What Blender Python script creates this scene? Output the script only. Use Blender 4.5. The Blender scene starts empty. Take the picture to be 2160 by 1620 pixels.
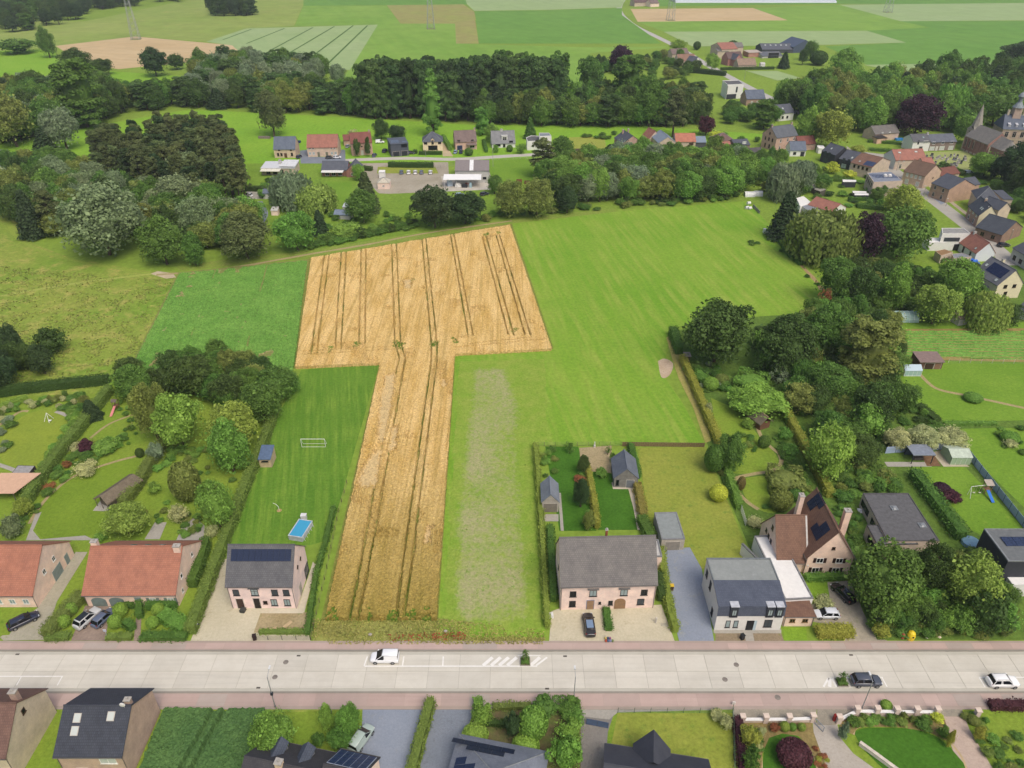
import bpy, math, random
import numpy as np
from mathutils import Vector, Matrix
from mathutils.geometry import tessellate_polygon
rad = math.radians
random.seed(7)
RNG = np.random.default_rng(7)
SC = bpy.context.scene
COL = SC.collection

# ------------------------------------------------------------------ camera, sky, sun, exposure
FPX, TH, CH = 1577.0, rad(32.25), 100.0          # focal length in photo pixels, pitch below the horizon, height above ground
cam_d = bpy.data.cameras.new('camera'); cam = bpy.data.objects.new('camera', cam_d); COL.objects.link(cam)
cam_d.sensor_width = 36; cam_d.lens = FPX / 2160 * 36; cam_d.clip_start = 1; cam_d.clip_end = 20000
cam.location = (0, 0, CH); cam.rotation_euler = (math.pi / 2 - TH, 0, 0)
SC.camera = cam
SUN_EL, SUN_AZ = rad(56), rad(150)               # azimuth measured from +Y towards +X
world = bpy.data.worlds.new('World'); SC.world = world; world.use_nodes = True
wn = world.node_tree; bg = wn.nodes['Background']
sky = wn.nodes.new('ShaderNodeTexSky'); sky.sky_type = 'NISHITA'; sky.sun_disc = False
sky.sun_elevation = SUN_EL; sky.sun_rotation = SUN_AZ
sky.air_density = 1.0; sky.dust_density = 6.0; sky.ozone_density = 1.0
wn.links.new(sky.outputs[0], bg.inputs[0]); bg.inputs[1].default_value = 0.15
sun_d = bpy.data.lights.new('sun', 'SUN'); sun_d.energy = 1.35; sun_d.angle = rad(32); sun_d.color = (1, .95, .87)
sun = bpy.data.objects.new('sun', sun_d); COL.objects.link(sun)
sd = Vector((math.sin(SUN_AZ) * math.cos(SUN_EL), math.cos(SUN_AZ) * math.cos(SUN_EL), math.sin(SUN_EL)))
sun.rotation_euler = sd.to_track_quat('Z', 'Y').to_euler(); sun.location = (0, 0, 200)
SC.view_settings.view_transform = 'Standard'; SC.view_settings.look = 'None'
SC.view_settings.exposure = 0.1; SC.view_settings.gamma = 1

# ------------------------------------------------------------------ survey helpers: photo rows/columns -> metres on the ground
ST, CT = math.sin(TH), math.cos(TH)
def G(px, py, z=0.0):
 u, v = (px - 1080) / FPX, (py - 810) / FPX
 t = (CH - z) / (ST + v * CT)
 return Vector((u * t, (CT - v * ST) * t, z))
def scale_at(p):                                   # photo pixels per metre at a world point
 return FPX / (p.y * CT + (CH - p.z) * ST)
def hgt(Y, row):                                   # height of a point at distance Y seen on a photo row
 v = (row - 810) / FPX
 return CH - Y * (ST + v * CT) / (CT - v * ST)
def bbox_place(x0, y0, x1, y1, clear=0.0):         # photo box -> base point, radius, height
 cx, cy = (x0 + x1) / 2, (y0 + y1) / 2
 z = 3.0
 for _ in range(6):
  P = G(cx, cy, z); s = scale_at(P)
  dlt = math.atan2(CH - z, P.y)
  R = (x1 - x0) / 2 / s; B = (y1 - y0) / 2 / s
  hh = max(B * B - (R * math.sin(dlt)) ** 2, (.36 * R) ** 2) ** .5 / math.cos(dlt)
  z = hh * (1 + clear)
 return Vector((P.x, P.y, 0)), R, 2 * hh * (1 + clear * .5)

# ------------------------------------------------------------------ materials
def L(h):
 h = h.lstrip('#'); o = []
 for i in (0, 2, 4):
  c = int(h[i:i + 2], 16) / 255
  o.append(c / 12.92 if c <= .04045 else ((c + .055) / 1.055) ** 2.4)
 return o
def A(h, k=.78):
 return tuple(min(c * k, .85) for c in L(h)) + (1,)
class NT:
 def __init__(s, name):
  s.m = bpy.data.materials.new(name); s.m.use_nodes = True
  s.t = s.m.node_tree; s.b = s.t.nodes['Principled BSDF']
 def n(s, typ, **kw):
  nd = s.t.nodes.new('ShaderNode' + typ)
  for k, v in kw.items():
   if k in nd.inputs: nd.inputs[k].default_value = v
   else: setattr(nd, k, v)
  return nd
 def l(s, a, b): s.t.links.new(a, b)
 def noise(s, vec, scale, detail=4, rough=.6):
  nd = s.n('TexNoise'); nd.inputs['Scale'].default_value = scale; nd.inputs['Detail'].default_value = detail
  nd.inputs['Roughness'].default_value = rough
  if vec is not None: s.l(vec, nd.inputs['Vector'])
  return nd.outputs['Fac']
 def ramp(s, fac, lo, hi):
  r = s.n('MapRange'); r.inputs[1].default_value = lo; r.inputs[2].default_value = hi
  s.l(fac, r.inputs[0]); return r.outputs[0]
 def mix(s, fac, a, b, typ='MIX'):
  m = s.n('Mix'); m.data_type = 'RGBA'; m.blend_type = typ
  for sock, val in ((m.inputs[0], fac), (m.inputs[6], a), (m.inputs[7], b)):
   if hasattr(val, 'is_linked'): s.l(val, sock)
   else: sock.default_value = val
  return m.outputs[2]
 def math(s, op, a, b=None):
  m = s.n('Math'); m.operation = op
  for i, val in enumerate((a, b)):
   if val is None: continue
   if hasattr(val, 'is_linked'): s.l(val, m.inputs[i])
   else: m.inputs[i].default_value = val
  return m.outputs[0]
 def out(s, col, rough=.85, spec=.25, metal=0):
  if hasattr(col, 'is_linked'): s.l(col, s.b.inputs['Base Color'])
  else: s.b.inputs['Base Color'].default_value = col
  s.b.inputs['Roughness'].default_value = rough
  s.b.inputs['Specular IOR Level'].default_value = spec
  s.b.inputs['Metallic'].default_value = metal
  return s.m
 def bump(s, h, dist, st=1):
  b = s.n('Bump'); b.inputs['Distance'].default_value = dist; b.inputs['Strength'].default_value = st
  s.l(h, b.inputs['Height']); s.l(b.outputs[0], s.b.inputs['Normal'])
def geo(s): return s.n('NewGeometry').outputs['Position']
MC = {}
def cached(f):
 def g(*a):
  k = (f.__name__,) + a
  if k not in MC: MC[k] = f(*a)
  return MC[k]
 return g
@cached
def plain(col, rough=.7, spec=.3, metal=0, var=.12, sc=1.5):
 s = NT('plain_' + col.strip('#')); c = A(col)
 tc = s.n('TexCoord').outputs['Object']
 n = s.ramp(s.noise(tc, sc, 5), .3, .7)
 d = tuple(x * (1 - 2 * var) for x in c[:3]) + (1,); e = tuple(min(x * (1 + var), .9) for x in c[:3]) + (1,)
 return s.out(s.mix(n, d, e), rough, spec, metal)
@cached
def ground(a, b, c='', big=.05, fine=1.3, amt=.35, stripe=0, sdir=0, period=4.0, cthr=.58):
 """grass and soil: two broad tones, a third in patches, fine speckle; optional mowing or drilling lines"""
 s = NT('ground_' + a.strip('#')); p = geo(s)
 n1 = s.ramp(s.noise(p, big, 5, .65), .34, .66)
 col = s.mix(n1, A(a), A(b))
 if c:
  n2 = s.ramp(s.noise(p, big * 4.3, 6, .7), cthr, cthr + .14)
  col = s.mix(n2, col, A(c))
 if stripe:
  mp = s.n('Mapping'); mp.vector_type = 'TEXTURE'; mp.inputs['Rotation'].default_value = (0, 0, sdir); mp.inputs['Scale'].default_value = (period * .4, period * 7, 1); s.l(p, mp.inputs[0])
  w = s.math('MULTIPLY', s.ramp(s.noise(mp.outputs[0], 1, 3, .6), .42, .64), s.ramp(s.noise(p, .3 / period, 3), .25, .6))
  col = s.mix(s.math('MULTIPLY', w, stripe), col, A(c or b), 'MIX')
 f = s.noise(p, fine, 6, .75)
 col = s.mix(1.0, col, s.mix(s.ramp(f, .28, .72), (1 - amt, 1 - amt, 1 - amt, 1), (1 + amt, 1 + amt, 1 + amt, 1)), 'MULTIPLY')
 s.bump(s.noise(p, fine * 3, 4), .12, .6)
 return s.out(col, .95, .1)
@cached
def tiles(col, col2, cw=.3, rh=.34, con=.5, rough=.75, kk=.78):
 """roof tiles or brick courses laid in metres along the face"""
 s = NT('tiles_' + col.strip('#')); uv = s.n('TexCoord').outputs['UV']
 b = s.n('TexBrick'); s.l(uv, b.inputs['Vector']); b.inputs['Scale'].default_value = 1
 b.inputs['Brick Width'].default_value = cw; b.inputs['Row Height'].default_value = rh
 b.inputs['Mortar Size'].default_value = rh * .1; b.inputs['Mortar Smooth'].default_value = .3; b.inputs['Bias'].default_value = 0
 c1, c2 = A(col, kk), A(col2, kk)
 if kk > 1:
  g = lambda c: tuple(min(.3 * sum(c[:3]) / 3 + .7 * x, .82) for x in c[:3]) + (1,)
  c1, c2 = g(c1), g(c2)
 b.inputs['Color1'].default_value = c1; b.inputs['Color2'].default_value = c2
 b.inputs['Mortar'].default_value = tuple(x * (1 - con) for x in c1[:3]) + (1,)
 n = s.ramp(s.noise(uv, .45, 6, .7), .3, .7)
 c = s.mix(1.0, b.outputs[0], s.mix(n, (.76, .76, .79, 1), (1.17, 1.15, 1.12, 1)), 'MULTIPLY')
 n2 = s.ramp(s.noise(uv, 2.6, 5, .8), .55, .75)
 c = s.mix(s.math('MULTIPLY', n2, .25), c, tuple(x * .6 + .05 for x in c1[:3]) + (1,))
 s.bump(b.outputs[1], .02, -.6)
 return s.out(c, rough, .3)
def brick(col, col2): return tiles(col, col2, .22, .075, .12, .9, 1.22)
@cached
def concrete(a, b, amt=.1, sc=.3):
 s = NT('concrete_' + a.strip('#')); p = geo(s); oi = s.n('ObjectInfo')
 n = s.ramp(s.noise(p, sc, 7, .7), .3, .7)
 c = s.mix(n, A(a), A(b))
 mp = s.n('Mapping'); mp.inputs['Scale'].default_value = (.05, 1.3, 1); s.l(p, mp.inputs[0])
 st = s.ramp(s.noise(mp.outputs[0], 1.0, 4), .5, .75)
 c = s.mix(s.math('MULTIPLY', st, .3), c, tuple(x * .6 for x in A(a)[:3]) + (1,))
 sp = s.ramp(s.noise(p, 1.7, 5, .8), .62, .78)
 c = s.mix(s.math('MULTIPLY', sp, .22), c, tuple(x * .5 for x in A(a)[:3]) + (1,))
 k = s.n('CombineXYZ'); v = s.ramp(oi.outputs['Random'], 0, 1)
 r = s.n('MapRange'); r.inputs[3].default_value = 1 - amt; r.inputs[4].default_value = 1 + amt; s.l(oi.outputs['Random'], r.inputs[0])
 for i in range(3): s.l(r.outputs[0], k.inputs[i])
 c = s.mix(1.0, c, k.outputs[0], 'MULTIPLY')
 return s.out(c, .9, .2)
@cached
def foliage(rough=.6):
 """leaf colour from the plant's own object colour, varied leaf by leaf"""
 s = NT('foliage'); oc = s.n('ObjectInfo').outputs['Color']
 at = s.n('Attribute'); at.attribute_name = 'lv'
 lv = at.outputs['Fac']
 c = s.mix(lv, (.52, .55, .5, 1), (1.5, 1.42, 1.3, 1))
 c = s.mix(1.0, oc, c, 'MULTIPLY')
 h = s.n('HueSaturation'); s.l(c, h.inputs['Color']); h.inputs['Saturation'].default_value = .93
 hr = s.n('MapRange'); hr.inputs[3].default_value = .488; hr.inputs[4].default_value = .51
 s.l(s.n('ObjectInfo').outputs['Random'], hr.inputs[0]); s.l(hr.outputs[0], h.inputs['Hue'])
 s.out(h.outputs[0], rough, .18)
 tr = s.n('BsdfTranslucent'); s.l(h.outputs[0], tr.inputs[0])
 mx = s.n('MixShader'); mx.inputs[0].default_value = .3
 s.l(s.b.outputs[0], mx.inputs[1]); s.l(tr.outputs[0], mx.inputs[2])
 s.l(mx.outputs[0], s.t.nodes['Material Output'].inputs[0])
 return s.m
@cached
def tinted(rough=.3, spec=.5, coat=0.0):
 """paint or plaster whose colour is the object's own colour"""
 s = NT('tinted_paint'); s.l(s.n('ObjectInfo').outputs['Color'], s.b.inputs['Base Color'])
 s.b.inputs['Roughness'].default_value = rough; s.b.inputs['Specular IOR Level'].default_value = spec
 s.b.inputs['Coat Weight'].default_value = coat
 return s.m
@cached
def glass(col='#20262c', rough=.08):
 s = NT('glass_' + col.strip('#')); return s.out(A(col), max(rough, .12), .35)
@cached
def cropmat(kind):
 s = NT('crop_' + kind); p = geo(s)
 at = s.n('Attribute'); at.attribute_name = 'w'; w = at.outputs['Fac']
 if kind == 'wheat':
  mp = s.n('Mapping'); mp.inputs['Scale'].default_value = (.32, .05, 1); mp.inputs['Rotation'].default_value = (0, 0, rad(4)); s.l(p, mp.inputs[0])
  n = s.ramp(s.noise(mp.outputs[0], 1, 5, .65), .36, .66)
  c = s.mix(n, A('#e0c286'), A('#c8a762'))
  sep = s.n('SeparateXYZ'); s.l(p, sep.inputs[0])
  c = s.mix(s.math('MULTIPLY', s.ramp(sep.outputs[1], 128, 84), .85), c, s.mix(n, A('#a08d40'), A('#78722c')))
  mq = s.n('Mapping'); mq.inputs['Scale'].default_value = (1.9, .03, 1); mq.inputs['Rotation'].default_value = (0, 0, rad(6)); s.l(p, mq.inputs[0])
  c = s.mix(s.math('MULTIPLY', s.ramp(s.noise(mq.outputs[0], 1, 2), .5, .66), .42), c, A('#95803f'))
  n3 = s.ramp(s.noise(p, .5, 5, .7), .55, .75); c = s.mix(s.math('MULTIPLY', n3, .35), c, A('#a8853c'))
  c = s.mix(s.ramp(w, .15, .5), c, A('#5f7d2a'))
  c = s.mix(s.ramp(w, -.2, -.8), c, A('#d3b985'))
  f = s.noise(p, 2.2, 7, .9); am = .62
 elif kind == 'potato':
  n = s.ramp(s.noise(p, .12, 5, .65), .3, .7)
  c = s.mix(n, A('#618f3c'), A('#78a24a'))
  c = s.mix(s.ramp(w, .15, .55), c, A('#a99a72'))
  f = s.noise(p, 1.5, 7, .9); am = .75
 elif kind == 'thin':
  n = s.ramp(s.noise(p, .25, 6, .75), .35, .65)
  c = s.mix(n, A('#7fa236'), A('#96a84a'))
  q = s.math('ADD', s.noise(p, .75, 7, .8), s.math('MULTIPLY', w, .42))
  c = s.mix(s.ramp(q, .7, .98), c, A('#aaa878'))
  c = s.mix(s.math('MULTIPLY', s.ramp(s.noise(p, 1.3, 5, .8), .56, .68), w), c, A('#6f9636'))
  f = s.noise(p, 2.0, 6, .8); am = .25
 else:
  n = s.ramp(s.noise(p, .2, 5, .65), .3, .7)
  c = s.mix(n, A('#4a6b3c'), A('#5d7d46'))
  f = s.noise(p, 3.5, 7, .85); am = .5
 c = s.mix(1.0, c, s.mix(s.ramp(f, .3, .7), (1 - am, 1 - am, 1 - am, 1), (1 + am, 1 + am, 1 + am, 1)), 'MULTIPLY')
 return s.out(c, .9, .1)

# ------------------------------------------------------------------ mesh helpers
class MB:
 def __init__(s): s.v = []; s.f = []
 def poly(s, pts):
  i = len(s.v); s.v += [tuple(p) for p in pts]; s.f.append(tuple(range(i, i + len(pts))))
  return s
 def box(s, x0, y0, z0, x1, y1, z1):
  i = len(s.v)
  s.v += [(x0, y0, z0), (x1, y0, z0), (x1, y1, z0), (x0, y1, z0), (x0, y0, z1), (x1, y0, z1), (x1, y1, z1), (x0, y1, z1)]
  s.f += [tuple(i + k for k in q) for q in ((0, 3, 2, 1), (4, 5, 6, 7), (0, 1, 5, 4), (1, 2, 6, 5), (2, 3, 7, 6), (3, 0, 4, 7))]
  return s
 def prism(s, pts, z0, z1):                     # footprint (ccw) swept upwards
  n = len(pts); i = len(s.v)
  a = sum(pts[k][0] * pts[(k + 1) % n][1] - pts[(k + 1) % n][0] * pts[k][1] for k in range(n))
  if a < 0: pts = pts[::-1]
  s.v += [(p[0], p[1], z0) for p in pts] + [(p[0], p[1], z1) for p in pts]
  s.f.append(tuple(range(i + n - 1, i - 1, -1))); s.f.append(tuple(range(i + n, i + 2 * n)))
  for k in range(n): s.f.append((i + k, i + (k + 1) % n, i + n + (k + 1) % n, i + n + k))
  return s
 def sweepx(s, prof, x0, x1):                   # profile of (y, z) points swept along x
  n = len(prof); i = len(s.v)
  s.v += [(x0, p[0], p[1]) for p in prof] + [(x1, p[0], p[1]) for p in prof]
  s.f.append(tuple(range(i, i + n))); s.f.append(tuple(range(i + 2 * n - 1, i + n - 1, -1)))
  for k in range(n): s.f.append((i + k, i + n + k, i + n + (k + 1) % n, i + (k + 1) % n))
  return s
 def tube(s, p, q, r, r2=None, n=6):
  r2 = r if r2 is None else r2; p, q = Vector(p), Vector(q); d = (q - p).normalized()
  a = d.orthogonal().normalized(); b = d.cross(a); i = len(s.v)
  for k in range(n):
   t = 2 * math.pi * k / n; o = a * math.cos(t) + b * math.sin(t)
   s.v.append(tuple(p + o * r)); s.v.append(tuple(q + o * r2))
  for k in range(n):
   j = (k + 1) % n; s.f.append((i + 2 * k, i + 2 * j, i + 2 * j + 1, i + 2 * k + 1))
  s.f.append(tuple(i + 2 * k for k in range(n))[::-1]); s.f.append(tuple(i + 2 * k + 1 for k in range(n)))
  return s
 def slab(s, a, b, c, d, th):                   # sloping slab: four top corners, thickness downwards
  i = len(s.v)
  for p in (a, b, c, d): s.v.append(tuple(p))
  for p in (a, b, c, d): s.v.append((p[0], p[1], p[2] - th))
  s.f += [tuple(i + k for k in q) for q in ((0, 1, 2, 3), (7, 6, 5, 4), (0, 4, 5, 1), (1, 5, 6, 2), (2, 6, 7, 3), (3, 7, 4, 0))]
  return s
 def ball(s, c, rx, ry, rz, nu=10, nv=6):
  i = len(s.v)
  for a in range(nv + 1):
   t = math.pi * a / nv
   for b in range(nu):
    p = 2 * math.pi * b / nu
    s.v.append((c[0] + rx * math.sin(t) * math.cos(p), c[1] + ry * math.sin(t) * math.sin(p), c[2] - rz * math.cos(t)))
  for a in range(nv):
   for b in range(nu):
    s.f.append((i + a * nu + b, i + a * nu + (b + 1) % nu, i + (a + 1) * nu + (b + 1) % nu, i + (a + 1) * nu + b))
  return s
 def mesh(s, name, mat, smooth=False):
  me = bpy.data.meshes.new(name); me.from_pydata(s.v, [], s.f)
  uv = me.uv_layers.new(name='UVMap'); data = []
  for p in me.polygons:
   n = p.normal
   h = Vector((-n.y, n.x, 0)) if abs(n.z) < .999 else Vector((1, 0, 0))
   h.normalize(); u = n.cross(h)
   for vi in p.vertices:
    co = me.vertices[vi].co; data += [co.dot(h), co.dot(u)]
  uv.data.foreach_set('uv', data)
  if smooth: me.polygons.foreach_set('use_smooth', [True] * len(me.polygons))
  me.materials.append(mat); return me
 def obj(s, name, mat, parent=None, loc=None, rz=0, color=None, smooth=False):
  return link(name, s.mesh(name, mat, smooth), parent, loc, rz, color)
def link(name, me, parent=None, loc=None, rz=0, color=None, sc=None):
 o = bpy.data.objects.new(name, me); COL.objects.link(o)
 if parent is not None: o.parent = parent
 if loc is not None: o.location = loc
 if rz: o.rotation_euler = (0, 0, rz)
 if color is not None: o.color = color
 if sc is not None: o.scale = sc
 return o
def tag(o, label=None, cat=None, group=None, kind=None):
 if label: o['label'] = label
 if cat: o['category'] = cat
 if group: o['group'] = group
 if kind: o['kind'] = kind
 return o
def thing(name, label, cat, loc=(0, 0, 0), rz=0, group=None):
 o = bpy.data.objects.new(name, None); COL.objects.link(o); o.location = loc; o.rotation_euler = (0, 0, rz)
 o.empty_display_size = .5
 return tag(o, label, cat, group)
ZL = [0.02]
def sheet(name, px, mat, z=None, world=False, kind='structure', label=None, parent=None):
 """a flat piece of ground given by its corners; each new sheet lies a little above the one before"""
 if z is None: ZL[0] += .004; z = ZL[0]
 P = [(p[0], p[1]) for p in px] if world else [G(*p).to_tuple()[:2] for p in px]
 tri = tessellate_polygon([[Vector((p[0], p[1], 0)) for p in P]])
 v = [(p[0], p[1], z) for p in P]; f = []
 for t in tri:
  a, b, c = (Vector(v[i]) for i in t)
  f.append(tuple(t) if (b - a).cross(c - a).z > 0 else tuple(t)[::-1])
 me = bpy.data.meshes.new(name); me.from_pydata(v, [], f); me.materials.append(mat)
 o = link(name, me, parent)
 if parent is None: tag(o, label, kind=kind)
 return o
def smooth_path(pts, n=6):
 out = []; m = len(pts)
 for i in range(m - 1):
  p0, p1, p2, p3 = (np.array(pts[max(0, min(m - 1, i + k))], float) for k in (-1, 0, 1, 2))
  for t in np.linspace(0, 1, n, endpoint=False):
   out.append(.5 * (2 * p1 + (p2 - p0) * t + (2 * p0 - 5 * p1 + 4 * p2 - p3) * t * t + (3 * p1 - p0 - 3 * p2 + p3) * t ** 3))
 out.append(np.array(pts[-1], float)); return out
def ribbon(name, px, width, mat, z=None, smooth=True, label=None, jitter=0, parent=None):
 if z is None: ZL[0] += .004; z = ZL[0]
 P = [np.array(G(*p)[:2]) for p in px]
 if smooth: P = smooth_path(P)
 v = []; f = []
 for i, p in enumerate(P):
  d = P[min(i + 1, len(P) - 1)] - P[max(i - 1, 0)]; d = d / (np.linalg.norm(d) + 1e-9); n = np.array((-d[1], d[0]))
  w = width / 2 * (1 + jitter * random.uniform(-1, 1))
  v += [(*(p + n * w), z), (*(p - n * w), z)]
  if i: k = 2 * i; f.append((k - 1, k + 1, k, k - 2))
 me = bpy.data.meshes.new(name); me.from_pydata(v, [], f); me.materials.append(mat)
 o = link(name, me, parent)
 if parent is None: tag(o, label, kind='structure')
 return o
def inside(P, poly):
 x, y = P[:, 0], P[:, 1]; r = np.zeros(len(P), bool); n = len(poly)
 for i in range(n):
  x1, y1 = poly[i]; x2, y2 = poly[(i + 1) % n]
  c = ((y1 > y) != (y2 > y)) & (x < (x2 - x1) * (y - y1) / (y2 - y1 + 1e-12) + x1); r ^= c
 return r
def segdist(P, a, b):
 a, b = np.array(a), np.array(b); d = b - a
 t = np.clip(((P - a) @ d) / (d @ d), 0, 1); return np.linalg.norm(P - (a + t[:, None] * d), axis=1)
def vnoise(P, scale, seed=0):                      # cheap value noise on the plane
 q = P * scale; i = np.floor(q).astype(int); f = q - i; f = f * f * (3 - 2 * f)
 def h(a, b):
  n = (a * 374761393 + b * 668265263 + seed * 974711) & 0x7fffffff
  n = ((n ^ (n >> 13)) * 1274126177) & 0x7fffffff
  return (n & 0xffff) / 65535.0
 x, y = i[:, 0], i[:, 1]
 return (h(x, y) * (1 - f[:, 0]) + h(x + 1, y) * f[:, 0]) * (1 - f[:, 1]) + (h(x, y + 1) * (1 - f[:, 0]) + h(x + 1, y + 1) * f[:, 0]) * f[:, 1]
def crop(name, px, res, hfun, mat, label, zc=.4):
 """a standing crop: a fine relief of its canopy with the cut edge dropping to the soil"""
 poly = [tuple(G(*p, zc)[:2]) for p in px]
 xs = [p[0] for p in poly]; ys = [p[1] for p in poly]
 X = np.arange(min(xs) - res, max(xs) + 2 * res, res); Y = np.arange(min(ys) - res, max(ys) + 2 * res, res)
 gx, gy = np.meshgrid(X, Y); P = np.stack([gx.ravel(), gy.ravel()], 1)
 P = P + RNG.uniform(-.28, .28, P.shape) * res
 m = inside(P, poly).reshape(gx.shape)
 hz, w = hfun(P, poly)
 nx = len(X); q = m[:-1, :-1] & m[1:, :-1] & m[:-1, 1:] & m[1:, 1:]
 jj, ii = np.nonzero(q); base = jj * nx + ii
 F = np.stack([base, base + 1, base + nx + 1, base + nx], 1)
 E = {}
 for k in range(4):
  a, b = F[:, k], F[:, (k + 1) % 4]
  for x, y in zip(a.tolist(), b.tolist()):
   if (y, x) in E: del E[(y, x)]
   else: E[(x, y)] = 1
 used = np.unique(F); mp = -np.ones(len(P), int); mp[used] = np.arange(len(used))
 V = np.column_stack([P[used], hz[used]]).tolist(); W = w[used].tolist(); FF = mp[F].tolist()
 for (a, b) in E:
  a, b = int(mp[a]), int(mp[b]); k = len(V)
  V += [(V[a][0], V[a][1], .01), (V[b][0], V[b][1], .01)]; W += [W[a], W[b]]
  FF.append((b, a, k, k + 1))
 me = bpy.data.meshes.new(name); me.from_pydata(V, [], FF)
 at = me.attributes.new('w', 'FLOAT', 'POINT'); at.data.foreach_set('value', np.array(W, np.float32))
 me.materials.append(mat)
 return tag(link(name, me), label, kind='stuff')
# ------------------------------------------------------------------ vegetation
def quads_mesh(name, Q, lv, mat):
 n = len(Q); me = bpy.data.meshes.new(name)
 me.vertices.add(4 * n); me.loops.add(4 * n); me.polygons.add(n)
 me.vertices.foreach_set('co', Q.reshape(-1).astype(np.float32))
 me.loops.foreach_set('vertex_index', np.arange(4 * n, dtype=np.int32))
 me.polygons.foreach_set('loop_start', np.arange(0, 4 * n, 4, dtype=np.int32))
 me.polygons.foreach_set('loop_total', np.full(n, 4, dtype=np.int32))
 me.update(calc_edges=True)
 a = me.attributes.new('lv', 'FLOAT', 'FACE'); a.data.foreach_set('value', lv.astype(np.float32))
 me.materials.append(mat); return me
def norm(a): return a / (np.linalg.norm(a, axis=1, keepdims=True) + 1e-9)
ZS = [1.0]
def leaves(C, N, size, flop=.75, droop=0, asp=1.25):
 """one small bent-over quad per leaf spray at points C facing about N"""
 n = len(C)
 N = norm(N + RNG.normal(0, flop, (n, 3)))
 T = norm(np.cross(N, RNG.normal(0, 1, (n, 3)))); B = np.cross(N, T)
 if droop: T = norm(T + np.array([0, 0, -droop])); B = norm(np.cross(N, T))
 s = np.asarray(size) * RNG.uniform(.6, 1.35, n); s = s[:, None]
 k = np.array([1, 1, ZS[0]]); a = T * s * asp * .5 * k; b = B * s * .5 * k
 return np.stack([C - a, C - b * .9, C + a, C + b * .9], 1)
def sph(n): return norm(RNG.normal(0, 1, (n, 3)))
def core_quads(rx, z0, z1, k=.72):
 nu, nv = 12, 8; Q = []
 def pt(a, b):
  t = math.pi * a / nv; p = 2 * math.pi * b / nu
  return (rx * k * math.sin(t) * math.cos(p), rx * k * math.sin(t) * math.sin(p), (z0 + z1) / 2 - (z1 - z0) / 2 * k * math.cos(t))
 for a in range(nv):
  for b in range(nu): Q.append([pt(a, b), pt(a, b + 1), pt(a + 1, b + 1), pt(a + 1, b)])
 return np.array(Q)
PROTO = {}
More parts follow.
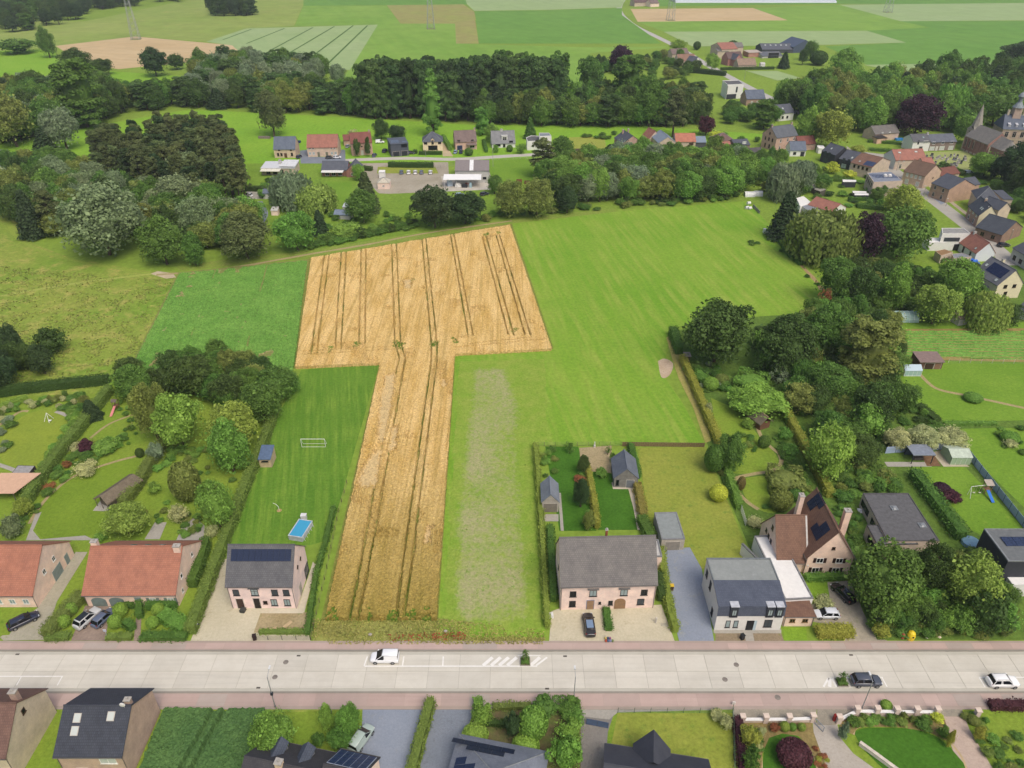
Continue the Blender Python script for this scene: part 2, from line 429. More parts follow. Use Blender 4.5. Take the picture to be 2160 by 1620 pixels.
def crown_proto(kind, var):
 """crown in a unit cell: radius 1, height 0..1; leaf sizes are relative to a radius of 1"""
 key = (kind, var)
 if key in PROTO: return PROTO[key]
 Qs = []; LV = []
 def add(C, N, size, lv, **k):
  Qs.append(leaves(C, N, size, **k)); LV.append(np.clip(lv, 0, 1))
 def clumps(cent, rad_, per, size, lvb, flat=1.0, **k):
  for c, r, b in zip(cent, rad_, lvb):
   d = sph(per); d[:, 2] = np.where(d[:, 2] < -.35, -d[:, 2], d[:, 2])
   C = c + d * r * RNG.uniform(.72, 1.06, (per, 1)) * np.array([1, 1, flat])
   add(C, d, size, b + RNG.normal(0, .16, per), **k)
 core = None; ZS[0] = {'tall': .24, 'poplar': .16, 'conifer': .36, 'pine': .3, 'ball': .55, 'box': .6, 'bush': .6}.get(kind, .5)
 if kind in ('round', 'oak', 'light', 'silver', 'ball', 'box', 'bush', 'purple'):
  n = {'round': 62, 'oak': 80, 'light': 54, 'silver': 70, 'ball': 1, 'box': 1, 'bush': 26, 'purple': 70}[kind]
  if kind in ('ball', 'box'):
   m = 2600; d = sph(m)
   C = d * RNG.uniform(.92, 1.03, (m, 1))
   if kind == 'box': C = np.sign(d) * np.abs(d) ** .45; C = C / np.max(np.abs(C), axis=1, keepdims=True) * RNG.uniform(.93, 1.02, (m, 1))
   C = C * np.array([1, 1, .5]) + np.array([0, 0, .5])
   add(C, d, .115, RNG.uniform(.2, .85, m), flop=.6); core = core_quads(1, 0, 1, .9)
  else:
   d = sph(n);
   sk = RNG.uniform(.86, 1.12, (n, 1)) * (1 + .12 * np.sin(3 * np.arctan2(d[:, 1:2], d[:, :1]) + var * 2.1))
   rr = RNG.uniform(.52, .8, (n, 1)) * sk
   d[:, 2] = np.clip(d[:, 2], -.8, 1)
   cent = d * rr * np.array([1, 1, .5]) + np.array([0, 0, .5])
   r = RNG.uniform(.2, .36, n) if kind != 'oak' else RNG.uniform(.16, .3, n)
   flat = .55 if kind != 'oak' else .5
   clumps(cent, r, 250 if kind != 'bush' else 150, .058 if kind != 'bush' else .1, RNG.uniform(.22, .8, n), flat=flat, flop=.6)
   core = core_quads(.92, .06, .92, .66)
   s = 260; dd = sph(s)                       # stray twigs outside the clumps
   add(dd * np.array([1, 1, .5]) * RNG.uniform(.8, 1.08, (s, 1)) + np.array([0, 0, .5]), dd, .1, RNG.uniform(.3, .9, s))
 elif kind in ('tall', 'poplar'):
  n = 86 if kind == 'tall' else 70
  z = RNG.uniform(.03, .97, n); t = RNG.uniform(0, 2 * math.pi, n)
  if kind == 'tall': prof = np.clip(1.15 * np.sqrt(np.clip(1 - ((z - .45) / .6) ** 2, 0, 1)), .2, 1) * .8
  else: prof = np.clip(np.minimum((z + .12) * 3, (1.05 - z) * 1.5), .12, .85)
  rr = prof * RNG.uniform(.45, 1, n)
  cent = np.stack([rr * np.cos(t), rr * np.sin(t), z], 1)
  clumps(cent, RNG.uniform(.2, .36, n), 150, .1 if kind == 'tall' else .13, RNG.uniform(.2, .75, n), flat=.2 if kind == 'tall' else .14, flop=.6, asp=1.2)
  core = core_quads(.75, .03, .95, .75)
 elif kind == 'conifer':
  for i in range(15):
   z = i / 15 * .95; r = 1.0 * (1 - z) ** .85 + .05; m = int(90 + 380 * r)
   t = RNG.uniform(0, 2 * math.pi, m); q = RNG.uniform(.35, 1.04, m) ** .7 * r * (1 + .13 * np.sin(t * (5 + i % 3) + i))
   C = np.stack([q * np.cos(t), q * np.sin(t), z + .05 * (1 - q / r) + RNG.uniform(-.018, .018, m)], 1)
   N = np.stack([np.cos(t) * .5, np.sin(t) * .5, np.full(m, .8)], 1)
   add(C, N, .12, RNG.uniform(.1, .7, m), flop=.45, asp=1.5)
  Q = []
  for a in range(10):
   for k in range(4):
    z0, z1 = k / 4 * .9 + .02, (k + 1) / 4 * .9 + .02; f = lambda z: .78 * (1 - z) ** .9
    p = lambda a, z: (f(z) * math.cos(a * .6283), f(z) * math.sin(a * .6283), z)
    Q.append([p(a, z0), p(a + 1, z0), p(a + 1, z1), p(a, z1)])
  core = np.array(Q)
 elif kind == 'pine':
  n = 84; t = RNG.uniform(0, 2 * math.pi, n); z = RNG.uniform(.2, .95, n)
  rr = RNG.uniform(.2, .82, n) * np.sqrt(np.clip(1.15 - z, .12, 1))
  cent = np.stack([rr * np.cos(t), rr * np.sin(t), z], 1)
  clumps(cent, RNG.uniform(.14, .27, n), 90, .07, RNG.uniform(.15, .85, n), flat=.22, flop=.9, asp=1.9)
 elif kind == 'willow':
  n = 46; d = sph(n); d[:, 2] = np.abs(d[:, 2]); cent = d * RNG.uniform(.45, .8, (n, 1)) * np.array([1, 1, .42]) + np.array([0, 0, .5])
  clumps(cent, RNG.uniform(.2, .32, n), 36, .1, RNG.uniform(.3, .75, n), flat=.5, flop=.6)
  m = 230; t = RNG.uniform(0, 2 * math.pi, m); r = RNG.uniform(.5, 1.05, m)
  zt = .5 + .42 * np.sqrt(np.clip(1.08 - r * r, .03, 1)); zb = RNG.uniform(.02, .3, m)
  for i in range(m):
   k = 20; zz = np.linspace(zt[i], zb[i], k)
   C = np.stack([np.full(k, r[i] * math.cos(t[i])), np.full(k, r[i] * math.sin(t[i])), zz], 1) + RNG.normal(0, .05, (k, 3)) * [1, 1, .5]
   N = np.tile([math.cos(t[i]), math.sin(t[i]), .35], (k, 1))
   add(C, N, .085, np.full(k, RNG.uniform(.3, .7)) + RNG.normal(0, .14, k), flop=.45, droop=2.0, asp=2.0)
  core = core_quads(.8, .1, .9, .66)
 elif kind == 'sparse':                              # half-bare, light birch-like crown
  n = 34; d = sph(n); cent = d * RNG.uniform(.3, .9, (n, 1)) * np.array([1, 1, .48]) + np.array([0, 0, .5])
  clumps(cent, RNG.uniform(.14, .28, n), 46, .085, RNG.uniform(.3, .8, n), flat=.6, flop=.9)
 ZS[0] = 1.0
 Q = np.concatenate(Qs); lv = np.concatenate(LV)
 if core is not None:
  Q = np.concatenate([Q, core]); lv = np.concatenate([lv, RNG.uniform(.3, .6, len(core))])
 PROTO[key] = quads_mesh('crown_' + kind, Q, lv, foliage()); return PROTO[key]
def trunk_proto(var, conifer=False):
 key = ('trunk', var, conifer)
 if key in PROTO: return PROTO[key]
 m = MB(); z0 = Vector((0, 0, 0)); r = .03
 n = 5
 for i in range(n):
  z1 = Vector((random.uniform(-.02, .02), random.uniform(-.02, .02), (i + 1) / n * .8)); r1 = r * .78
  m.tube(z0, z1, r, r1, 7)
  if i >= 1 and not conifer:
   for k in range(2):
    a = random.uniform(0, 6.28); m.tube(z1, z1 + Vector((math.cos(a) * .16, math.sin(a) * .16, .14)), r1 * .6, r1 * .15, 5)
  z0, r = z1, r1
 PROTO[key] = m.mesh('trunk', plain('#5e5344', .9, .1)); return PROTO[key]
def tree_at(name, label, loc, R, H, kind, color, group=None, low=.05, cat='tree', var=None):
 var = random.randrange(3) if var is None else var
 t = thing(name, label, cat, loc, random.uniform(0, 6.28), group)
 low = {'conifer': .05, 'poplar': .04, 'pine': .16, 'willow': .02, 'tall': .06}.get(kind, low)
 link('trunk', trunk_proto(var, kind in ('conifer', 'poplar')), t, sc=(H * .9, H * .9, H))
 link('crown', crown_proto(kind, var), t, loc=(0, 0, H * low), sc=(R, R * random.uniform(.92, 1.08), H * (1 - low)), color=color)
 return t
def shrub_at(label, loc, R, H, kind, color, group=None, name='shrub', cat='shrub'):
 o = link(name, crown_proto(kind, random.randrange(3)), loc=loc, rz=random.uniform(0, 6.28), color=color, sc=(R, R, H))
 return tag(o, label, cat, group)
# foliage colours (base colours, before light)
FC = {k: A(h, 1.15) for k, h in dict(dark='#46602a', deep='#3c5430', mid='#557a2e', fresh='#699436', bright='#7a9e38', lime='#84993a', yellow='#b0c038',
      silver='#768a62', grey='#75896a', pine='#5c6b3e', spruce='#3d5433', olive='#74833c', gold='#929838', rust='#8a5a34', purple='#3f2a3a', plum='#52303a',
      poplar='#4c6a36', willow='#86a045', hedge='#71893a', cream='#a6ae7a', dun='#7d7444', orange='#8f8a40').items()}
def jit(c, a=.1):
 k = random.uniform(1 - a, 1 + a); return (c[0] * k * random.uniform(.96, 1.05), c[1] * k, c[2] * k * random.uniform(.93, 1.07), 1)
NAMES = {'conifer': 'spruce_tree', 'poplar': 'poplar_tree', 'pine': 'pine_tree', 'willow': 'willow_tree', 'purple': 'beech_tree', 'sparse': 'birch_tree', 'oak': 'oak_tree', 'tall': 'poplar_tree'}
def T(x0, y0, x1, y1, kind, col, label, group=None, name=None):
 p, R, H = bbox_place(x0, y0, x1, y1, .06)
 return tree_at(name or NAMES.get(kind, 'deciduous_tree'), label, p, R, H, kind, jit(FC[col], .04), group)
def S(x0, y0, x1, y1, kind, col, label, group=None, name='shrub'):
 p, R, H = bbox_place(x0, y0, x1, y1, 0)
 return shrub_at(label, p, R, H, kind, jit(FC[col], .04), group, name)
def wood(px, n, Hm, Rm, mix, label, group, mind=.75, cat='tree', nm=None):
 """individual trees grown over a plot; mix = [(weight, kind, colour)]"""
 poly = [tuple(G(*p)[:2]) for p in px]; xs = [p[0] for p in poly]; ys = [p[1] for p in poly]
 if cat == 'tree': n = int(n * 1.65); mind *= .62
 pts = []; tries = 0; ws = [m[0] for m in mix]
 while len(pts) < n and tries < n * 60:
  tries += 1; q = np.array([[random.uniform(min(xs), max(xs)), random.uniform(min(ys), max(ys))]])
  if not inside(q, poly)[0]: continue
  R = random.uniform(*Rm)
  if any((q[0][0] - a) ** 2 + (q[0][1] - b) ** 2 < ((R + r) * mind) ** 2 for a, b, r in pts): continue
  pts.append((q[0][0], q[0][1], R))
 for x, y, R in pts:
  w, kind, col = random.choices(mix, ws)[0]
  H = random.uniform(*Hm)
  c = jit(FC[col], .12)
  if cat == 'shrub': shrub_at(label, (x, y, 0), R, H, kind, c, group, nm or 'shrub')
  else:
   lab = label if isinstance(label, str) else label[kind]
   tree_at(NAMES.get(kind, nm or 'deciduous_tree'), lab, (x, y, 0), R * (.62 if kind in ('poplar',) else 1), H, kind, c, group)
def hedge(px, w, h, col, label, group=None, leaf=.2, dens=30, name='hedge', world=False, zbase=0, loose=0.07):
 P = [np.array(p[:2], float) if world else np.array(G(*p)[:2]) for p in px]
 Qs = []; LV = []
 for a, b in zip(P[:-1], P[1:]):
  Ln = np.linalg.norm(b - a); d = (b - a) / Ln; nn = np.array((-d[1], d[0]))
  d3, n3, up = np.array((*d, 0)), np.array((*nn, 0)), np.array((0, 0, 1.))
  k = dens * (.2 / leaf) ** 2
  for (N, org, e1, l1, e2, l2) in ((up, -n3 * w / 2 + up * h, d3, Ln, n3, w), (n3, n3 * w / 2, d3, Ln, up, h), (-n3, -n3 * w / 2, d3, Ln, up, h),
                                         (-d3, -n3 * w / 2, n3, w, up, h), (d3, d3 * Ln - n3 * w / 2, n3, w, up, h)):
   m = int(l1 * l2 * k) + 4
   u, v = RNG.uniform(0, l1, m), RNG.uniform(0, l2, m)
   C = np.array((*a, zbase)) + org + np.outer(u, e1) + np.outer(v, e2) + N * (RNG.normal(.04, .05 + loose, m) + .42 * (vnoise(np.stack([u + 50 * a[0], v], 1), .9, 8) - .4))[:, None]
   Qs.append(leaves(C, np.tile(N, (m, 1)), leaf, flop=.8))
   LV.append(RNG.uniform(.15, .85, m) * .6 + .4 * vnoise(np.stack([u, v], 1) + a, 1.1, 5))
  s = .84
  c0 = [np.array((*(a + nn * w / 2 * q * s), 0)) for q in (-1, 1)]; c1 = [np.array((*(b + nn * w / 2 * q * s), 0)) for q in (-1, 1)]
  z0, z1 = up * (zbase + .03), up * (zbase + h * .9)
  A0, A1, B0, B1 = c0[0], c0[1], c1[0], c1[1]
  Qs.append(np.array([[A0 + z1, B0 + z1, B1 + z1, A1 + z1], [A0 + z0, B0 + z0, B0 + z1, A0 + z1], [A1 + z0, A1 + z1, B1 + z1, B1 + z0], [A0 + z0, A0 + z1, A1 + z1, A1 + z0], [B0 + z0, B1 + z0, B1 + z1, B0 + z1]]))
  LV.append(np.full(5, .4))
 me = quads_mesh(name, np.concatenate(Qs), np.concatenate(LV), foliage())
 return tag(link(name, me, color=FC[col] if isinstance(col, str) else col), label, 'hedge', group)
def tufts(name, px, n, size, h, col, label, world=False, spread=.6):
 """loose low growth nobody could count: grass tussocks, weeds, ground cover"""
 poly = [tuple(p[:2]) if world else tuple(G(*p)[:2]) for p in px]; xs = [p[0] for p in poly]; ys = [p[1] for p in poly]
 P = np.stack([RNG.uniform(min(xs), max(xs), n * 3), RNG.uniform(min(ys), max(ys), n * 3)], 1); P = P[inside(P, poly)]
 P = P[vnoise(P, .35, 3) + RNG.uniform(-.3, .3, len(P)) > 1 - spread][:n]
 if not len(P): return
 C = np.column_stack([P, RNG.uniform(.05, h, len(P))])
 N = np.tile([0, 0, 1.], (len(P), 1))
 me = quads_mesh(name, leaves(C, N, size, flop=.7), np.clip(.5 * vnoise(P, .5, 9) + RNG.uniform(0, .5, len(P)), 0, 1), foliage())
 return tag(link(name, me, color=FC[col] if isinstance(col, str) else col), label, kind='stuff')
# ------------------------------------------------------------------ ground, fields, paths
MEADOW = ground('#7f9a3c', '#8aa540', '#6f8f34', .02, .5, .25)
gm = MB(); gm.poly([(-2600, -200, 0), (2600, -200, 0), (2600, 3800, 0), (-2600, 3800, 0)])
tag(gm.obj('ground', MEADOW), kind='structure')
ROUGH = ground('#94a048', '#7a9a38', '#aaa85a', .04, .9, .36, 0, 0, 4.0, .5)
PAST = ground('#72a02e', '#88aa3c', '#a3b152', .018, 1.1, .24, .6, .17, 5.0, .66)
FARG = ground('#7fa545', '#8cae4e', '#75a03f', .008, .05, .14, .5, .3, 22.0, .8)
FARD = ground('#6d9a44', '#76a049', '#629040', .008, .06, .14, .5, .5, 24.0, .8)
PALE = ground('#a3b782', '#9cb479', '#93ad74', .01, .05, .1, .5, .4, 20.0, .8)
TAN = ground('#cfb78e', '#c6ad82', '#d8c49e', .02, .08, .14, .4, 1.2, 14.0, .7)
OLIV = ground('#8ba24c', '#9aa85a', '#a8a666', .01, .05, .16)
BROWN = ground('#a09a62', '#9aa058', '#8fa150', .02, .08, .15)
LAWN = ground('#6f9630', '#7da038', '#88a63e', .08, 1.6, .25)
LAWNM = ground('#5a842b', '#688f31', '#86a440', .07, 1.6, .22, .7, .2, 2.6, .8)
LAWND = ground('#446f22', '#4f7c28', '#3a6420', .15, 2.0, .3)
LAWNY = ground('#9aa048', '#8c9a3e', '#73903a', .12, 1.6, .3, 0, 0, 4.0, .56)
LAWNG = ground('#7d9a36', '#8a9f3c', '#6c8c30', .12, 1.8, .3)
SOIL = ground('#a2926d', '#b3a480', '#7d8a4a', .25, 2.2, .3)
PATCHY = ground('#a8a878', '#8ea54a', '#769a38', .3, 1.8, .3, 0, 0, 4.0, .46)
GRAVEL = ground('#c9c0a4', '#d2cab0', '#b9ae90', .12, 2.5, .14)
YARD = ground('#b5ad9c', '#a39b88', '#98976f', .1, 1.5, .18)
ASPH = ground('#7f8792', '#8a919b', '#747b85', .15, 3, .15)
BLUEG = ground('#8f98a6', '#9aa2ae', '#a5a79f', .12, 3, .14)
PAVG = ground('#aaa69b', '#b4b0a6', '#9d988c', .2, 2.5, .12)
DIRT = ground('#b3a27a', '#a79a6c', '#98a05a', .3, 2, .25)
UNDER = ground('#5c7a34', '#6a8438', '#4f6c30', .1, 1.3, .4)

# distant fields
def field(px, m, label): return sheet('field', px, m, label=label)
field([(-200, 40), (180, 45), (380, 3), (700, -30), (640, 10), (620, 55), (520, 60), (440, 88), (285, 77), (118, 97), (-200, 140)], OLIV, 'olive hay meadow below the dark wood')
field([(117, 97), (285, 77), (498, 96), (560, 115), (250, 146), (180, 135)], TAN, 'pale tan stubble field at the foot of the pylon')
field([(435, 88), (520, 60), (797, 52), (738, 148), (540, 140), (490, 96)], PALE, 'pale green cereal field with tramlines')
field([(640, 12), (815, 12), (845, 50), (960, 50), (962, 92), (1240, 100), (1430, 98), (1245, 112), (1250, 175), (700, 180), (738, 148), (797, 52), (622, 55)], FARG, 'bright green field around the middle pylon')
field([(815, 10), (975, 8), (1000, 24), (1004, 42), (960, 50), (845, 50)], BROWN, 'brownish thinly grown field strip')
field([(960, 50), (1002, 42), (1010, 92), (962, 92)], BROWN, 'bare brownish corner of the field')
field([(1002, 24), (1150, 22), (1312, 17), (1312, 32), (1395, 92), (1010, 92)], FARD, 'darker green field beside the country road')
field([(640, -25), (975, -25), (985, 9), (815, 11), (640, 12)], FARD, 'dark green far field strip')
field([(975, -25), (1330, -25), (1310, 16), (1150, 21), (1000, 23), (985, 9)], PALE, 'pale far field strip')
field([(1330, 19), (1588, 17), (1662, 43), (1345, 46)], TAN, 'tan ripe field beyond the country road')
field([(1330, -28), (2400, -28), (2400, 10), (1770, 8), (1345, 14)], FARD, 'green field by the plastic tunnels')
field([(1588, 17), (1770, 10), (1960, 45), (1950, 60), (1840, 66), (1400, 67), (1345, 46), (1662, 43)], FARG, 'bright green field between pale strips')
field([(1770, 10), (2300, 5), (2300, 42), (1900, 45)], PALE, 'pale field in front of the right pylon')
field([(1400, 67), (1828, 65), (1912, 90), (1700, 96), (1460, 98)], PALE, 'pale green strip above the farm')
field([(1740, 98), (1912, 90), (1828, 65), (1960, 58), (1900, 45), (2400, 44), (2400, 135), (1830, 137)], FARD, 'dark green beet field behind the park trees')
field([(1820, 137), (2400, 128), (2400, 150), (1900, 152)], PALE, 'pale strip along the park trees')
field([(1575, 150), (1640, 150), (1690, 165), (1640, 170)], PALE, 'small pale plot by the village road')
dk = plain('#56783a', .9, .1)
for (a, b) in (((470, 84), (530, 62)), ((520, 92), (600, 60)), ((575, 104), (660, 58)), ((610, 112), (705, 56)), ((660, 118), (745, 54)), ((690, 136), (775, 54))):
 ribbon('tramline', [a, b], 1.6, dk, smooth=False)
ZL[0] = 0.0243
# meadow behind the middle houses and the rough meadow on the left
GREEN1 = ground('#7fac35', '#8cb33c', '#6f9f2f', .04, .7, .25)
sheet('meadow', [(-150, 330), (220, 262), (400, 231), (760, 249), (1000, 264), (1300, 262), (1640, 285), (1640, 335), (560, 345), (520, 480), (-150, 470)], GREEN1)
sheet('meadow', [(230, 150), (380, 160), (380, 192), (240, 192)], GREEN1)
sheet('meadow', [(-50, 108), (115, 105), (130, 150), (40, 190), (-50, 185)], GREEN1)
sheet('meadow', [(690, 172), (780, 165), (780, 205), (690, 205)], GREEN1)
sheet('meadow', [(-300, 420), (30, 440), (60, 510), (150, 545), (330, 575), (378, 572), (270, 780), (200, 830), (-300, 850)], ROUGH)
ribbon('track', [(22, 440), (22, 480), (55, 515), (150, 548), (330, 580)], 1.5, ground('#93a747', '#8aa042', '#a0a552', .2, 1.5, .25), jitter=.2)
ribbon('track', [(-30, 630), (160, 598), (320, 578)], 1.2, ground('#a9b060', '#9fae52', '#b0ac68', .2, 1.5, .25), jitter=.3)
sheet('meadow_gravel_patch', [(318, 578), (332, 572), (365, 577), (372, 586), (350, 588)], ground('#cdbfa6', '#bfae90', '#98a05a', .4, 2, .2))
sheet('meadow_path_verge', [(378, 572), (650, 543), (1080, 472), (1300, 448), (1300, 440), (1080, 462), (640, 530), (370, 560)], ground('#8f9c4a', '#7f9a3c', '#a59a62', .2, 1.4, .35))
ribbon('dirt_path', [(330, 580), (420, 573), (520, 560), (650, 537), (780, 515), (900, 492), (1080, 466)], 1.3, DIRT, jitter=.25)
sheet('potato_field_soil', [(376, 575), (650, 547), (622, 770), (600, 820), (262, 800)], ground('#8f8a55', '#7f8a4a', '#a99a72', .2, 1.5, .3))
sheet('pasture', [(1080, 472), (1300, 447), (1578, 424), (1600, 450), (1650, 505), (1735, 605), (1728, 660), (1600, 668), (1425, 690), (1412, 712), (1398, 790), (1440, 850), (1487, 940), (1125, 940), (1152, 1345), (920, 1345), (962, 745), (1168, 735)], PAST)
sheet('wheat_field_soil', [(650, 545), (1080, 472), (1168, 737), (960, 750), (924, 1312), (676, 1312), (800, 770), (620, 777)], ground('#7d8a3c', '#8f8f4c', '#5f7d2a', .3, 1.5, .35))
# bare, thinly grown strip beside the wheat
TP = [tuple(G(*p)[:2]) for p in ((985, 770), (1075, 770), (1110, 860), (1108, 940), (1122, 1060), (1138, 1332), (960, 1335), (938, 1290), (945, 1100), (966, 950))]
def thin_h(P, poly):
 d = np.min([segdist(P, TP[i], TP[(i + 1) % len(TP)]) for i in range(len(TP))], axis=0)
 return np.full(len(P), ZL[0] + .012), np.clip(np.where(inside(P, TP), d, 0) / 3.2, 0, 1) * (.55 + .6 * vnoise(P, .12, 4))
tag(crop('thin_grass_strip', [(966, 762), (1150, 755), (1160, 930), (1128, 942), (1150, 1335), (930, 1335)], .6, thin_h, cropmat('thin'), None, .05), kind='structure')
sheet('bare_patch', smooth_path([(1388, 762), (1402, 757), (1420, 768), (1412, 792), (1395, 796), (1388, 762)], 4)[:-1], ground('#cbb7a0', '#bfa98e', '#98a05a', .5, 2.4, .2))
sheet('dry_verge', [(1405, 712), (1416, 708), (1450, 770), (1475, 840), (1500, 930), (1488, 935), (1462, 860), (1432, 800), (1420, 765)], ground('#b0a366', '#a3a055', '#8d9a45', .3, 2, .3))
ribbon('dirt_verge', [(1638, 495), (1660, 525), (1690, 560), (1718, 590), (1735, 612)], 1.6, ground('#b09a74', '#a79060', '#98a05a', .4, 2, .25), jitter=.3)
ZL[0] = 0.0247
# plots on the wheat side
sheet('lawn', [(636, 780), (800, 768), (712, 1075), (690, 1140), (655, 1150), (470, 1150), (520, 1030), (560, 930)], LAWNM)
sheet('verge', [(676, 1312), (924, 1312), (1152, 1345), (1145, 1362), (655, 1362)], ground('#a1a25a', '#8d9a45', '#b5a874', .2, 1.8, .4))
ZL[0] = 0.0251
# gardens left
sheet('garden_ground', [(-200, 815), (560, 800), (600, 830), (480, 1150), (395, 1345), (-250, 1350)], LAWNG)
sheet('meadow_strip', [(-200, 800), (240, 795), (240, 815), (-200, 835)], GREEN1)
sheet('lawn', smooth_path([(0, 925), (45, 880), (100, 865), (136, 880), (140, 910), (118, 950), (85, 985), (30, 985), (0, 965), (0, 925)], 4)[:-1], ground('#93a33c', '#86993a', '#7d9434', .1, 1.6, .25))
sheet('lawn', smooth_path([(75, 1120), (90, 1060), (130, 1020), (200, 990), (275, 968), (290, 985), (245, 1060), (215, 1115), (150, 1140), (95, 1138), (75, 1120)], 4)[:-1], ground('#7f9a34', '#74902f', '#8aa03e', .1, 1.6, .25))
ribbon('garden_path', [(-20, 975), (25, 990), (40, 1000)], 1.0, PAVG); ribbon('garden_path', [(118, 868), (145, 880), (148, 905), (130, 935), (110, 955)], 1.0, PAVG)
ribbon('garden_path', [(-5, 900), (40, 870), (60, 868)], .8, DIRT)
ribbon('garden_path', [(290, 962), (240, 975), (160, 1003), (110, 1040), (80, 1075), (62, 1105)], .7, DIRT); ribbon('garden_path', [(280, 875), (230, 895), (190, 925)], .6, DIRT)
sheet('patio', [(55, 1140), (75, 1085), (88, 1080), (70, 1120), (85, 1138), (180, 1130), (200, 1140)], PAVG)
sheet('patio', [(305, 1138), (327, 1102), (352, 1102), (337, 1138)], PAVG); sheet('patio', [(372, 1140), (390, 1098), (412, 1093), (432, 1110), (430, 1140)], PAVG)
sheet('patio', [(196, 1078), (222, 1043), (256, 1052), (226, 1079)], PAVG)
sheet('driveway', [(0, 1345), (82, 1281), (160, 1165), (185, 1165), (120, 1270), (95, 1350), (8, 1352)], ground('#a9a590', '#b5af9c', '#98a06a', .2, 2, .15))
sheet('lawn', [(-60, 1285), (50, 1283), (20, 1340), (-60, 1345)], LAWNG)
sheet('driveway', [(150, 1352), (180, 1278), (235, 1278), (222, 1352)], ground('#a08e80', '#8f7f72', '#b0a090', .3, 2.5, .2))
sheet('garden_path', [(282, 1352), (290, 1280), (300, 1280), (296, 1352)], ground('#a08e80', '#8f7f72', '#b0a090', .3, 2.5, .2))
ZL[0] = 0.0255
# pink house plot
sheet('gravel_yard', [(402, 1352), (470, 1180), (500, 1175), (491, 1283), (627, 1283), (660, 1188), (668, 1190), (640, 1300), (655, 1352)], GRAVEL)
sheet('front_garden_soil', [(550, 1293), (648, 1292), (655, 1335), (535, 1335)], SOIL)
sheet('path', [(640, 1290), (668, 1195), (660, 1185), (630, 1284), (550, 1284), (550, 1294), (640, 1294)], ground('#d6ceb8', '#cfc6ae', '#c4b99c', .2, 2, .1))
ZL[0] = 0.0259
# semi-detached plot
sheet('lawn', [(1150, 942), (1220, 942), (1258, 1120), (1180, 1120)], LAWND); sheet('lawn', [(1250, 990), (1290, 1000), (1335, 1040), (1355, 1118), (1262, 1118)], LAWND)
sheet('vegetable_bed', [(1222, 945), (1290, 940), (1290, 998), (1250, 995), (1225, 985)], SOIL)
sheet('lawn', [(1345, 945), (1488, 942), (1585, 1180), (1580, 1200), (1385, 1200)], LAWNY)
ribbon('garden_path', [(1330, 1030), (1342, 1075), (1350, 1118)], 1.0, ground('#d2c8b4', '#c8bda6', '#bdb298', .2, 2, .1), smooth=False)
sheet('patio', [(1290, 1018), (1345, 1018), (1345, 1032), (1293, 1032)], ground('#cfc6b4', '#c5bba6', '#bdb298', .2, 2, .1))
sheet('patio', [(1142, 1085), (1178, 1085), (1178, 1100), (1145, 1100)], PAVG); ribbon('garden_path', [(1180, 1040), (1186, 1120)], .6, PAVG, smooth=False)
sheet('gravel_yard', [(1158, 1358), (1163, 1290), (1180, 1284), (1395, 1276), (1425, 1358)], GRAVEL)
sheet('driveway', [(1388, 1160), (1455, 1155), (1480, 1200), (1507, 1358), (1434, 1358), (1405, 1250)], BLUEG)
ZL[0] = 0.0263
# white house and neighbours
sheet('front_garden_soil', [(1509, 1336), (1568, 1336), (1575, 1357), (1509, 1357)], ground('#8f8068', '#9c8c74', '#7f8a4a', .4, 2.5, .25)); sheet('front_garden_soil', [(1588, 1336), (1648, 1336), (1655, 1357), (1592, 1357)], ground('#8f8068', '#9c8c74', '#7f8a4a', .4, 2.5, .25))
sheet('path', [(1505, 1328), (1648, 1328), (1648, 1336), (1588, 1336), (1592, 1357), (1575, 1357), (1568, 1336), (1505, 1336)], PAVG)
sheet('lawn', [(1651, 1324), (1700, 1324), (1703, 1352), (1655, 1352)], ground('#86ab38', '#7da032', '#93b344', .2, 2, .25)); sheet('lawn', [(1700, 1230), (1745, 1228), (1760, 1258), (1715, 1262)], ground('#86ab38', '#7da032', '#93b344', .2, 2, .25))
sheet('driveway', [(1716, 1312), (1712, 1275), (1750, 1262), (1745, 1228), (1795, 1225), (1820, 1290), (1845, 1340), (1880, 1356), (1780, 1356), (1790, 1325)], YARD)
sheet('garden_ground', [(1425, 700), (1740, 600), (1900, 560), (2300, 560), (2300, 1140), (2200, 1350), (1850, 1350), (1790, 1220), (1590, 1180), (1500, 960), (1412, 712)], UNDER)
sheet('lawn', smooth_path([(1500, 840), (1560, 870), (1600, 920), (1640, 965), (1630, 990), (1560, 1000), (1530, 985), (1515, 930), (1500, 840)], 4)[:-1], LAWNG)
sheet('lawn', smooth_path([(1565, 1010), (1620, 1005), (1650, 1030), (1640, 1080), (1600, 1075), (1570, 1045), (1565, 1010)], 4)[:-1], LAWNG)
ribbon('garden_path', [(1640, 950), (1648, 975), (1630, 993), (1590, 1000), (1552, 1010), (1550, 1030), (1575, 1058), (1600, 1075)], .9, DIRT); ribbon('garden_path', [(1590, 880), (1608, 925), (1640, 955)], .8, DIRT)
sheet('lawn', [(1925, 985), (2035, 985), (2160, 1115), (2200, 1190), (2050, 1120), (1985, 1040), (1920, 1000)], LAWN)
sheet('lawn', [(1890, 760), (2300, 765), (2300, 885), (1990, 890), (1930, 860), (1900, 800)], LAWN)
sheet('lawn', [(2025, 905), (2300, 900), (2300, 1120), (2200, 1110), (2030, 945)], LAWN)
ribbon('garden_path', [(1940, 790), (1975, 820), (2040, 835), (2100, 848), (2200, 870)], 1.0, DIRT)
sheet('patio', [(1865, 975), (1960, 975), (1965, 985), (1872, 985)], PAVG); sheet('patio', [(1965, 955), (1985, 950), (2045, 985), (1990, 985)], ground('#c5bba6', '#bdb298', '#cfc6b4', .2, 2, .1))
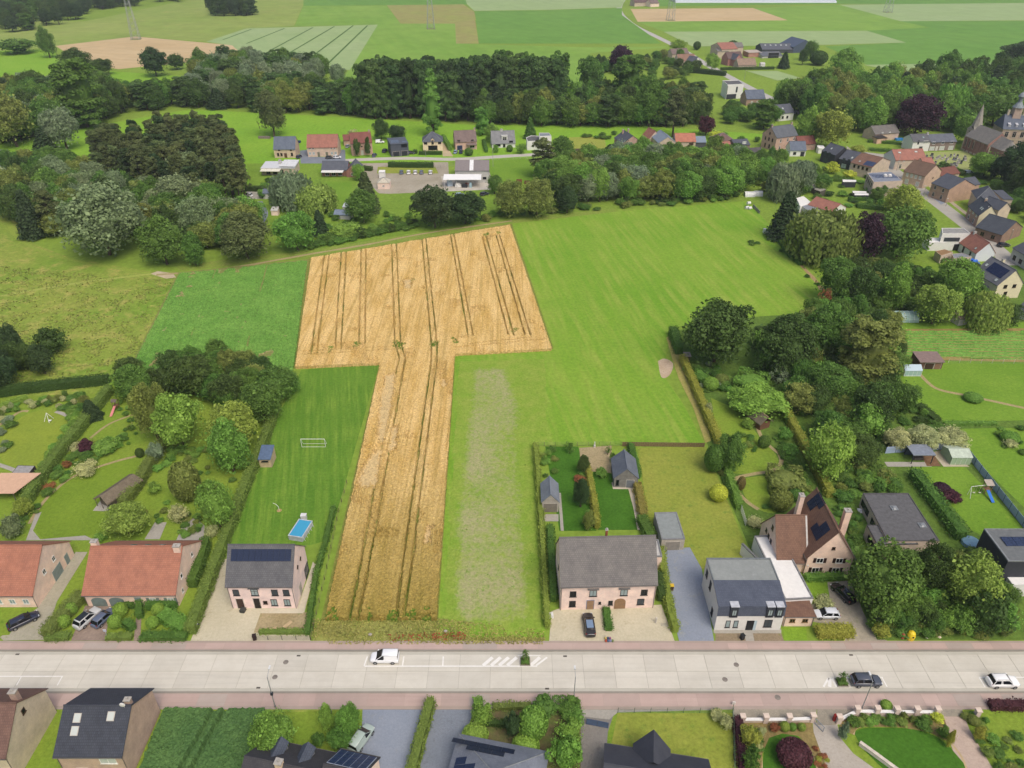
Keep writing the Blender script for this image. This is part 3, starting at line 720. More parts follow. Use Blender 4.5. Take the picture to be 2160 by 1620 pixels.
sheet('bark_bed', [(1940, 955), (1966, 953), (1985, 984), (1955, 984)], ground('#7a5f48', '#8a6c50', '#6a5240', .5, 3, .3))
sheet('vegetable_plot_soil', [(1888, 690), (2300, 690), (2300, 768), (1888, 758)], ground('#93874f', '#a8955c', '#7a8a40', .2, 1.5, .3))
sheet('lawn', [(1690, 545), (1900, 550), (1980, 560), (1980, 600), (1735, 590)], ground('#7d9a36', '#749232', '#88a03c', .1, 1.4, .25))
sheet('lawn', [(1870, 682), (2300, 680), (2300, 692), (1870, 695)], LAWN)
ZL[0] = 0.0267
# middle street, yards
MIDRD = concrete('#c9c5bb', '#bdb8ac', .02)
ribbon('road', [(640, 345), (760, 337), (860, 334), (960, 336), (1060, 330), (1130, 326), (1200, 322)], 5.0, MIDRD)
sheet('driveway', [(635, 352), (632, 318), (648, 316), (650, 331), (714, 331), (716, 316), (728, 316), (729, 345)], ASPH)
sheet('yard', [(750, 345), (945, 342), (950, 402), (880, 412), (800, 408), (735, 372)], YARD); sheet('yard', [(930, 372), (1035, 362), (1035, 404), (940, 408)], ground('#c9c3b8', '#bdb7aa', '#aaa393', .2, 1.5, .12))
sheet('grass_bank', [(797, 352), (918, 352), (925, 366), (795, 366)], LAWNY)
sheet('driveway', [(932, 302), (938, 302), (956, 330), (934, 330)], ground('#cbb896', '#bfae8c', '#b0a080', .2, 1.5, .12))
sheet('lawn', [(1033, 336), (1125, 332), (1125, 385), (1040, 392), (1032, 360)], LAWN)
sheet('garden_ground', [(520, 345), (740, 345), (800, 410), (1040, 400), (1060, 460), (880, 490), (650, 530), (600, 540), (570, 480), (530, 420)], ground('#749434', '#82a03c', '#66882e', .08, .9, .35))
sheet('lawn', [(690, 383), (742, 383), (742, 425), (690, 420)], LAWN)
sheet('yard', [(520, 395), (562, 400), (562, 420), (520, 420)], PAVG); ribbon('garden_path', [(548, 425), (560, 450), (552, 470)], 2.0, ASPH)
sheet('lawn', [(1200, 290), (1275, 288), (1280, 318), (1203, 318)], ground('#a2a750', '#98a248', '#8a9c40', .08, .9, .25))
ZL[0] = 0.0271
# village
VG = ground('#7a9638', '#86a040', '#6a8a30', .06, .8, .35)
sheet('garden_ground', [(1130, 330), (1640, 290), (1660, 260), (1880, 270), (2040, 320), (2300, 300), (2300, 580), (1990, 560), (1700, 545), (1640, 495), (1575, 425), (1250, 445), (1120, 450)], VG)
sheet('churchyard', [(1945, 322), (2040, 318), (2055, 340), (2040, 365), (1985, 362), (1945, 345)], ground('#98a85a', '#a9ab7a', '#8d9f50', .2, 1.5, .3))
VRD = concrete('#b9b5ab', '#aaa69c', .02)
ribbon('road', [(1322, -10), (1308, 10), (1309, 28), (1335, 52), (1380, 75), (1430, 100), (1480, 130), (1530, 158), (1590, 190), (1640, 215), (1680, 240)], 6.5, concrete('#c3c1bb', '#b5b2aa', .02))
ribbon('road', [(1740, 315), (1800, 328), (1860, 345), (1905, 375), (1960, 415), (2030, 468), (2090, 515), (2130, 555), (2180, 620)], 6.5, VRD)
ribbon('pavement', [(1875, 335), (1925, 366), (1985, 410), (2050, 460), (2105, 500)], 1.8, ground('#b8ab98', '#ada08c', '#c2b6a4', .2, 2, .1))
sheet('driveway', [(1955, 405), (1980, 405), (2000, 425), (1985, 432)], BLUEG); sheet('driveway', [(2060, 480), (2100, 482), (2140, 500), (2110, 515)], PAVG)
sheet('driveway', [(1785, 308), (1800, 318), (1900, 330), (1900, 336), (1790, 328)], PAVG)

# ------------------------------------------------------------------ the main road: slabs, gutters, kerbs, pavements
YN, YF = G(1080, 1452).y, G(1080, 1381).y          # near and far edge of the carriageway
X0, X1 = -105.0, 108.0
rd = MB().box(X0, YN - .55, -.3, X1, YF + .55, .012).obj('road', concrete('#b9b5a8', '#aeaa9d', .0)); tag(rd, kind='structure')
ym = (YN + YF) / 2 - .05
SLAB = concrete('#dcd8cb', '#cfcabc', .06)
for lane, (ya, yb) in enumerate(((YN, ym - .03), (ym + .03, YF))):
 n = 44; wl = (X1 - X0) / n
 me = MB().box(.0, ya, 0, wl - .06, yb, .03).mesh('concrete_slab', SLAB)
 for i in range(n): link('concrete_slab', me, rd, (X0 + i * wl + lane * 1.3 * 0, 0, .012))
KERB = concrete('#a9a498', '#9a958a', .08, .8)
pn = MB().box(X0, YN - 3.6, -.3, X1, YN - .85, .10).obj('pavement', concrete('#b7a79b', '#aa9a8e', .0)); tag(pn, kind='structure')
pf = MB().box(X0, YF + .85, -.3, X1, G(1080, 1357).y + .4, .10).obj('pavement', concrete('#b7a79b', '#aa9a8e', .0)); tag(pf, kind='structure')
YP = G(1080, 1357).y
pinks = [concrete('#c8b0a6', '#bda69c', .06), concrete('#beb0a6', '#b3a59b', .05), concrete('#c3ada3', '#b8a49a', .05)]
for par, (ya, yb) in ((pn, (YN - 3.05, YN - 1.05)), (pf, (YF + 1.05, YP))):
 x = X0; k = 0
 while x < X1:
  wl = random.choice((2.4, 3.1, 4.2, 5.5))
  MB().box(0, ya, .10, wl - .03, yb, .115).obj('paving_panel', pinks[random.choices((0, 1, 2), (5, 3, 4))[0]], par, (x, 0, 0)); x += wl; k += 1
kb = MB()
for (ya, yb) in ((YN - .85, YN - .6), (YF + .6, YF + .85)):
 k_ = MB().box(X0, ya, -.3, X1, yb, .12).obj('kerb', concrete('#9d988d', '#8f8a80', .0)); tag(k_, kind='structure')
for (ya, yb) in ((YN - .58, YN - .03), (YF + .03, YF + .58)):
 g_ = MB().box(X0, ya, 0, X1, yb, .03).obj('gutter', concrete('#c9c5b8', '#bcb8aa', .0), rd)
WHITE = plain('#f4f2ec', .6, .3, 0, .04)
def paint(name, px, w=.14, z=.047):
 P = [G(*p) for p in px]; m = MB()
 for a, b in zip(P[:-1], P[1:]):
  d = (b - a).normalized(); n = Vector((-d.y, d.x, 0)) * w / 2; u = d * w * .0
  m.poly([a - n - u + Vector((0, 0, z)), b - n + u + Vector((0, 0, z)), b + n + u + Vector((0, 0, z)), a + n - u + Vector((0, 0, z))])
 return m.obj(name, WHITE, rd)
paint('parking_line', [(769, 1405.5), (1133, 1405.5)], .22)
for x in ((775, 768), (852, 849), (935, 934)): paint('parking_line', [(x[0], 1385), (x[1], 1405)], .2, .0475)
for x in (1019, 1036, 1053, 1070, 1119): paint('hatch_stripe', [(x, 1404), (x + 20, 1387)], .55, .048)
paint('hatch_stripe', [(1131, 1404), (1154, 1387)], .3, .0485); paint('parking_line', [(1092, 1383), (1140, 1383)], .12, .0472)
paint('parking_line', [(-20, 1427), (133, 1427)], .18); paint('parking_line', [(131, 1428), (121, 1446)], .18, .0476); paint('parking_line', [(45, 1428), (35, 1446)], .18, .0476)
paint('parking_line', [(1860, 1429), (1871, 1449)], .18, .0476); paint('parking_line', [(1780, 1429), (1862, 1429)], .16)
for a, b in (((1748, 1430), (1737, 1449)), ((1750.5, 1430), (1750, 1449)), ((1754, 1430), (1764, 1449))): paint('chevron_stripe', [a, b], .28 if a[0] != 1750.5 else .5, .048)
paint('parking_line', [(2065, 1429), (2078, 1450)], .18, .0476); paint('parking_line', [(2065, 1429), (2200, 1429)], .16)
iron = plain('#8d857c', .7, .4, 0, .2)
for (x, y) in ((603, 1397), (580, 1428.5), (1553, 1402.5), (1529, 1433.5)):
 p = G(x, y); MB().tube((0, 0, 0), (0, 0, .012), .42, n=16).obj('manhole_cover', iron, rd, (p.x, p.y, .042))
for (x, y) in ((37, 1380.5), (630, 1383.5), (1192, 1384.5), (1795, 1382), (1154, 1453), (545, 1451)):
 p = G(x, y); MB().box(-.3, -.14, 0, .3, .14, .02).obj('drain_grate', plain('#5d5750', .8), rd, (p.x, p.y, .03))
p = G(1640, 1472); MB().tube((0, 0, 0), (0, 0, .012), .45, n=16).obj('manhole_cover', iron, pn, (p.x, p.y, .116))
ZL[0] = 0.0275
# verge setts and cobbled forecourts by the white pillared wall, driveways at the bottom
SETT = tiles('#b3ab98', '#a49c8a', .16, .16, .35, .9)
def paved(name, px, mat, z):
 P = [G(*p) for p in px]; m = MB(); m.prism([(q.x, q.y) for q in P], -.1, z); return tag(m.obj(name, mat), kind='structure')
paved('cobbled_forecourt', [(1546, 1486), (1722, 1486), (1722, 1525), (1546, 1525)], SETT, .085); paved('cobbled_forecourt', [(1723.5, 1486), (2030, 1486), (2030, 1512), (1800, 1512), (1760, 1530), (1723.5, 1530)], SETT, .088)
BASEB = G(1080, 1487)
sheet('garden_ground', [(-300, 1491), (2500, 1491), (2500, 1800), (-300, 1800)], LAWNG)
sheet('driveway', [(765, 1490), (905, 1490), (875, 1640), (760, 1640)], BLUEG); sheet('driveway', [(918, 1490), (1003, 1490), (985, 1540), (955, 1640), (880, 1640)], ASPH)
sheet('driveway', [(1222, 1490), (1300, 1490), (1282, 1545), (1275, 1640), (1225, 1640)], ground('#8a8680', '#95918a', '#7d7972', .2, 3, .15)); sheet('forecourt', [(1222, 1489), (1545, 1489), (1545, 1497), (1303, 1503), (1285, 1518), (1232, 1512)], PAVG)
sheet('lawn', [(1303, 1505), (1545, 1505), (1550, 1640), (1275, 1640)], LAWNY)
sheet('driveway', [(1714, 1525), (1765, 1525), (1775, 1560), (1800, 1590), (1870, 1640), (1745, 1640), (1720, 1580)], ground('#c0b8ac', '#b5ada0', '#a8a094', .3, 3, .12)); sheet('garden_path', [(1975, 1500), (2030, 1500), (2045, 1540), (2105, 1640), (2030, 1640), (2005, 1570)], ground('#c9b5a6', '#bfab9c', '#b09c8c', .3, 3, .14))
sheet('lawn', smooth_path([(1800, 1545), (1830, 1536), (1920, 1538), (1975, 1555), (2015, 1590), (2040, 1640), (1900, 1640), (1830, 1590), (1800, 1545)], 5)[:-1], LAWND)
sheet('lawn', smooth_path([(1610, 1600), (1615, 1560), (1640, 1548), (1680, 1552), (1712, 1590), (1725, 1640), (1610, 1660), (1610, 1600)], 5)[:-1], LAWND)
EDG = ground('#c9b48c', '#bda87e', '#b09c74', .4, 2, .12)
ribbon('lawn_edging', [(1800, 1550), (1808, 1535), (1850, 1531), (1930, 1534), (1985, 1552), (2025, 1592), (2045, 1640)], .3, EDG); ribbon('lawn_edging', [(1608, 1640), (1606, 1580), (1620, 1552), (1650, 1544), (1685, 1549), (1712, 1580), (1728, 1640)], .3, EDG)
sheet('flower_bed_soil', [(1565, 1523), (1712, 1523), (1716, 1545), (1750, 1640), (1735, 1640), (1712, 1585), (1685, 1553), (1650, 1548), (1622, 1557), (1608, 1590), (1605, 1640), (1565, 1640)], ground('#8a7a50', '#9a8a5a', '#7a8a45', .4, 2.5, .3))
sheet('flower_bed_soil', [(1780, 1512), (1990, 1512), (2010, 1570), (1960, 1545), (1900, 1535), (1810, 1533), (1798, 1550), (1770, 1535)], ground('#8a7a50', '#9a8a5a', '#7a8a45', .4, 2.5, .3))
sheet('flower_bed_soil', [(1005, 1495), (1225, 1500), (1225, 1640), (960, 1640), (990, 1540)], ground('#7a6a50', '#6a7a40', '#86765a', .4, 2.5, .3))
sheet('front_strip', [(560, 1490), (765, 1490), (765, 1500), (560, 1503)], ROUGH)

# ------------------------------------------------------------------ standing crops
def tram(px): return [tuple(G(*p, .6)[:2]) for p in px]
UP = [((685, 535), (656, 748)), ((695, 534), (668, 748)), ((720, 530), (707, 735)), ((731, 528), (719, 735)), ((762, 527), (757, 724)), ((772, 526), (770, 724)),
      ((826, 514), (833, 724)), ((836, 513), (845, 724)), ((890, 504), (910, 728)), ((898, 503), (922, 728)), ((950, 494), (987, 708)), ((957, 493), (998, 709)),
      ((1017, 499), (1072, 707)), ((1025, 498), (1084, 709)), ((1046, 496), (1107, 707)), ((1053, 495), (1119, 708)),
      ((833, 724), (842, 755)), ((845, 724), (855, 755)), ((842, 755), (825, 830)), ((855, 755), (842, 830)), ((825, 830), (756, 1215)), ((842, 830), (774, 1215)), ((756, 1215), (737, 1305)), ((774, 1215), (756, 1305)),
      ((910, 728), (909, 765)), ((922, 728), (921, 765)), ((909, 765), (846, 1215)), ((921, 765), (865, 1215)), ((846, 1215), (836, 1300)), ((865, 1215), (851, 1300)),
      ((640, 748), (830, 738)), ((640, 741), (830, 732)), ((960, 733), (1150, 716)), ((985, 726), (1120, 712)), ((668, 533), (1062, 482)), ((668, 540), (840, 512)),
      ((737, 1303), (930, 1295))]
TR = [tram(t) for t in UP]
WEED = [tuple(G(*p)[:2]) for p in ((835, 730), (845, 735), (912, 735), (918, 728), (960, 722), (755, 728), (700, 738), (868, 595), (1085, 700), (890, 508), (835, 515), (1025, 498), (765, 528), (1050, 495), (870, 1300), (830, 1305), (780, 1305), (900, 1308), (700, 1305))]
LODGE = [[tuple(G(*p, .6)[:2]) for p in q] for q in ([(812, 790), (835, 785), (826, 860), (808, 935), (795, 925), (800, 850)], [(788, 950), (805, 945), (795, 1020), (770, 1030), (752, 1015), (765, 985)], [(898, 1110), (912, 1105), (908, 1145), (893, 1150)], [(930, 800), (942, 795), (940, 815), (930, 818)],
                                                     [(850, 590), (868, 587), (868, 608), (852, 608)], [(826, 900), (842, 895), (835, 950), (818, 950)])]
def wheat_h(P, poly):
 h = .82 + .16 * (vnoise(P, 2.2, 1) - .5) + .22 * (vnoise(P, .25, 2) - .5) + RNG.normal(0, .06, len(P)); w = np.zeros(len(P))
 for i, (a, b) in enumerate(TR):
  wob = (vnoise(P, .5, 20 + i) - .5) * .2
  d = segdist(P, a, b) + wob; m = d < .19
  h = np.where(m, .05 + RNG.uniform(0, .1, len(P)), h); w = np.where(m, .18 + .35 * vnoise(P, .12, 40 + i) ** 2, w)
 for c in WEED:
  d = np.linalg.norm((P - np.array(c)) * np.array([1, .55]), axis=1); k = (d < 1.5 * (.1 + vnoise(P, .9, 7))) & (RNG.uniform(0, 1, len(P)) < .75)
  w = np.where(k, np.maximum(w, .45 + RNG.uniform(-.1, .2, len(P))), w); h = np.where(k, h * .7, h)
 for pl in LODGE:
  k = inside(P + RNG.normal(0, .3, P.shape), pl); h = np.where(k, .22 + .14 * vnoise(P, 1.5, 3), h); w = np.where(k, -1.0, w)
 k = (vnoise(P, .22, 77) > .8) & (RNG.uniform(0, 1, len(P)) < .6) & (w < .1); h = np.where(k, h * .62, h)
 return h, w
crop('wheat', [(656, 544), (1076, 474), (1165, 737), (960, 748), (922, 1306), (684, 1306), (801, 767), (622, 775)], .2, wheat_h, cropmat('wheat'), 'ripe golden wheat standing in a T-shaped field with wheel tracks', .6)
pr = (np.array(G(375, 575)[:2]), np.array(G(268, 790)[:2])); pdir = pr[1] - pr[0]; pdir /= np.linalg.norm(pdir); pnr = np.array((-pdir[1], pdir[0]))
pr2 = (np.array(G(650, 547)[:2]), np.array(G(622, 765)[:2])); d2 = pr2[1] - pr2[0]; d2 /= np.linalg.norm(d2); pdir = (pdir * .35 + d2 * .65); pdir /= np.linalg.norm(pdir); pnr = np.array((-pdir[1], pdir[0]))
BARE = [tuple(G(*p)[:2]) for p in ((405, 580), (400, 605), (385, 622), (470, 573), (500, 571), (600, 553), (548, 755), (562, 748), (555, 765), (455, 760), (330, 765), (520, 768))]
def potato_h(P, poly):
 c = P @ pnr; h = .36 + .1 * np.cos(c * 2 * math.pi / .8) + .42 * (vnoise(P, 1.5, 11) - .5) + RNG.normal(0, .05, len(P)); w = np.zeros(len(P))
 t = np.abs(((c + .4 * (vnoise(P, .1, 4) - .5)) % 16) - 8) < .3; h = np.where(t & (vnoise(P, .15, 8) > .45), .05, h)
 for q in BARE:
  d = np.linalg.norm((P - np.array(q)) * np.array([1, .6]), axis=1); k = d < 2.0 * vnoise(P, .7, 6); h = np.where(k, .03, h); w = np.where(k, .8, w)
 k = (vnoise(P, .6, 31) > .93); h = np.where(k, h * .4, h); w = np.where(k, .35, w)
 return np.maximum(h, .03), w
crop('potato_plants', [(378, 577), (649, 549), (622, 768), (606, 815), (264, 798)], .27, potato_h, cropmat('potato'), 'dark green potato plants in close rows left of the wheat', .2)
def beet_h(P, poly):
 h = .22 + .2 * np.cos(P[:, 1] * 2 * math.pi / 1.5) + .15 * (vnoise(P, 1.2, 12) - .5); w = (vnoise(P * np.array([.15, 1]), .8, 14) > .93) * .7
 return np.where(w > .3, .04, np.maximum(h, .03)), w
crop('vegetable_rows', [(1895, 698), (2230, 698), (2230, 762), (1905, 752)], .35, beet_h, cropmat('potato'), 'rows of green vegetables in the plot above the stable', .2)
def maize_h(P, poly):
 h = .8 + .2 * (vnoise(P, 2.5, 21) - .5) + RNG.normal(0, .08, len(P))
 for a, b in (((456, 1490), (378, 1625)), ((478, 1490), (402, 1625))):
  h = np.where(segdist(P, tram([a])[0], tram([b])[0]) < .35, .05, h)
 return h, np.zeros(len(P))
crop('green_wheat', [(345, 1492), (560, 1494), (535, 1640), (285, 1640)], .2, maize_h, cropmat('grain'), 'young dark green grain beside the dark roofed house', .6)
tufts('weeds', [(660, 1306), (925, 1306), (1150, 1330), (1145, 1360), (655, 1360)], 5000, .26, .22, A('#9a9a50', 1.0), 'rank grass and weeds between the wheat and the pavement')
tufts('poppies', [(815, 1340), (980, 1335), (985, 1352), (820, 1355)], 350, .2, .4, A('#c0452e'), 'red poppies at the edge of the pavement', spread=.55)
tufts('grass_tussocks', [(930, 780), (1120, 780), (1145, 1330), (930, 1330)], 2500, .28, .08, 'fresh', 'scattered green tufts on the thin grass strip', spread=.42)
tufts('grass_tussocks', [(-20, 560), (330, 590), (375, 585), (270, 780), (-20, 830)], 6000, .5, .12, A('#8f9a48'), 'long tussocky grass of the left meadow', spread=.5)
# ------------------------------------------------------------------ woods: single trees over each plot
wood([(-60, 74), (60, 66), (110, 58), (182, 40), (182, 24), (60, 12), (-120, 16)], 56, (13, 18), (6, 9), [(3, 'round', 'dark'), (2, 'oak', 'deep'), (1, 'tall', 'mid')], 'dark broadleaf tree in the wood above the hay meadow', 'trees of the wood above the hay meadow', nm='forest_tree')
wood([(182, 24), (280, 14), (384, 4), (400, -8), (150, -8)], 40, (14, 18), (6, 9), [(3, 'round', 'deep'), (2, 'oak', 'dark')], 'blue-green broadleaf tree in the far wood edge', 'trees of the far wood edge', nm='forest_tree')
wood([(438, 34), (536, 34), (530, 22), (442, 22)], 14, (17, 20), (5, 7), [(3, 'tall', 'dark'), (2, 'round', 'deep')], 'tall tree in the lone copse on the hay meadow', 'trees of the lone copse', nm='copse_tree')
wood([(-80, 225), (60, 205), (180, 200), (262, 220), (420, 208), (560, 205), (735, 215), (762, 246), (560, 236), (420, 227), (280, 236), (200, 260), (100, 288), (-80, 316)], 92, (12, 18), (5.5, 8.5), [(4, 'round', 'mid'), (3, 'round', 'dark'), (2, 'oak', 'olive'), (2, 'silver', 'grey'), (2, 'tall', 'poplar'), (1, 'conifer', 'spruce')], {k: v + ' in the tree belt along the upper meadow' for k, v in dict(round='rounded green tree', oak='spreading olive tree', silver='greyish willow', tall='tall slim tree', conifer='dark spruce').items()}, 'trees of the belt along the upper meadow', nm='hedgerow_tree')
wood([(-60, 250), (100, 222), (230, 208), (275, 232), (200, 258), (100, 288), (-60, 312)], 26, (15, 20), (6.5, 9), [(3, 'round', 'mid'), (2, 'oak', 'olive'), (2, 'round', 'dark')], {'round': 'large rounded tree at the left end of the tree belt', 'oak': 'large olive tree at the left end of the tree belt'}, 'large trees at the left end of the belt', nm='hedgerow_tree')
wood([(400, 160), (470, 143), (560, 150), (680, 165), (722, 182), (600, 198), (430, 188)], 34, (13, 18), (5.5, 8), [(3, 'round', 'mid'), (2, 'silver', 'grey'), (2, 'tall', 'poplar'), (1, 'willow', 'olive')], {k: v + ' in the grove below the pale tramlined field' for k, v in dict(round='rounded green tree', silver='greyish willow', tall='tall slim tree', willow='drooping willow').items()}, 'trees of the grove below the tramlined field', nm='grove_tree')
wood([(768, 250), (1000, 258), (1004, 240), (768, 230)], 30, (26, 31), (5.2, 7.5), [(3, 'tall', 'poplar'), (1, 'tall', 'deep')], 'towering dark poplar in the row behind the detached houses', 'tall poplars behind the detached houses')
wood([(1000, 240), (1180, 240), (1180, 226), (1000, 226)], 15, (27, 32), (5.5, 8), [(3, 'tall', 'poplar'), (1, 'tall', 'mid')], 'towering poplar at the back of the wood below the dark green field', 'tall poplars at the back of the wood')
wood([(1000, 262), (1180, 268), (1400, 268), (1500, 266), (1470, 230), (1400, 218), (1185, 222), (1180, 240), (1000, 240)], 80, (11, 18), (4.5, 7.2), [(4, 'round', 'mid'), (3, 'round', 'dark'), (2, 'oak', 'olive'), (2, 'tall', 'poplar'), (1, 'conifer', 'spruce'), (1, 'willow', 'fresh')], {k: v + ' in the mixed wood above the village gardens' for k, v in dict(round='rounded green tree', oak='spreading olive tree', willow='drooping willow', tall='tall slim tree', conifer='dark spruce').items()}, 'trees of the mixed wood above the village', nm='woodland_tree')
wood([(1240, 138), (1300, 130), (1440, 122), (1480, 150), (1440, 172), (1330, 178), (1240, 150)], 24, (5, 9), (3, 4.8), [(3, 'round', 'mid'), (2, 'round', 'dark'), (1, 'oak', 'olive')], {'round': 'rounded tree round the hamlet gardens by the country road', 'oak': 'olive tree round the hamlet gardens by the country road'}, 'trees of the hamlet gardens', nm='garden_tree')
wood([(1632, 228), (1700, 208), (1800, 198), (1960, 192), (2040, 215), (2062, 258), (2030, 285), (1900, 268), (1820, 286), (1720, 262)], 66, (14, 20), (5.5, 8.5), [(4, 'round', 'fresh'), (4, 'oak', 'mid'), (3, 'round', 'olive'), (2, 'oak', 'dark'), (1, 'conifer', 'spruce')], {k: v + ' in the castle park' for k, v in dict(round='rounded leafy tree', oak='spreading old tree', conifer='dark spruce').items()}, 'trees of the castle park', nm='park_tree')
wood([(2000, 180), (2160, 165), (2280, 160), (2300, 262), (2160, 245), (2060, 235), (2040, 212)], 36, (16, 22), (5.5, 8.5), [(3, 'round', 'dark'), (3, 'oak', 'mid'), (1, 'conifer', 'spruce')], {k: v + ' on the wooded slope behind the castle' for k, v in dict(round='rounded dark tree', oak='spreading tree', conifer='dark spruce').items()}, 'trees of the slope behind the castle', nm='hillside_tree')
wood([(2130, 340), (2300, 330), (2300, 440), (2150, 430), (2100, 385)], 18, (10, 15), (4.5, 6.5), [(3, 'round', 'dark'), (2, 'oak', 'deep'), (1, 'conifer', 'spruce')], {k: v + ' below the castle wall' for k, v in dict(round='rounded dark tree', oak='spreading dark tree', conifer='dark spruce').items()}, 'dark trees below the castle wall', nm='hillside_tree')
wood([(200, 345), (300, 310), (470, 305), (515, 345), (522, 425), (430, 445), (300, 405), (215, 395)], 70, (15, 18.5), (3.6, 5.4), [(5, 'pine', 'pine'), (1, 'pine', 'deep')], 'dark Scots pine in the dense pine clump', 'pines of the dense clump', .6)
wood([(20, 415), (130, 385), (300, 415), (480, 440), (560, 520), (430, 530), (300, 500), (120, 495), (30, 470)], 74, (8, 13), (4, 6.5), [(3, 'round', 'mid'), (2, 'round', 'dark'), (2, 'silver', 'silver'), (1, 'oak', 'olive')], {k: v + ' at the foot of the pine clump' for k, v in dict(round='rounded green tree', silver='silvery willow', oak='olive tree').items()}, 'broadleaf trees at the foot of the pines', .6, nm='woodland_edge_tree')
wood([(1190, 432), (1300, 428), (1450, 424), (1560, 418), (1575, 365), (1500, 350), (1300, 355), (1210, 365), (1140, 395)], 74, (9.5, 14), (4.6, 7.2), [(5, 'round', 'fresh'), (5, 'round', 'mid'), (2, 'round', 'dark'), (2, 'oak', 'olive'), (1, 'silver', 'grey')], {k: v + ' in the thicket at the top of the pasture' for k, v in dict(round='rounded green tree', silver='greyish tree', oak='olive tree').items()}, 'trees of the thicket above the pasture', .6, nm='thicket_tree')
wood([(1600, 720), (1740, 670), (1880, 680), (1890, 800), (1860, 900), (1800, 990), (1720, 920), (1640, 840)], 64, (4, 8.5), (2.4, 4.6), [(4, 'round', 'mid'), (3, 'round', 'dark'), (2, 'oak', 'olive'), (2, 'bush', 'fresh'), (1, 'sparse', 'grey')], {k: v + ' in the overgrown plot right of the pasture' for k, v in dict(round='rounded green tree', bush='low bushy tree', sparse='thin pale tree', oak='olive tree').items()}, 'trees of the overgrown plot', .6, nm='wild_tree')
wood([(1740, 600), (1860, 575), (1960, 580), (2050, 600), (2060, 660), (1960, 670), (1880, 650), (1790, 660)], 20, (4, 8), (2.4, 4.2), [(4, 'round', 'mid'), (3, 'round', 'dark'), (1, 'oak', 'olive')], {k: v + ' in the gardens behind the polytunnel' for k, v in dict(round='rounded green tree', oak='olive tree').items()}, 'trees of the gardens behind the polytunnel', .6, nm='garden_tree')
wood([(1805, 1200), (1960, 1200), (2060, 1190), (2110, 1245), (2130, 1328), (1980, 1335), (1880, 1330), (1830, 1290)], 40, (2.5, 5.5), (1.5, 3), [(4, 'round', 'mid'), (2, 'round', 'dark'), (2, 'bush', 'fresh'), (1, 'oak', 'olive')], {k: v + ' in the wild plot beside the yellow container' for k, v in dict(round='rounded small tree', bush='tangled bush', oak='olive small tree').items()}, 'small trees of the wild plot', .6, nm='wild_tree')
wood([(-40, 760), (40, 740), (100, 790), (60, 830), (-60, 850)], 8, (7, 10), (3, 4.5), [(3, 'round', 'deep'), (1, 'oak', 'dark')], {k: v + ' at the corner of the left meadow' for k, v in dict(round='dark rounded tree', oak='dark spreading tree').items()}, 'dark trees at the corner of the left meadow', .6, nm='meadow_tree')
wood([(1640, 300), (1720, 290), (1720, 310), (1680, 320)], 5, (7, 10), (3, 4), [(1, 'round', 'mid')], 'rounded tree beside the tall brick house', 'trees beside the tall brick house')
wood([(1530, 240), (1640, 244), (1640, 264), (1520, 264)], 9, (6, 9), (3.5, 5), [(3, 'round', 'mid'), (1, 'oak', 'olive'), (1, 'round', 'dark')], {'round': 'rounded tree between the white cube house and the brick house', 'oak': 'olive tree between the white cube house and the brick house'}, 'trees below the white cube house', nm='garden_tree')
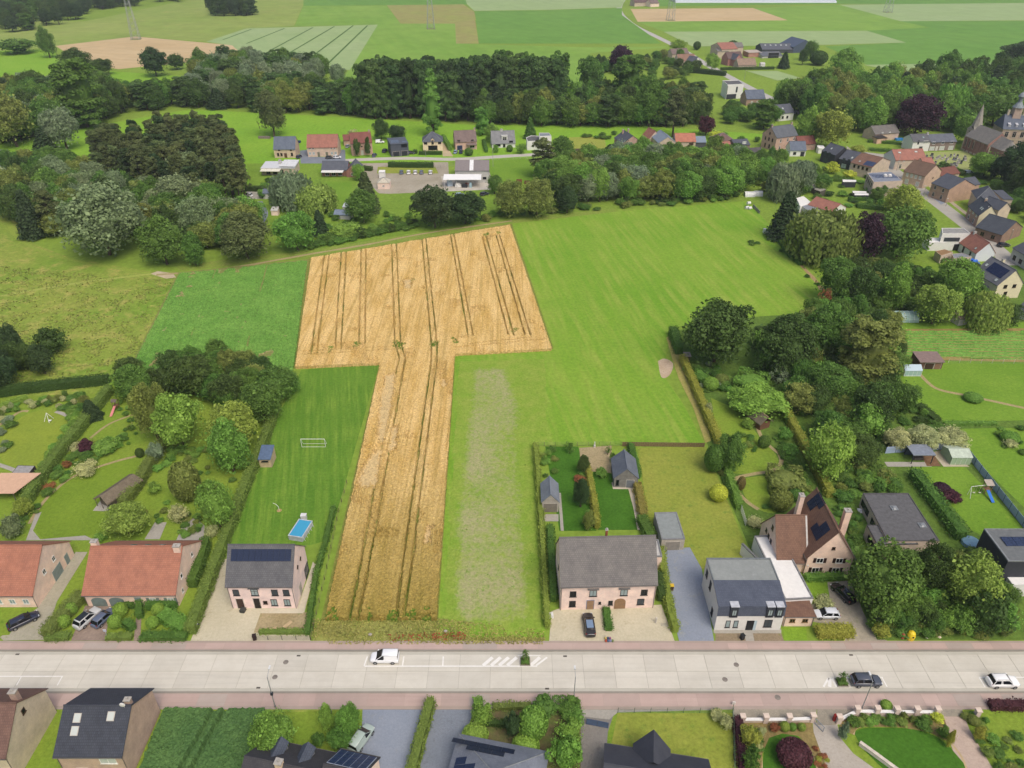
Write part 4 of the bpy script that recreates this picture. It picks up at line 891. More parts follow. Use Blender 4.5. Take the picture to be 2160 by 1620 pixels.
# ------------------------------------------------------------------ trees that stand out
for a in (
 (78, 62, 114, 118, 'round', 'mid', 'slim green tree beside the tan stubble field'), (-10, 82, 72, 110, 'bush', 'mid', 'long low clump of bushes at the edge of the bright meadow'),
 (124, 105, 190, 150, 'round', 'dark', 'broad dark tree below the tan stubble field'), (192, 125, 238, 156, 'round', 'dark', 'dark tree between tan stubble and meadow'),
 (293, 103, 352, 158, 'oak', 'deep', 'big round dark tree at the tip of the tan stubble'), (352, 112, 388, 145, 'oak', 'dark', 'dark tree next to the big round one below the stubble'),
 (-30, 195, 62, 305, 'oak', 'olive', 'large olive tree at the foot of the belt'), (115, 130, 212, 262, 'tall', 'mid', 'tallest light green tree of the belt'), (92, 222, 162, 312, 'silver', 'grey', 'grey green tree standing out in the meadow'),
 (64, 268, 114, 322, 'conifer', 'spruce', 'short dark spruce in the bright meadow'), (538, 195, 602, 284, 'round', 'pine', 'lone dark tree behind the slate roofed house'),
 (888, 148, 933, 280, 'poplar', 'fresh', 'lone columnar poplar behind the yellow brick house'), (1000, 228, 1034, 282, 'tall', 'fresh', 'narrow green tree between brick house and white house'), (1020, 262, 1052, 298, 'round', 'fresh', 'bright small tree beside the brown roofed house'),
 (785, 252, 820, 292, 'round', 'dark', 'small dark tree behind the red roofed brick house'), (818, 262, 858, 296, 'round', 'deep', 'dark tree behind the black cube house'), (730, 270, 760, 300, 'sparse', 'cream', 'pale flowering tree beside the red roofed brick house'), (1105, 245, 1132, 290, 'conifer', 'mid', 'slender conifer behind the white modern house'),
 (1283, 96, 1336, 148, 'purple', 'purple', 'dark purple beech in the hamlet gardens'), (1214, 125, 1278, 205, 'round', 'mid', 'big rounded tree at the corner of the far field'), (1288, 120, 1366, 225, 'tall', 'mid', 'large full tree before the hamlet gardens'), (1335, 170, 1410, 262, 'round', 'mid', 'large rounded tree above the village roofs'),
 (1394, 190, 1455, 284, 'pine', 'pine', 'old cedar-like pine above the orange roof'), (1470, 246, 1510, 284, 'purple', 'plum', 'small plum coloured tree near the orange roof'), (1590, 212, 1640, 270, 'tall', 'mid', 'tall green tree behind the tall brick house'),
 (1893, 200, 1987, 284, 'purple', 'purple', 'huge dark purple beech beside the church'), (1716, 228, 1802, 312, 'round', 'lime', 'great yellow-green lime tree above the black twin houses'), (1680, 230, 1732, 302, 'round', 'bright', 'yellow-green tree beside the great lime tree'), (1970, 172, 2040, 262, 'willow', 'fresh', 'tall light green drooping tree in the castle park'),
 (1748, 106, 1815, 168, 'round', 'fresh', 'rounded light tree below the farm'), (2112, 90, 2220, 148, 'oak', 'deep', 'broad dark tree at the end of the beet field'), (1968, 110, 2028, 178, 'oak', 'mid', 'high spreading tree at the edge of the castle park'), (2030, 128, 2095, 190, 'oak', 'dark', 'dark spreading tree at the edge of the pale strip'), (2055, 180, 2160, 262, 'round', 'mid', 'rounded tree behind the castle turret'), (2015, 240, 2070, 300, 'round', 'fresh', 'light tree beside the church spire'),
 (2045, 320, 2120, 372, 'round', 'fresh', 'rounded bright tree in front of the church'), (2120, 300, 2200, 390, 'oak', 'deep', 'big dark tree below the castle'), (1695, 85, 1730, 125, 'round', 'mid', 'tree beside the black barns'), (1710, 108, 1745, 136, 'ball', 'dark', 'round dark tree at the farm track'), (1685, 105, 1705, 135, 'round', 'dark', 'small dark tree before the barns'), (1643, 108, 1668, 142, 'conifer', 'spruce', 'spruce in front of the black barns'), (1536, 86, 1556, 102, 'ball', 'dark', 'ball shaped tree behind the red farmhouse'), (1463, 88, 1478, 104, 'ball', 'dark', 'small ball shaped tree at the hamlet'), (1488, 112, 1520, 148, 'round', 'bright', 'bright round tree by the bend of the village road'), (1415, 85, 1450, 108, 'round', 'bright', 'light green tree at the hamlet entrance'),
 (120, 388, 298, 540, 'silver', 'silver', 'huge silvery willow at the meadow edge'), (375, 415, 458, 505, 'silver', 'silver', 'silvery willow right of the huge one'), (338, 320, 430, 392, 'silver', 'silver', 'silvery willow high in front of the pines'), (325, 368, 432, 450, 'silver', 'silver', 'broad silvery willow below the pines'),
 (26, 395, 84, 498, 'conifer', 'spruce', 'dark conifer at the left end of the clump'), (72, 400, 132, 492, 'pine', 'pine', 'dark pine beside the huge silvery willow'), (292, 458, 388, 558, 'round', 'mid', 'green tree by the junction of the tracks'), (378, 494, 434, 560, 'round', 'mid', 'smaller green tree by the dirt path'), (455, 448, 572, 548, 'round', 'pine', 'dark rounded tree beside the dirt path'), (478, 416, 560, 478, 'round', 'fresh', 'fresh green tree behind the dark one'), (-20, 350, 60, 440, 'oak', 'olive', 'olive tree by the slate house at the edge'), (60, 360, 140, 420, 'round', 'fresh', 'fresh green tree below the bright meadow'),
 (578, 448, 668, 530, 'round', 'fresh', 'bright rounded tree at the bend of the dirt path'), (568, 360, 660, 440, 'willow', 'grey', 'grey green willow in front of the white roofed bungalow'), (622, 385, 708, 448, 'willow', 'willow', 'light willow beside the grey green one'), (742, 358, 800, 445, 'conifer', 'pine', 'dark dense conifer beside the yard'), (732, 402, 798, 470, 'round', 'mid', 'green tree below the dark conifer'), (655, 440, 690, 495, 'conifer', 'spruce', 'narrow dark conifer in the garden by the hedge'), (740, 345, 770, 380, 'round', 'bright', 'yellow-green tree beside the dark bungalow'),
 (866, 392, 965, 480, 'oak', 'deep', 'big dark oak on the hedge above the wheat'), (938, 405, 1024, 472, 'oak', 'deep', 'second dark oak on the hedge above the wheat'), (1026, 368, 1060, 408, 'round', 'mid', 'small tree beside the workshop'), (1040, 382, 1110, 458, 'silver', 'olive', 'olive willow scrub above the wheat corner'), (1095, 378, 1172, 458, 'silver', 'olive', 'second olive willow scrub above the wheat corner'), (1172, 395, 1222, 448, 'round', 'deep', 'dark rounded tree at the end of the hedge'), (1108, 294, 1184, 372, 'pine', 'pine', 'spreading dark pine below the white modern house'), (1160, 290, 1215, 345, 'round', 'mid', 'rounded tree beside the spreading pine'), (1272, 305, 1312, 345, 'ball', 'dark', 'dense dark tree beside the brick gable'),
 (1415, 345, 1440, 380, 'round', 'gold', 'yellowish tree in the thicket'), (1508, 325, 1560, 400, 'willow', 'bright', 'light drooping tree at the end of the thicket'), (1225, 362, 1250, 400, 'sparse', 'cream', 'bare pale tree in the thicket'),
 (1626, 398, 1696, 500, 'conifer', 'spruce', 'large dark spruce at the corner of the pasture'), (1668, 438, 1812, 550, 'willow', 'olive', 'wide weeping birch beside the pasture'), (1790, 452, 1872, 545, 'purple', 'purple', 'dark purple tree between birch and maple'), (1836, 432, 1976, 548, 'round', 'mid', 'massive green maple beside the white cube house'), (1866, 392, 1950, 462, 'round', 'lime', 'yellow-green tree by the village street'), (1622, 340, 1690, 420, 'willow', 'grey', 'grey birch behind the white tunnel'), (1665, 335, 1720, 400, 'willow', 'grey', 'second grey birch behind the white tunnel'), (1655, 378, 1695, 425, 'round', 'dark', 'dark tree beside the row of sheds'),
 (1724, 606, 1758, 656, 'sparse', 'rust', 'dead rust brown tree at the edge of the pasture'), (1722, 545, 1812, 640, 'round', 'mid', 'tree cluster above the rust brown tree'), (1780, 555, 1855, 650, 'round', 'dark', 'dark tree above the rust brown tree'), (1860, 562, 1926, 652, 'round', 'fresh', 'upright fresh green tree by the polytunnel'), (1928, 600, 2028, 688, 'round', 'lime', 'golden green tree beside the polytunnel'), (1968, 548, 2066, 650, 'round', 'fresh', 'broad light tree behind the golden green one'), (2042, 612, 2128, 695, 'willow', 'willow', 'weeping willow behind the cream gabled house'), (2098, 640, 2155, 695, 'round', 'dark', 'dark tree beside the weeping willow'),
 (1440, 636, 1592, 772, 'round', 'dark', 'big dome shaped dark tree at the pasture corner'), (1600, 665, 1718, 795, 'round', 'dark', 'large dark tree right of the dome shaped one'), (1688, 645, 1792, 760, 'round', 'mid', 'large green tree below the rust brown one'), (1768, 668, 1898, 815, 'tall', 'olive', 'large drooping olive tree by the vegetable plot', None, 'garden_tree'), (1695, 765, 1802, 860, 'round', 'mid', 'rounded tree in the overgrown plot below the drooping conifer'), (1698, 888, 1802, 1010, 'round', 'bright', 'vivid light green tree above the flat roofed bungalow'), (1800, 800, 1890, 900, 'oak', 'dark', 'dark tree left of the lawn path'), (1870, 800, 1940, 870, 'round', 'mid', 'round tree at the corner of the garden lawn'),
 (1510, 915, 1572, 995, 'round', 'mid', 'green tree at the end of the gold hedge'), (1488, 938, 1528, 996, 'ball', 'mid', 'clipped dark tree at the end of the wicker fence'), (1536, 815, 1662, 880, 'light', 'bright', 'spreading light tree over the thatched hut'),
 (1866, 900, 1920, 950, 'light', 'cream', 'cream flowering tree left of the blue fence corner'), (1918, 896, 1985, 950, 'light', 'cream', 'cream flowering tree behind the blue fence'), (1975, 896, 2044, 950, 'light', 'cream', 'cream flowering tree behind the green shed'),
 (1785, 1138, 1945, 1300, 'round', 'mid', 'big green tree below the flat roofed bungalow'), (1930, 1150, 2010, 1260, 'round', 'dark', 'dark green tree beside the golden one'), (1985, 1160, 2115, 1300, 'light', 'lime', 'large golden green tree before the black house'), (2040, 1235, 2140, 1340, 'bush', 'dark', 'dark thicket tree by the pavement'),
 (278, 808, 358, 930, 'round', 'olive', 'tall dense olive green tree in the left gardens'), (318, 828, 432, 950, 'light', 'bright', 'loose bright green tree in the left gardens'), (432, 848, 542, 960, 'light', 'lime', 'pale flowering tree above the green one by the hedge'), (434, 888, 528, 1000, 'round', 'fresh', 'fresh green rounded tree by the long hedge'), (348, 742, 452, 838, 'oak', 'dark', 'dark tree at the bottom of the potato field'), (500, 798, 602, 895, 'round', 'mid', 'green tree left of the football lawn'), (238, 768, 322, 845, 'round', 'mid', 'green tree at the corner of the potato field'), (540, 768, 628, 850, 'round', 'mid', 'bushy tree at the top of the football lawn'), (440, 780, 520, 860, 'round', 'dark', 'dark tree behind the pale flowering one'),
 (415, 1008, 492, 1118, 'round', 'fresh', 'fresh green tree behind the grey patio'), (213, 1058, 312, 1142, 'light', 'lime', 'yellow-green tree behind the red roof'), (28, 1048, 70, 1090, 'light', 'lime', 'small umbrella shaped lime green tree by the pergola'), (168, 838, 210, 885, 'conifer', 'spruce', 'dark conifer beside the curved path'),
 (522, 1498, 628, 1604, 'round', 'fresh', 'large round green tree above the dormer roof'), (670, 1488, 708, 1545, 'round', 'bright', 'yellow-green small tree by the letterbox'), (708, 1486, 764, 1556, 'round', 'fresh', 'green tree beside the parked people carrier'), (692, 1528, 748, 1584, 'round', 'mid', 'round green tree before the solar roof'),
 (1275, 940, 1290, 960, 'sparse', 'mid', 'sapling at the back fence'), (1188, 928, 1215, 958, 'sparse', 'mid', 'young tree in the dark lawn'), (1208, 1010, 1245, 1070, 'round', 'deep', 'dark tree beside the dividing hedge'), (1218, 960, 1245, 1000, 'round', 'dark', 'dark tree by the vegetable bed'),
): T(*a)
# ------------------------------------------------------------------ hedges
for a in (
 ([(588, 850), (560, 935), (520, 1030), (478, 1140), (445, 1230), (405, 1338)], 1.7, 2.1, 'hedge', 'long clipped hedge between the football lawn and the red roofed house'),
 ([(437, 1150), (425, 1195), (408, 1240)], 1.6, 2.2, 'mid', 'dark hedge against the gable of the red roofed house'),
 ([(234, 828), (200, 872), (165, 918), (130, 960), (95, 1008), (60, 1062)], 1.9, 2.4, 'hedge', 'tall conifer hedge running down beside the curved path'),
 ([(348, 940), (318, 985), (296, 1025), (262, 1070)], 1.9, 2.2, 'olive', 'thick hedge behind the long thatched shed'),
 ([(-20, 838), (60, 826), (130, 818), (232, 808)], 2.5, 2.2, 'dark', 'dark hedge between meadow and left gardens'),
 ([(88, 1000), (62, 1035)], .9, 1.6, 'bright', 'short light hedge beside the carport'), ([(-10, 870), (60, 845)], 1.0, 1.6, 'bright', 'thin light hedge at the edge of the left garden'),
 ([(178, 1262), (150, 1290), (125, 1318), (102, 1345)], 2.2, 1.9, 'olive', 'bushy hedge between the two red roofed houses'), ([(100, 1348), (148, 1346)], 1.4, .9, 'hedge', 'low hedge stub at the pavement by the double driveway'),
 ([(226, 1347), (280, 1346)], 1.2, .8, 'hedge', 'low box hedge in front of the parked silver car'), ([(300, 1347), (352, 1346), (395, 1346)], 1.6, 1.0, 'mid', 'low box hedge by the pink house forecourt'),
 ([(296, 1278), (297, 1306)], 1.1, 1.6, 'mid', 'square clipped hedge beside the grey front door'), ([(262, 1280), (285, 1280)], 1.1, 1.2, 'mid', 'clipped hedge beneath the arched garage'), ([(268, 1318), (282, 1330)], 1.3, 1.4, 'mid', 'wedge shaped clipped hedge in the front garden'), ([(312, 1282), (375, 1280)], 1.6, 1.5, 'mid', 'bushy hedge under the shuttered windows'), ([(345, 1300), (395, 1330)], 2.6, 1.4, 'fresh', 'broad shrubbery beside the long hedge'),
 ([(1130, 945), (1138, 1060), (1147, 1200), (1154, 1325)], .9, 1.7, 'lime', 'narrow yellow-green hedge along the thin grass strip'), ([(1160, 1120), (1167, 1270)], 1.2, 1.9, 'mid', 'dark hedge against the side of the semi-detached pair'),
 ([(1238, 990), (1250, 1050), (1259, 1115)], 1.0, 1.7, 'gold', 'dividing hedge between the two dark lawns'), ([(1344, 1028), (1356, 1095)], 1.4, 1.6, 'orange', 'orange tinged hedge beside the flat roofed garage'), ([(1352, 1100), (1372, 1140)], 2.0, 1.8, 'mid', 'green hedge left of the flat roofed garage'), ([(1330, 945), (1345, 1010)], 1.2, 1.5, 'mid', 'hedge right of the slate roofed summerhouse'),
 ([(1393, 1165), (1402, 1235), (1414, 1300), (1424, 1335)], 1.2, 1.6, 'lime', 'yellow-green hedge along the blue-grey driveway'), ([(1390, 1222), (1394, 1268)], 1.3, 2.0, 'dark', 'dark hedge by the right end of the semi-detached pair'), ([(1278, 1288), (1284, 1332)], 1.2, 1.0, 'mid', 'short green hedge between the two gravel forecourts'),
 ([(1438, 762), (1462, 815), (1487, 875), (1505, 915), (1522, 955)], 1.5, 2.1, 'gold', 'gold and green beech hedge along the pasture'), ([(1418, 705), (1432, 748)], 2.2, 2.6, 'mid', 'tall green hedge at the pasture corner'),
 ([(1528, 985), (1540, 1025), (1558, 1075)], 1.4, 1.9, 'fresh', 'fresh green hedge beside the yellow ball bush'), ([(1652, 868), (1690, 940), (1722, 1000), (1748, 1050)], 1.5, 2.1, 'gold', 'gold beech hedge beside the curved garden path'), ([(1640, 855), (1665, 895)], 1.6, 2.0, 'fresh', 'green end of the hedge behind the thatched hut'),
 ([(1925, 1005), (1955, 1045), (1985, 1085), (2025, 1140)], 2.2, 2.3, 'mid', 'tall dark hedge right of the flat roofed bungalow', None, .3, 30, 'hedge', False, 0, .28), ([(1722, 1340), (1795, 1338)], 2.0, 1.7, 'gold', 'gold and rust hedge by the gravel drive'), ([(1698, 1222), (1780, 1219)], 1.2, 1.0, 'fresh', 'low hedge under the shuttered windows of the brick house'),
 ([(910, 1486), (893, 1545), (868, 1640)], 1.3, 1.9, 'hedge', 'clipped hedge between the two bottom driveways'), ([(1000, 1492), (1018, 1492)], 1.4, 1.8, 'fresh', 'square clipped hedge end by the dark driveway'), ([(1040, 1494), (1120, 1492)], 1.0, .8, 'olive', 'low hedge along the pavement by the clipped balls'), ([(1020, 1528), (1070, 1532)], .8, .9, 'dark', 'dark low hedge behind the clipped bush'),
 ([(2085, 1492), (2250, 1494)], 1.4, 1.2, 'plum', 'dark red hedge along the bottom right garden'), ([(1555, 1520), (1560, 1570), (1568, 1640)], 1.2, 1.2, 'plum', 'dark red hedge strip beside the green wire fence'), ([(548, 1335), (652, 1335)], .9, .6, 'hedge', 'young low hedge behind the wire fence'),

 ([(820, 352), (868, 353), (914, 353)], 2.2, 2.2, 'dark', 'dark clipped hedge above the row of parked cars'), ([(884, 326), (932, 326)], 1.6, 1.6, 'dark', 'dark hedge in front of the yellow brick house'), ([(872, 324), (880, 324)], 1.6, 1.8, 'dark', 'dark square hedge beside the black cube house'), ([(935, 292), (950, 318)], 1.6, 2.0, 'fresh', 'hedge beside the sandy driveway'), ([(1020, 300), (1026, 322)], 1.4, 1.6, 'mid', 'hedge beside the pink brick house'), ([(758, 358), (785, 360)], 2.4, 1.8, 'dark', 'dark hedge by the yard gate'), ([(520, 402), (560, 404)], 2.2, 2.0, 'dark', 'dark hedge by the small blue roofed shed'), ([(845, 300), (848, 325)], 1.2, 2.4, 'cream', 'pale hedge left of the black cube house'),
 ([(1720, 380), (1800, 384)], 1.6, 1.6, 'mid', 'hedge behind the row of sheds'), ([(1780, 350), (1830, 378)], 1.5, 1.5, 'mid', 'hedge beside the black twin houses'), ([(1830, 300), (1905, 306)], 1.6, 1.5, 'mid', 'hedge below the beige farmhouse'), ([(1830, 318), (1900, 322)], 1.5, 1.4, 'mid', 'hedge along the lane to the black houses'), ([(1808, 438), (1880, 445), (1940, 470)], 2.2, 1.8, 'mid', 'hedge behind the massive maple'), ([(1790, 425), (1860, 420)], 2.0, 1.8, 'mid', 'hedge beside the flat white sheds'),
 ([(1520, 148), (1632, 146)], 2.2, 1.8, 'dark', 'dark hedge in front of the beige farm cottage'), ([(1400, 152), (1470, 154), (1530, 160)], 4, 3.0, 'deep', 'dark hedge below the hamlet'), ([(1870, 1012), (1895, 1040)], 1.6, 1.8, 'mid', 'bushes left of the flat roofed bungalow'), ([(1935, 862), (1975, 895)], 2.0, 1.6, 'dark', 'dark hedge at the corner of the garden lawn'), ([(1990, 896), (2100, 896)], 1.0, .8, 'fresh', 'low hedge between the two lawns'),
 ([(1640, 505), (1665, 540), (1690, 560)], 1.6, 1.2, 'mid', 'low growth along the pasture edge'), ([(705, 1075), (690, 1140), (668, 1215), (650, 1340)], .8, 1.2, 'mid', 'narrow hedge between wheat and pink house'),
): hedge(*a)
# ------------------------------------------------------------------ shrubs
for a in (
 (72, 688, 142, 750, 'bush', 'dark', 'big round dark bush alone in the left meadow'), (0, 1085, 47, 1137, 'bush', 'silver', 'silvery round bush behind the red roof'), (358, 974, 420, 1058, 'ball', 'olive', 'egg shaped clipped conifer on the left lawn'), (310, 930, 345, 975, 'bush', 'grey', 'grey green bush by the thick hedge'), (285, 945, 303, 965, 'ball', 'dark', 'small dark ball bush on the lawn'), (196, 928, 250, 952, 'bush', 'fresh', 'green shrub beside the dark red one'), (160, 925, 200, 955, 'bush', 'plum', 'dark red shrub below the conifer hedge'), (145, 930, 180, 955, 'bush', 'cream', 'pale mounded shrub below the conifer hedge'), (150, 975, 205, 1003, 'bush', 'cream', 'white flowering shrub row by the garden path'), (355, 1062, 398, 1105, 'bush', 'cream', 'pale flowering shrub between the patios'), (310, 1015, 340, 1045, 'bush', 'bright', 'light green shrub behind the thick hedge'), (430, 1105, 462, 1135, 'bush', 'cream', 'white flowering shrub beside the patio'), (195, 1120, 225, 1145, 'bush', 'fresh', 'green shrub behind the red ridge'),
 (139, 1271, 162, 1296, 'ball', 'bright', 'round topiary by the hedge between the red roofed houses'), (121, 1297, 147, 1324, 'ball', 'bright', 'round topiary nearer the pavement by the double driveway'), (239, 1271, 268, 1302, 'ball', 'bright', 'round topiary beside the blue hatchback'), (228, 1296, 256, 1326, 'ball', 'bright', 'round topiary behind the low box hedge'), (320, 1272, 346, 1298, 'ball', 'bright', 'round topiary under the shuttered windows'), (308, 1300, 334, 1326, 'ball', 'bright', 'round topiary before the broad shrubbery'),
 (1497, 1021, 1535, 1058, 'ball', 'yellow', 'bright yellow ball bush on the dry lawn'), (1553, 786, 1618, 824, 'box', 'fresh', 'large block clipped bright green bush'), (1484, 795, 1516, 824, 'ball', 'bright', 'round light bush beside the gold hedge'), (1460, 780, 1496, 808, 'bush', 'fresh', 'green bush beside the gold hedge'), (1508, 788, 1538, 812, 'ball', 'olive', 'olive rounded bush behind the gold hedge'), (1625, 1030, 1672, 1078, 'ball', 'olive', 'rust tinged round bush behind the brick house'), (1664, 1030, 1692, 1058, 'ball', 'mid', 'dark round bush behind the brick house'), (1555, 1005, 1573, 1034, 'ball', 'dun', 'brown egg shaped bush by the garden path'), (1622, 1000, 1692, 1025, 'box', 'olive', 'square clipped bush behind the brick house'), (1600, 918, 1625, 945, 'ball', 'mid', 'round dark bush beside the hut'), (1565, 880, 1592, 905, 'bush', 'bright', 'light bush beside the thatched hut'), (1640, 900, 1672, 932, 'bush', 'fresh', 'leafy bush right of the thatched hut'), (1650, 935, 1685, 965, 'bush', 'fresh', 'leafy bush by the gold hedge'), (1575, 1085, 1610, 1115, 'bush', 'cream', 'pale bush beside the white fence'), (1484, 850, 1504, 875, 'bush', 'cream', 'white flowering bush beside the gold hedge'), (1285, 955, 1300, 975, 'bush', 'fresh', 'small shrub by the stone ornament'), (1255, 985, 1282, 1010, 'bush', 'fresh', 'leafy green shrub by the summerhouse'), (1210, 1002, 1240, 1020, 'bush', 'rust', 'pinkish shrub beside the dark lawn'), (1228, 1075, 1258, 1118, 'bush', 'olive', 'reddish shrub near the semi-detached pair'),
 (993, 1482, 1042, 1532, 'bush', 'bright', 'bright clipped bush by the dark driveway'), (974, 1536, 1030, 1566, 'ball', 'bright', 'dome shaped clipped bush above the hip roof'), (1092, 1490, 1156, 1560, 'ball', 'fresh', 'largest clipped ball bush'), (1079, 1556, 1138, 1592, 'ball', 'bright', 'dome shaped clipped bush before the hip roof'), (1124, 1464, 1182, 1512, 'bush', 'mid', 'dark clipped cloud bush at the pavement'), (1172, 1470, 1228, 1512, 'bush', 'mid', 'second dark clipped cloud bush at the pavement'), (1188, 1490, 1236, 1530, 'bush', 'fresh', 'clipped cloud bush by the blue gate'), (1165, 1520, 1232, 1575, 'bush', 'fresh', 'tall clipped cloud bush along the driveway'), (1155, 1550, 1230, 1630, 'bush', 'fresh', 'clipped cloud bush lower along the driveway'), (1062, 1500, 1100, 1560, 'bush', 'deep', 'dark rose bush with white blooms'), (654, 1544, 688, 1578, 'bush', 'mid', 'small green bush by the dormers'),
 (1640, 1560, 1712, 1622, 'ball', 'plum', 'dark purple mounded bush in the oval lawn'), (1560, 1528, 1605, 1578, 'bush', 'gold', 'yellow flowering bush by the pillared wall'), (1596, 1532, 1616, 1555, 'bush', 'cream', 'white flowering bush by the pillared wall'), (1586, 1558, 1608, 1582, 'bush', 'cream', 'white flowering bush lower in the bed'), (1624, 1524, 1644, 1545, 'bush', 'rust', 'pink flowering bush by the pillared wall'), (1645, 1522, 1666, 1543, 'ball', 'lime', 'yellow-green ball bush by the pillared wall'), (1664, 1525, 1680, 1542, 'ball', 'fresh', 'small green ball bush by the pillared wall'), (1683, 1525, 1700, 1542, 'ball', 'lime', 'small lime ball bush near the gate'), (1565, 1575, 1605, 1625, 'bush', 'mid', 'green shrub in the flower bed'), (1498, 1495, 1530, 1520, 'bush', 'cream', 'pink hydrangea at the corner of the wire fence'), (1518, 1508, 1546, 1540, 'bush', 'cream', 'cream hydrangea along the wire fence'),
 (1858, 1476, 1882, 1498, 'ball', 'bright', 'bright ball bush outside the pillared wall'), (1768, 1525, 1792, 1560, 'bush', 'grey', 'blue grey shrub beside the gate pillar'), (1965, 1502, 1992, 1525, 'bush', 'yellow', 'yellow flowering shrub at the end of the wall'), (1785, 1512, 1815, 1532, 'bush', 'mid', 'green plants behind the slanted wall'), (1930, 1520, 1965, 1540, 'bush', 'mid', 'green plants along the lawn edging'), (1975, 1530, 2005, 1560, 'bush', 'mid', 'green plants by the brick path'), (2042, 1508, 2066, 1530, 'ball', 'olive', 'round bush by the single gate pillar'), (2055, 1530, 2082, 1562, 'bush', 'gold', 'yellow shrub beside the brick path'), (1998, 1540, 2015, 1575, 'bush', 'gold', 'yellow flowers beside the brick path'),
 (1842, 1312, 1878, 1348, 'bush', 'gold', 'yellow flowering bush by the gravel drive'), (1895, 1275, 1935, 1315, 'bush', 'bright', 'bright green bush above the yellow container'), (1838, 1288, 1880, 1318, 'bush', 'cream', 'white flowering bush by the gravel drive'), (1715, 1260, 1762, 1285, 'bush', 'cream', 'white roses beside the silver hatchback'), (1968, 1020, 2005, 1040, 'ball', 'purple', 'purple lavender mound on the lawn'), (1985, 1035, 2030, 1058, 'bush', 'plum', 'reddish shrub bed on the lawn'), (2035, 828, 2072, 848, 'ball', 'fresh', 'low clipped bush by the lawn path'), (2112, 908, 2150, 935, 'ball', 'fresh', 'rounded shrub at the lawn corner'), (2115, 925, 2148, 945, 'bush', 'cream', 'pale shrub at the lawn corner'),
 (745, 290, 760, 330, 'bush', 'dark', 'dark conifer shrub left of the white front door'), (768, 290, 782, 330, 'bush', 'dark', 'dark conifer shrub right of the white front door'), (980, 312, 998, 328, 'ball', 'mid', 'round bush behind the workshop roof'), (1038, 305, 1052, 322, 'bush', 'fresh', 'green bush in front of the white house'), (1068, 306, 1082, 320, 'ball', 'mid', 'round bush in front of the white house'), (1088, 302, 1110, 324, 'bush', 'fresh', 'green bush between the white houses'), (1740, 342, 1772, 366, 'bush', 'yellow', 'bright yellow bush before the black twin houses'), (1778, 358, 1808, 378, 'bush', 'yellow', 'second bright yellow bush before the black twin houses'), (1792, 305, 1832, 325, 'bush', 'lime', 'lime green shrub along the lane'), (690, 470, 760, 500, 'bush', 'bright', 'bright mounded shrubs by the dirt path hedge'), (1495, 275, 1530, 295, 'bush', 'yellow', 'yellow-green shrub behind the purple roof'),
): S(*a)
def scatter(px, n, R, H, mix, label, group, nm=None): wood(px, n, H, R, mix, label, group, .55, 'shrub', nm or ('garden_bush' if 'bush' in label else 'border_shrub'))
scatter([(0, 860), (60, 845), (170, 830), (200, 840), (150, 900), (150, 870), (100, 855), (40, 868), (0, 890)], 34, (.7, 1.5), (.8, 1.8), [(3, 'bush', 'mid'), (2, 'bush', 'fresh'), (1, 'bush', 'olive'), (1, 'bush', 'cream')], 'border shrub round the egg shaped lawn', 'shrubs round the egg shaped lawn')
scatter([(150, 860), (165, 880), (140, 930), (110, 970), (85, 985), (120, 930)], 16, (.7, 1.4), (.7, 1.6), [(2, 'bush', 'bright'), (2, 'bush', 'fresh')], 'light shrub between curved path and conifer hedge', 'shrubs between curved path and hedge')
scatter([(180, 935), (260, 930), (230, 965), (150, 1005), (110, 1040), (80, 1070), (130, 985)], 26, (.7, 1.5), (.7, 1.6), [(3, 'bush', 'mid'), (1, 'bush', 'rust'), (1, 'bush', 'fresh')], 'mixed shrub below the conifer hedge', 'mixed shrubs below the conifer hedge')
scatter([(-5, 900), (25, 880), (30, 930), (5, 965)], 8, (.9, 1.6), (.8, 1.6), [(1, 'bush', 'mid'), (1, 'bush', 'grey')], 'shrub at the left side of the egg shaped lawn', 'shrubs left of the egg shaped lawn')
scatter([(380, 945), (440, 955), (350, 985), (320, 1000)], 9, (.8, 1.4), (.8, 1.4), [(1, 'bush', 'fresh')], 'green shrub below the bright green tree', 'shrubs below the bright green tree')
scatter([(1435, 775), (1530, 770), (1545, 830), (1500, 845), (1465, 820)], 20, (.8, 1.6), (.8, 2), [(3, 'bush', 'mid'), (2, 'bush', 'fresh'), (1, 'bush', 'grey')], 'garden shrub behind the gold hedge', 'shrubs behind the gold hedge')
scatter([(1640, 920), (1690, 990), (1700, 1030), (1660, 1000), (1650, 960)], 16, (.8, 1.5), (.7, 1.6), [(2, 'bush', 'mid'), (2, 'bush', 'fresh')], 'shrub between path and second gold hedge', 'shrubs along the second gold hedge')
scatter([(1760, 985), (1850, 990), (1900, 1040), (1810, 1040), (1780, 1080)], 22, (1, 2), (1, 2.4), [(3, 'bush', 'mid'), (2, 'bush', 'fresh'), (1, 'bush', 'olive')], 'wild bush behind the flat roofed bungalow', 'bushes behind the bungalow')
scatter([(1890, 800), (1930, 860), (1980, 905), (1900, 950), (1840, 940), (1860, 860)], 26, (1, 2.2), (1, 2.2), [(3, 'bush', 'mid'), (1, 'bush', 'dark'), (1, 'bush', 'fresh')], 'low bush in the wild hollow beside the lawns', 'bushes of the wild hollow')
scatter([(1800, 1100), (1815, 1180), (1790, 1215), (1795, 1110)], 10, (.9, 1.6), (1, 2), [(1, 'bush', 'mid')], 'bush between brick house and bungalow', 'bushes beside the brick house')
scatter([(1835, 1300), (1850, 1338), (1960, 1340), (2132, 1338), (2128, 1280), (1980, 1290), (1880, 1295)], 70, (.8, 1.7), (.9, 2.2), [(3, 'bush', 'mid'), (2, 'bush', 'olive'), (1, 'bush', 'dark')], 'bramble bush along the pavement by the wild plot', 'brambles along the pavement', 'bramble_bush')
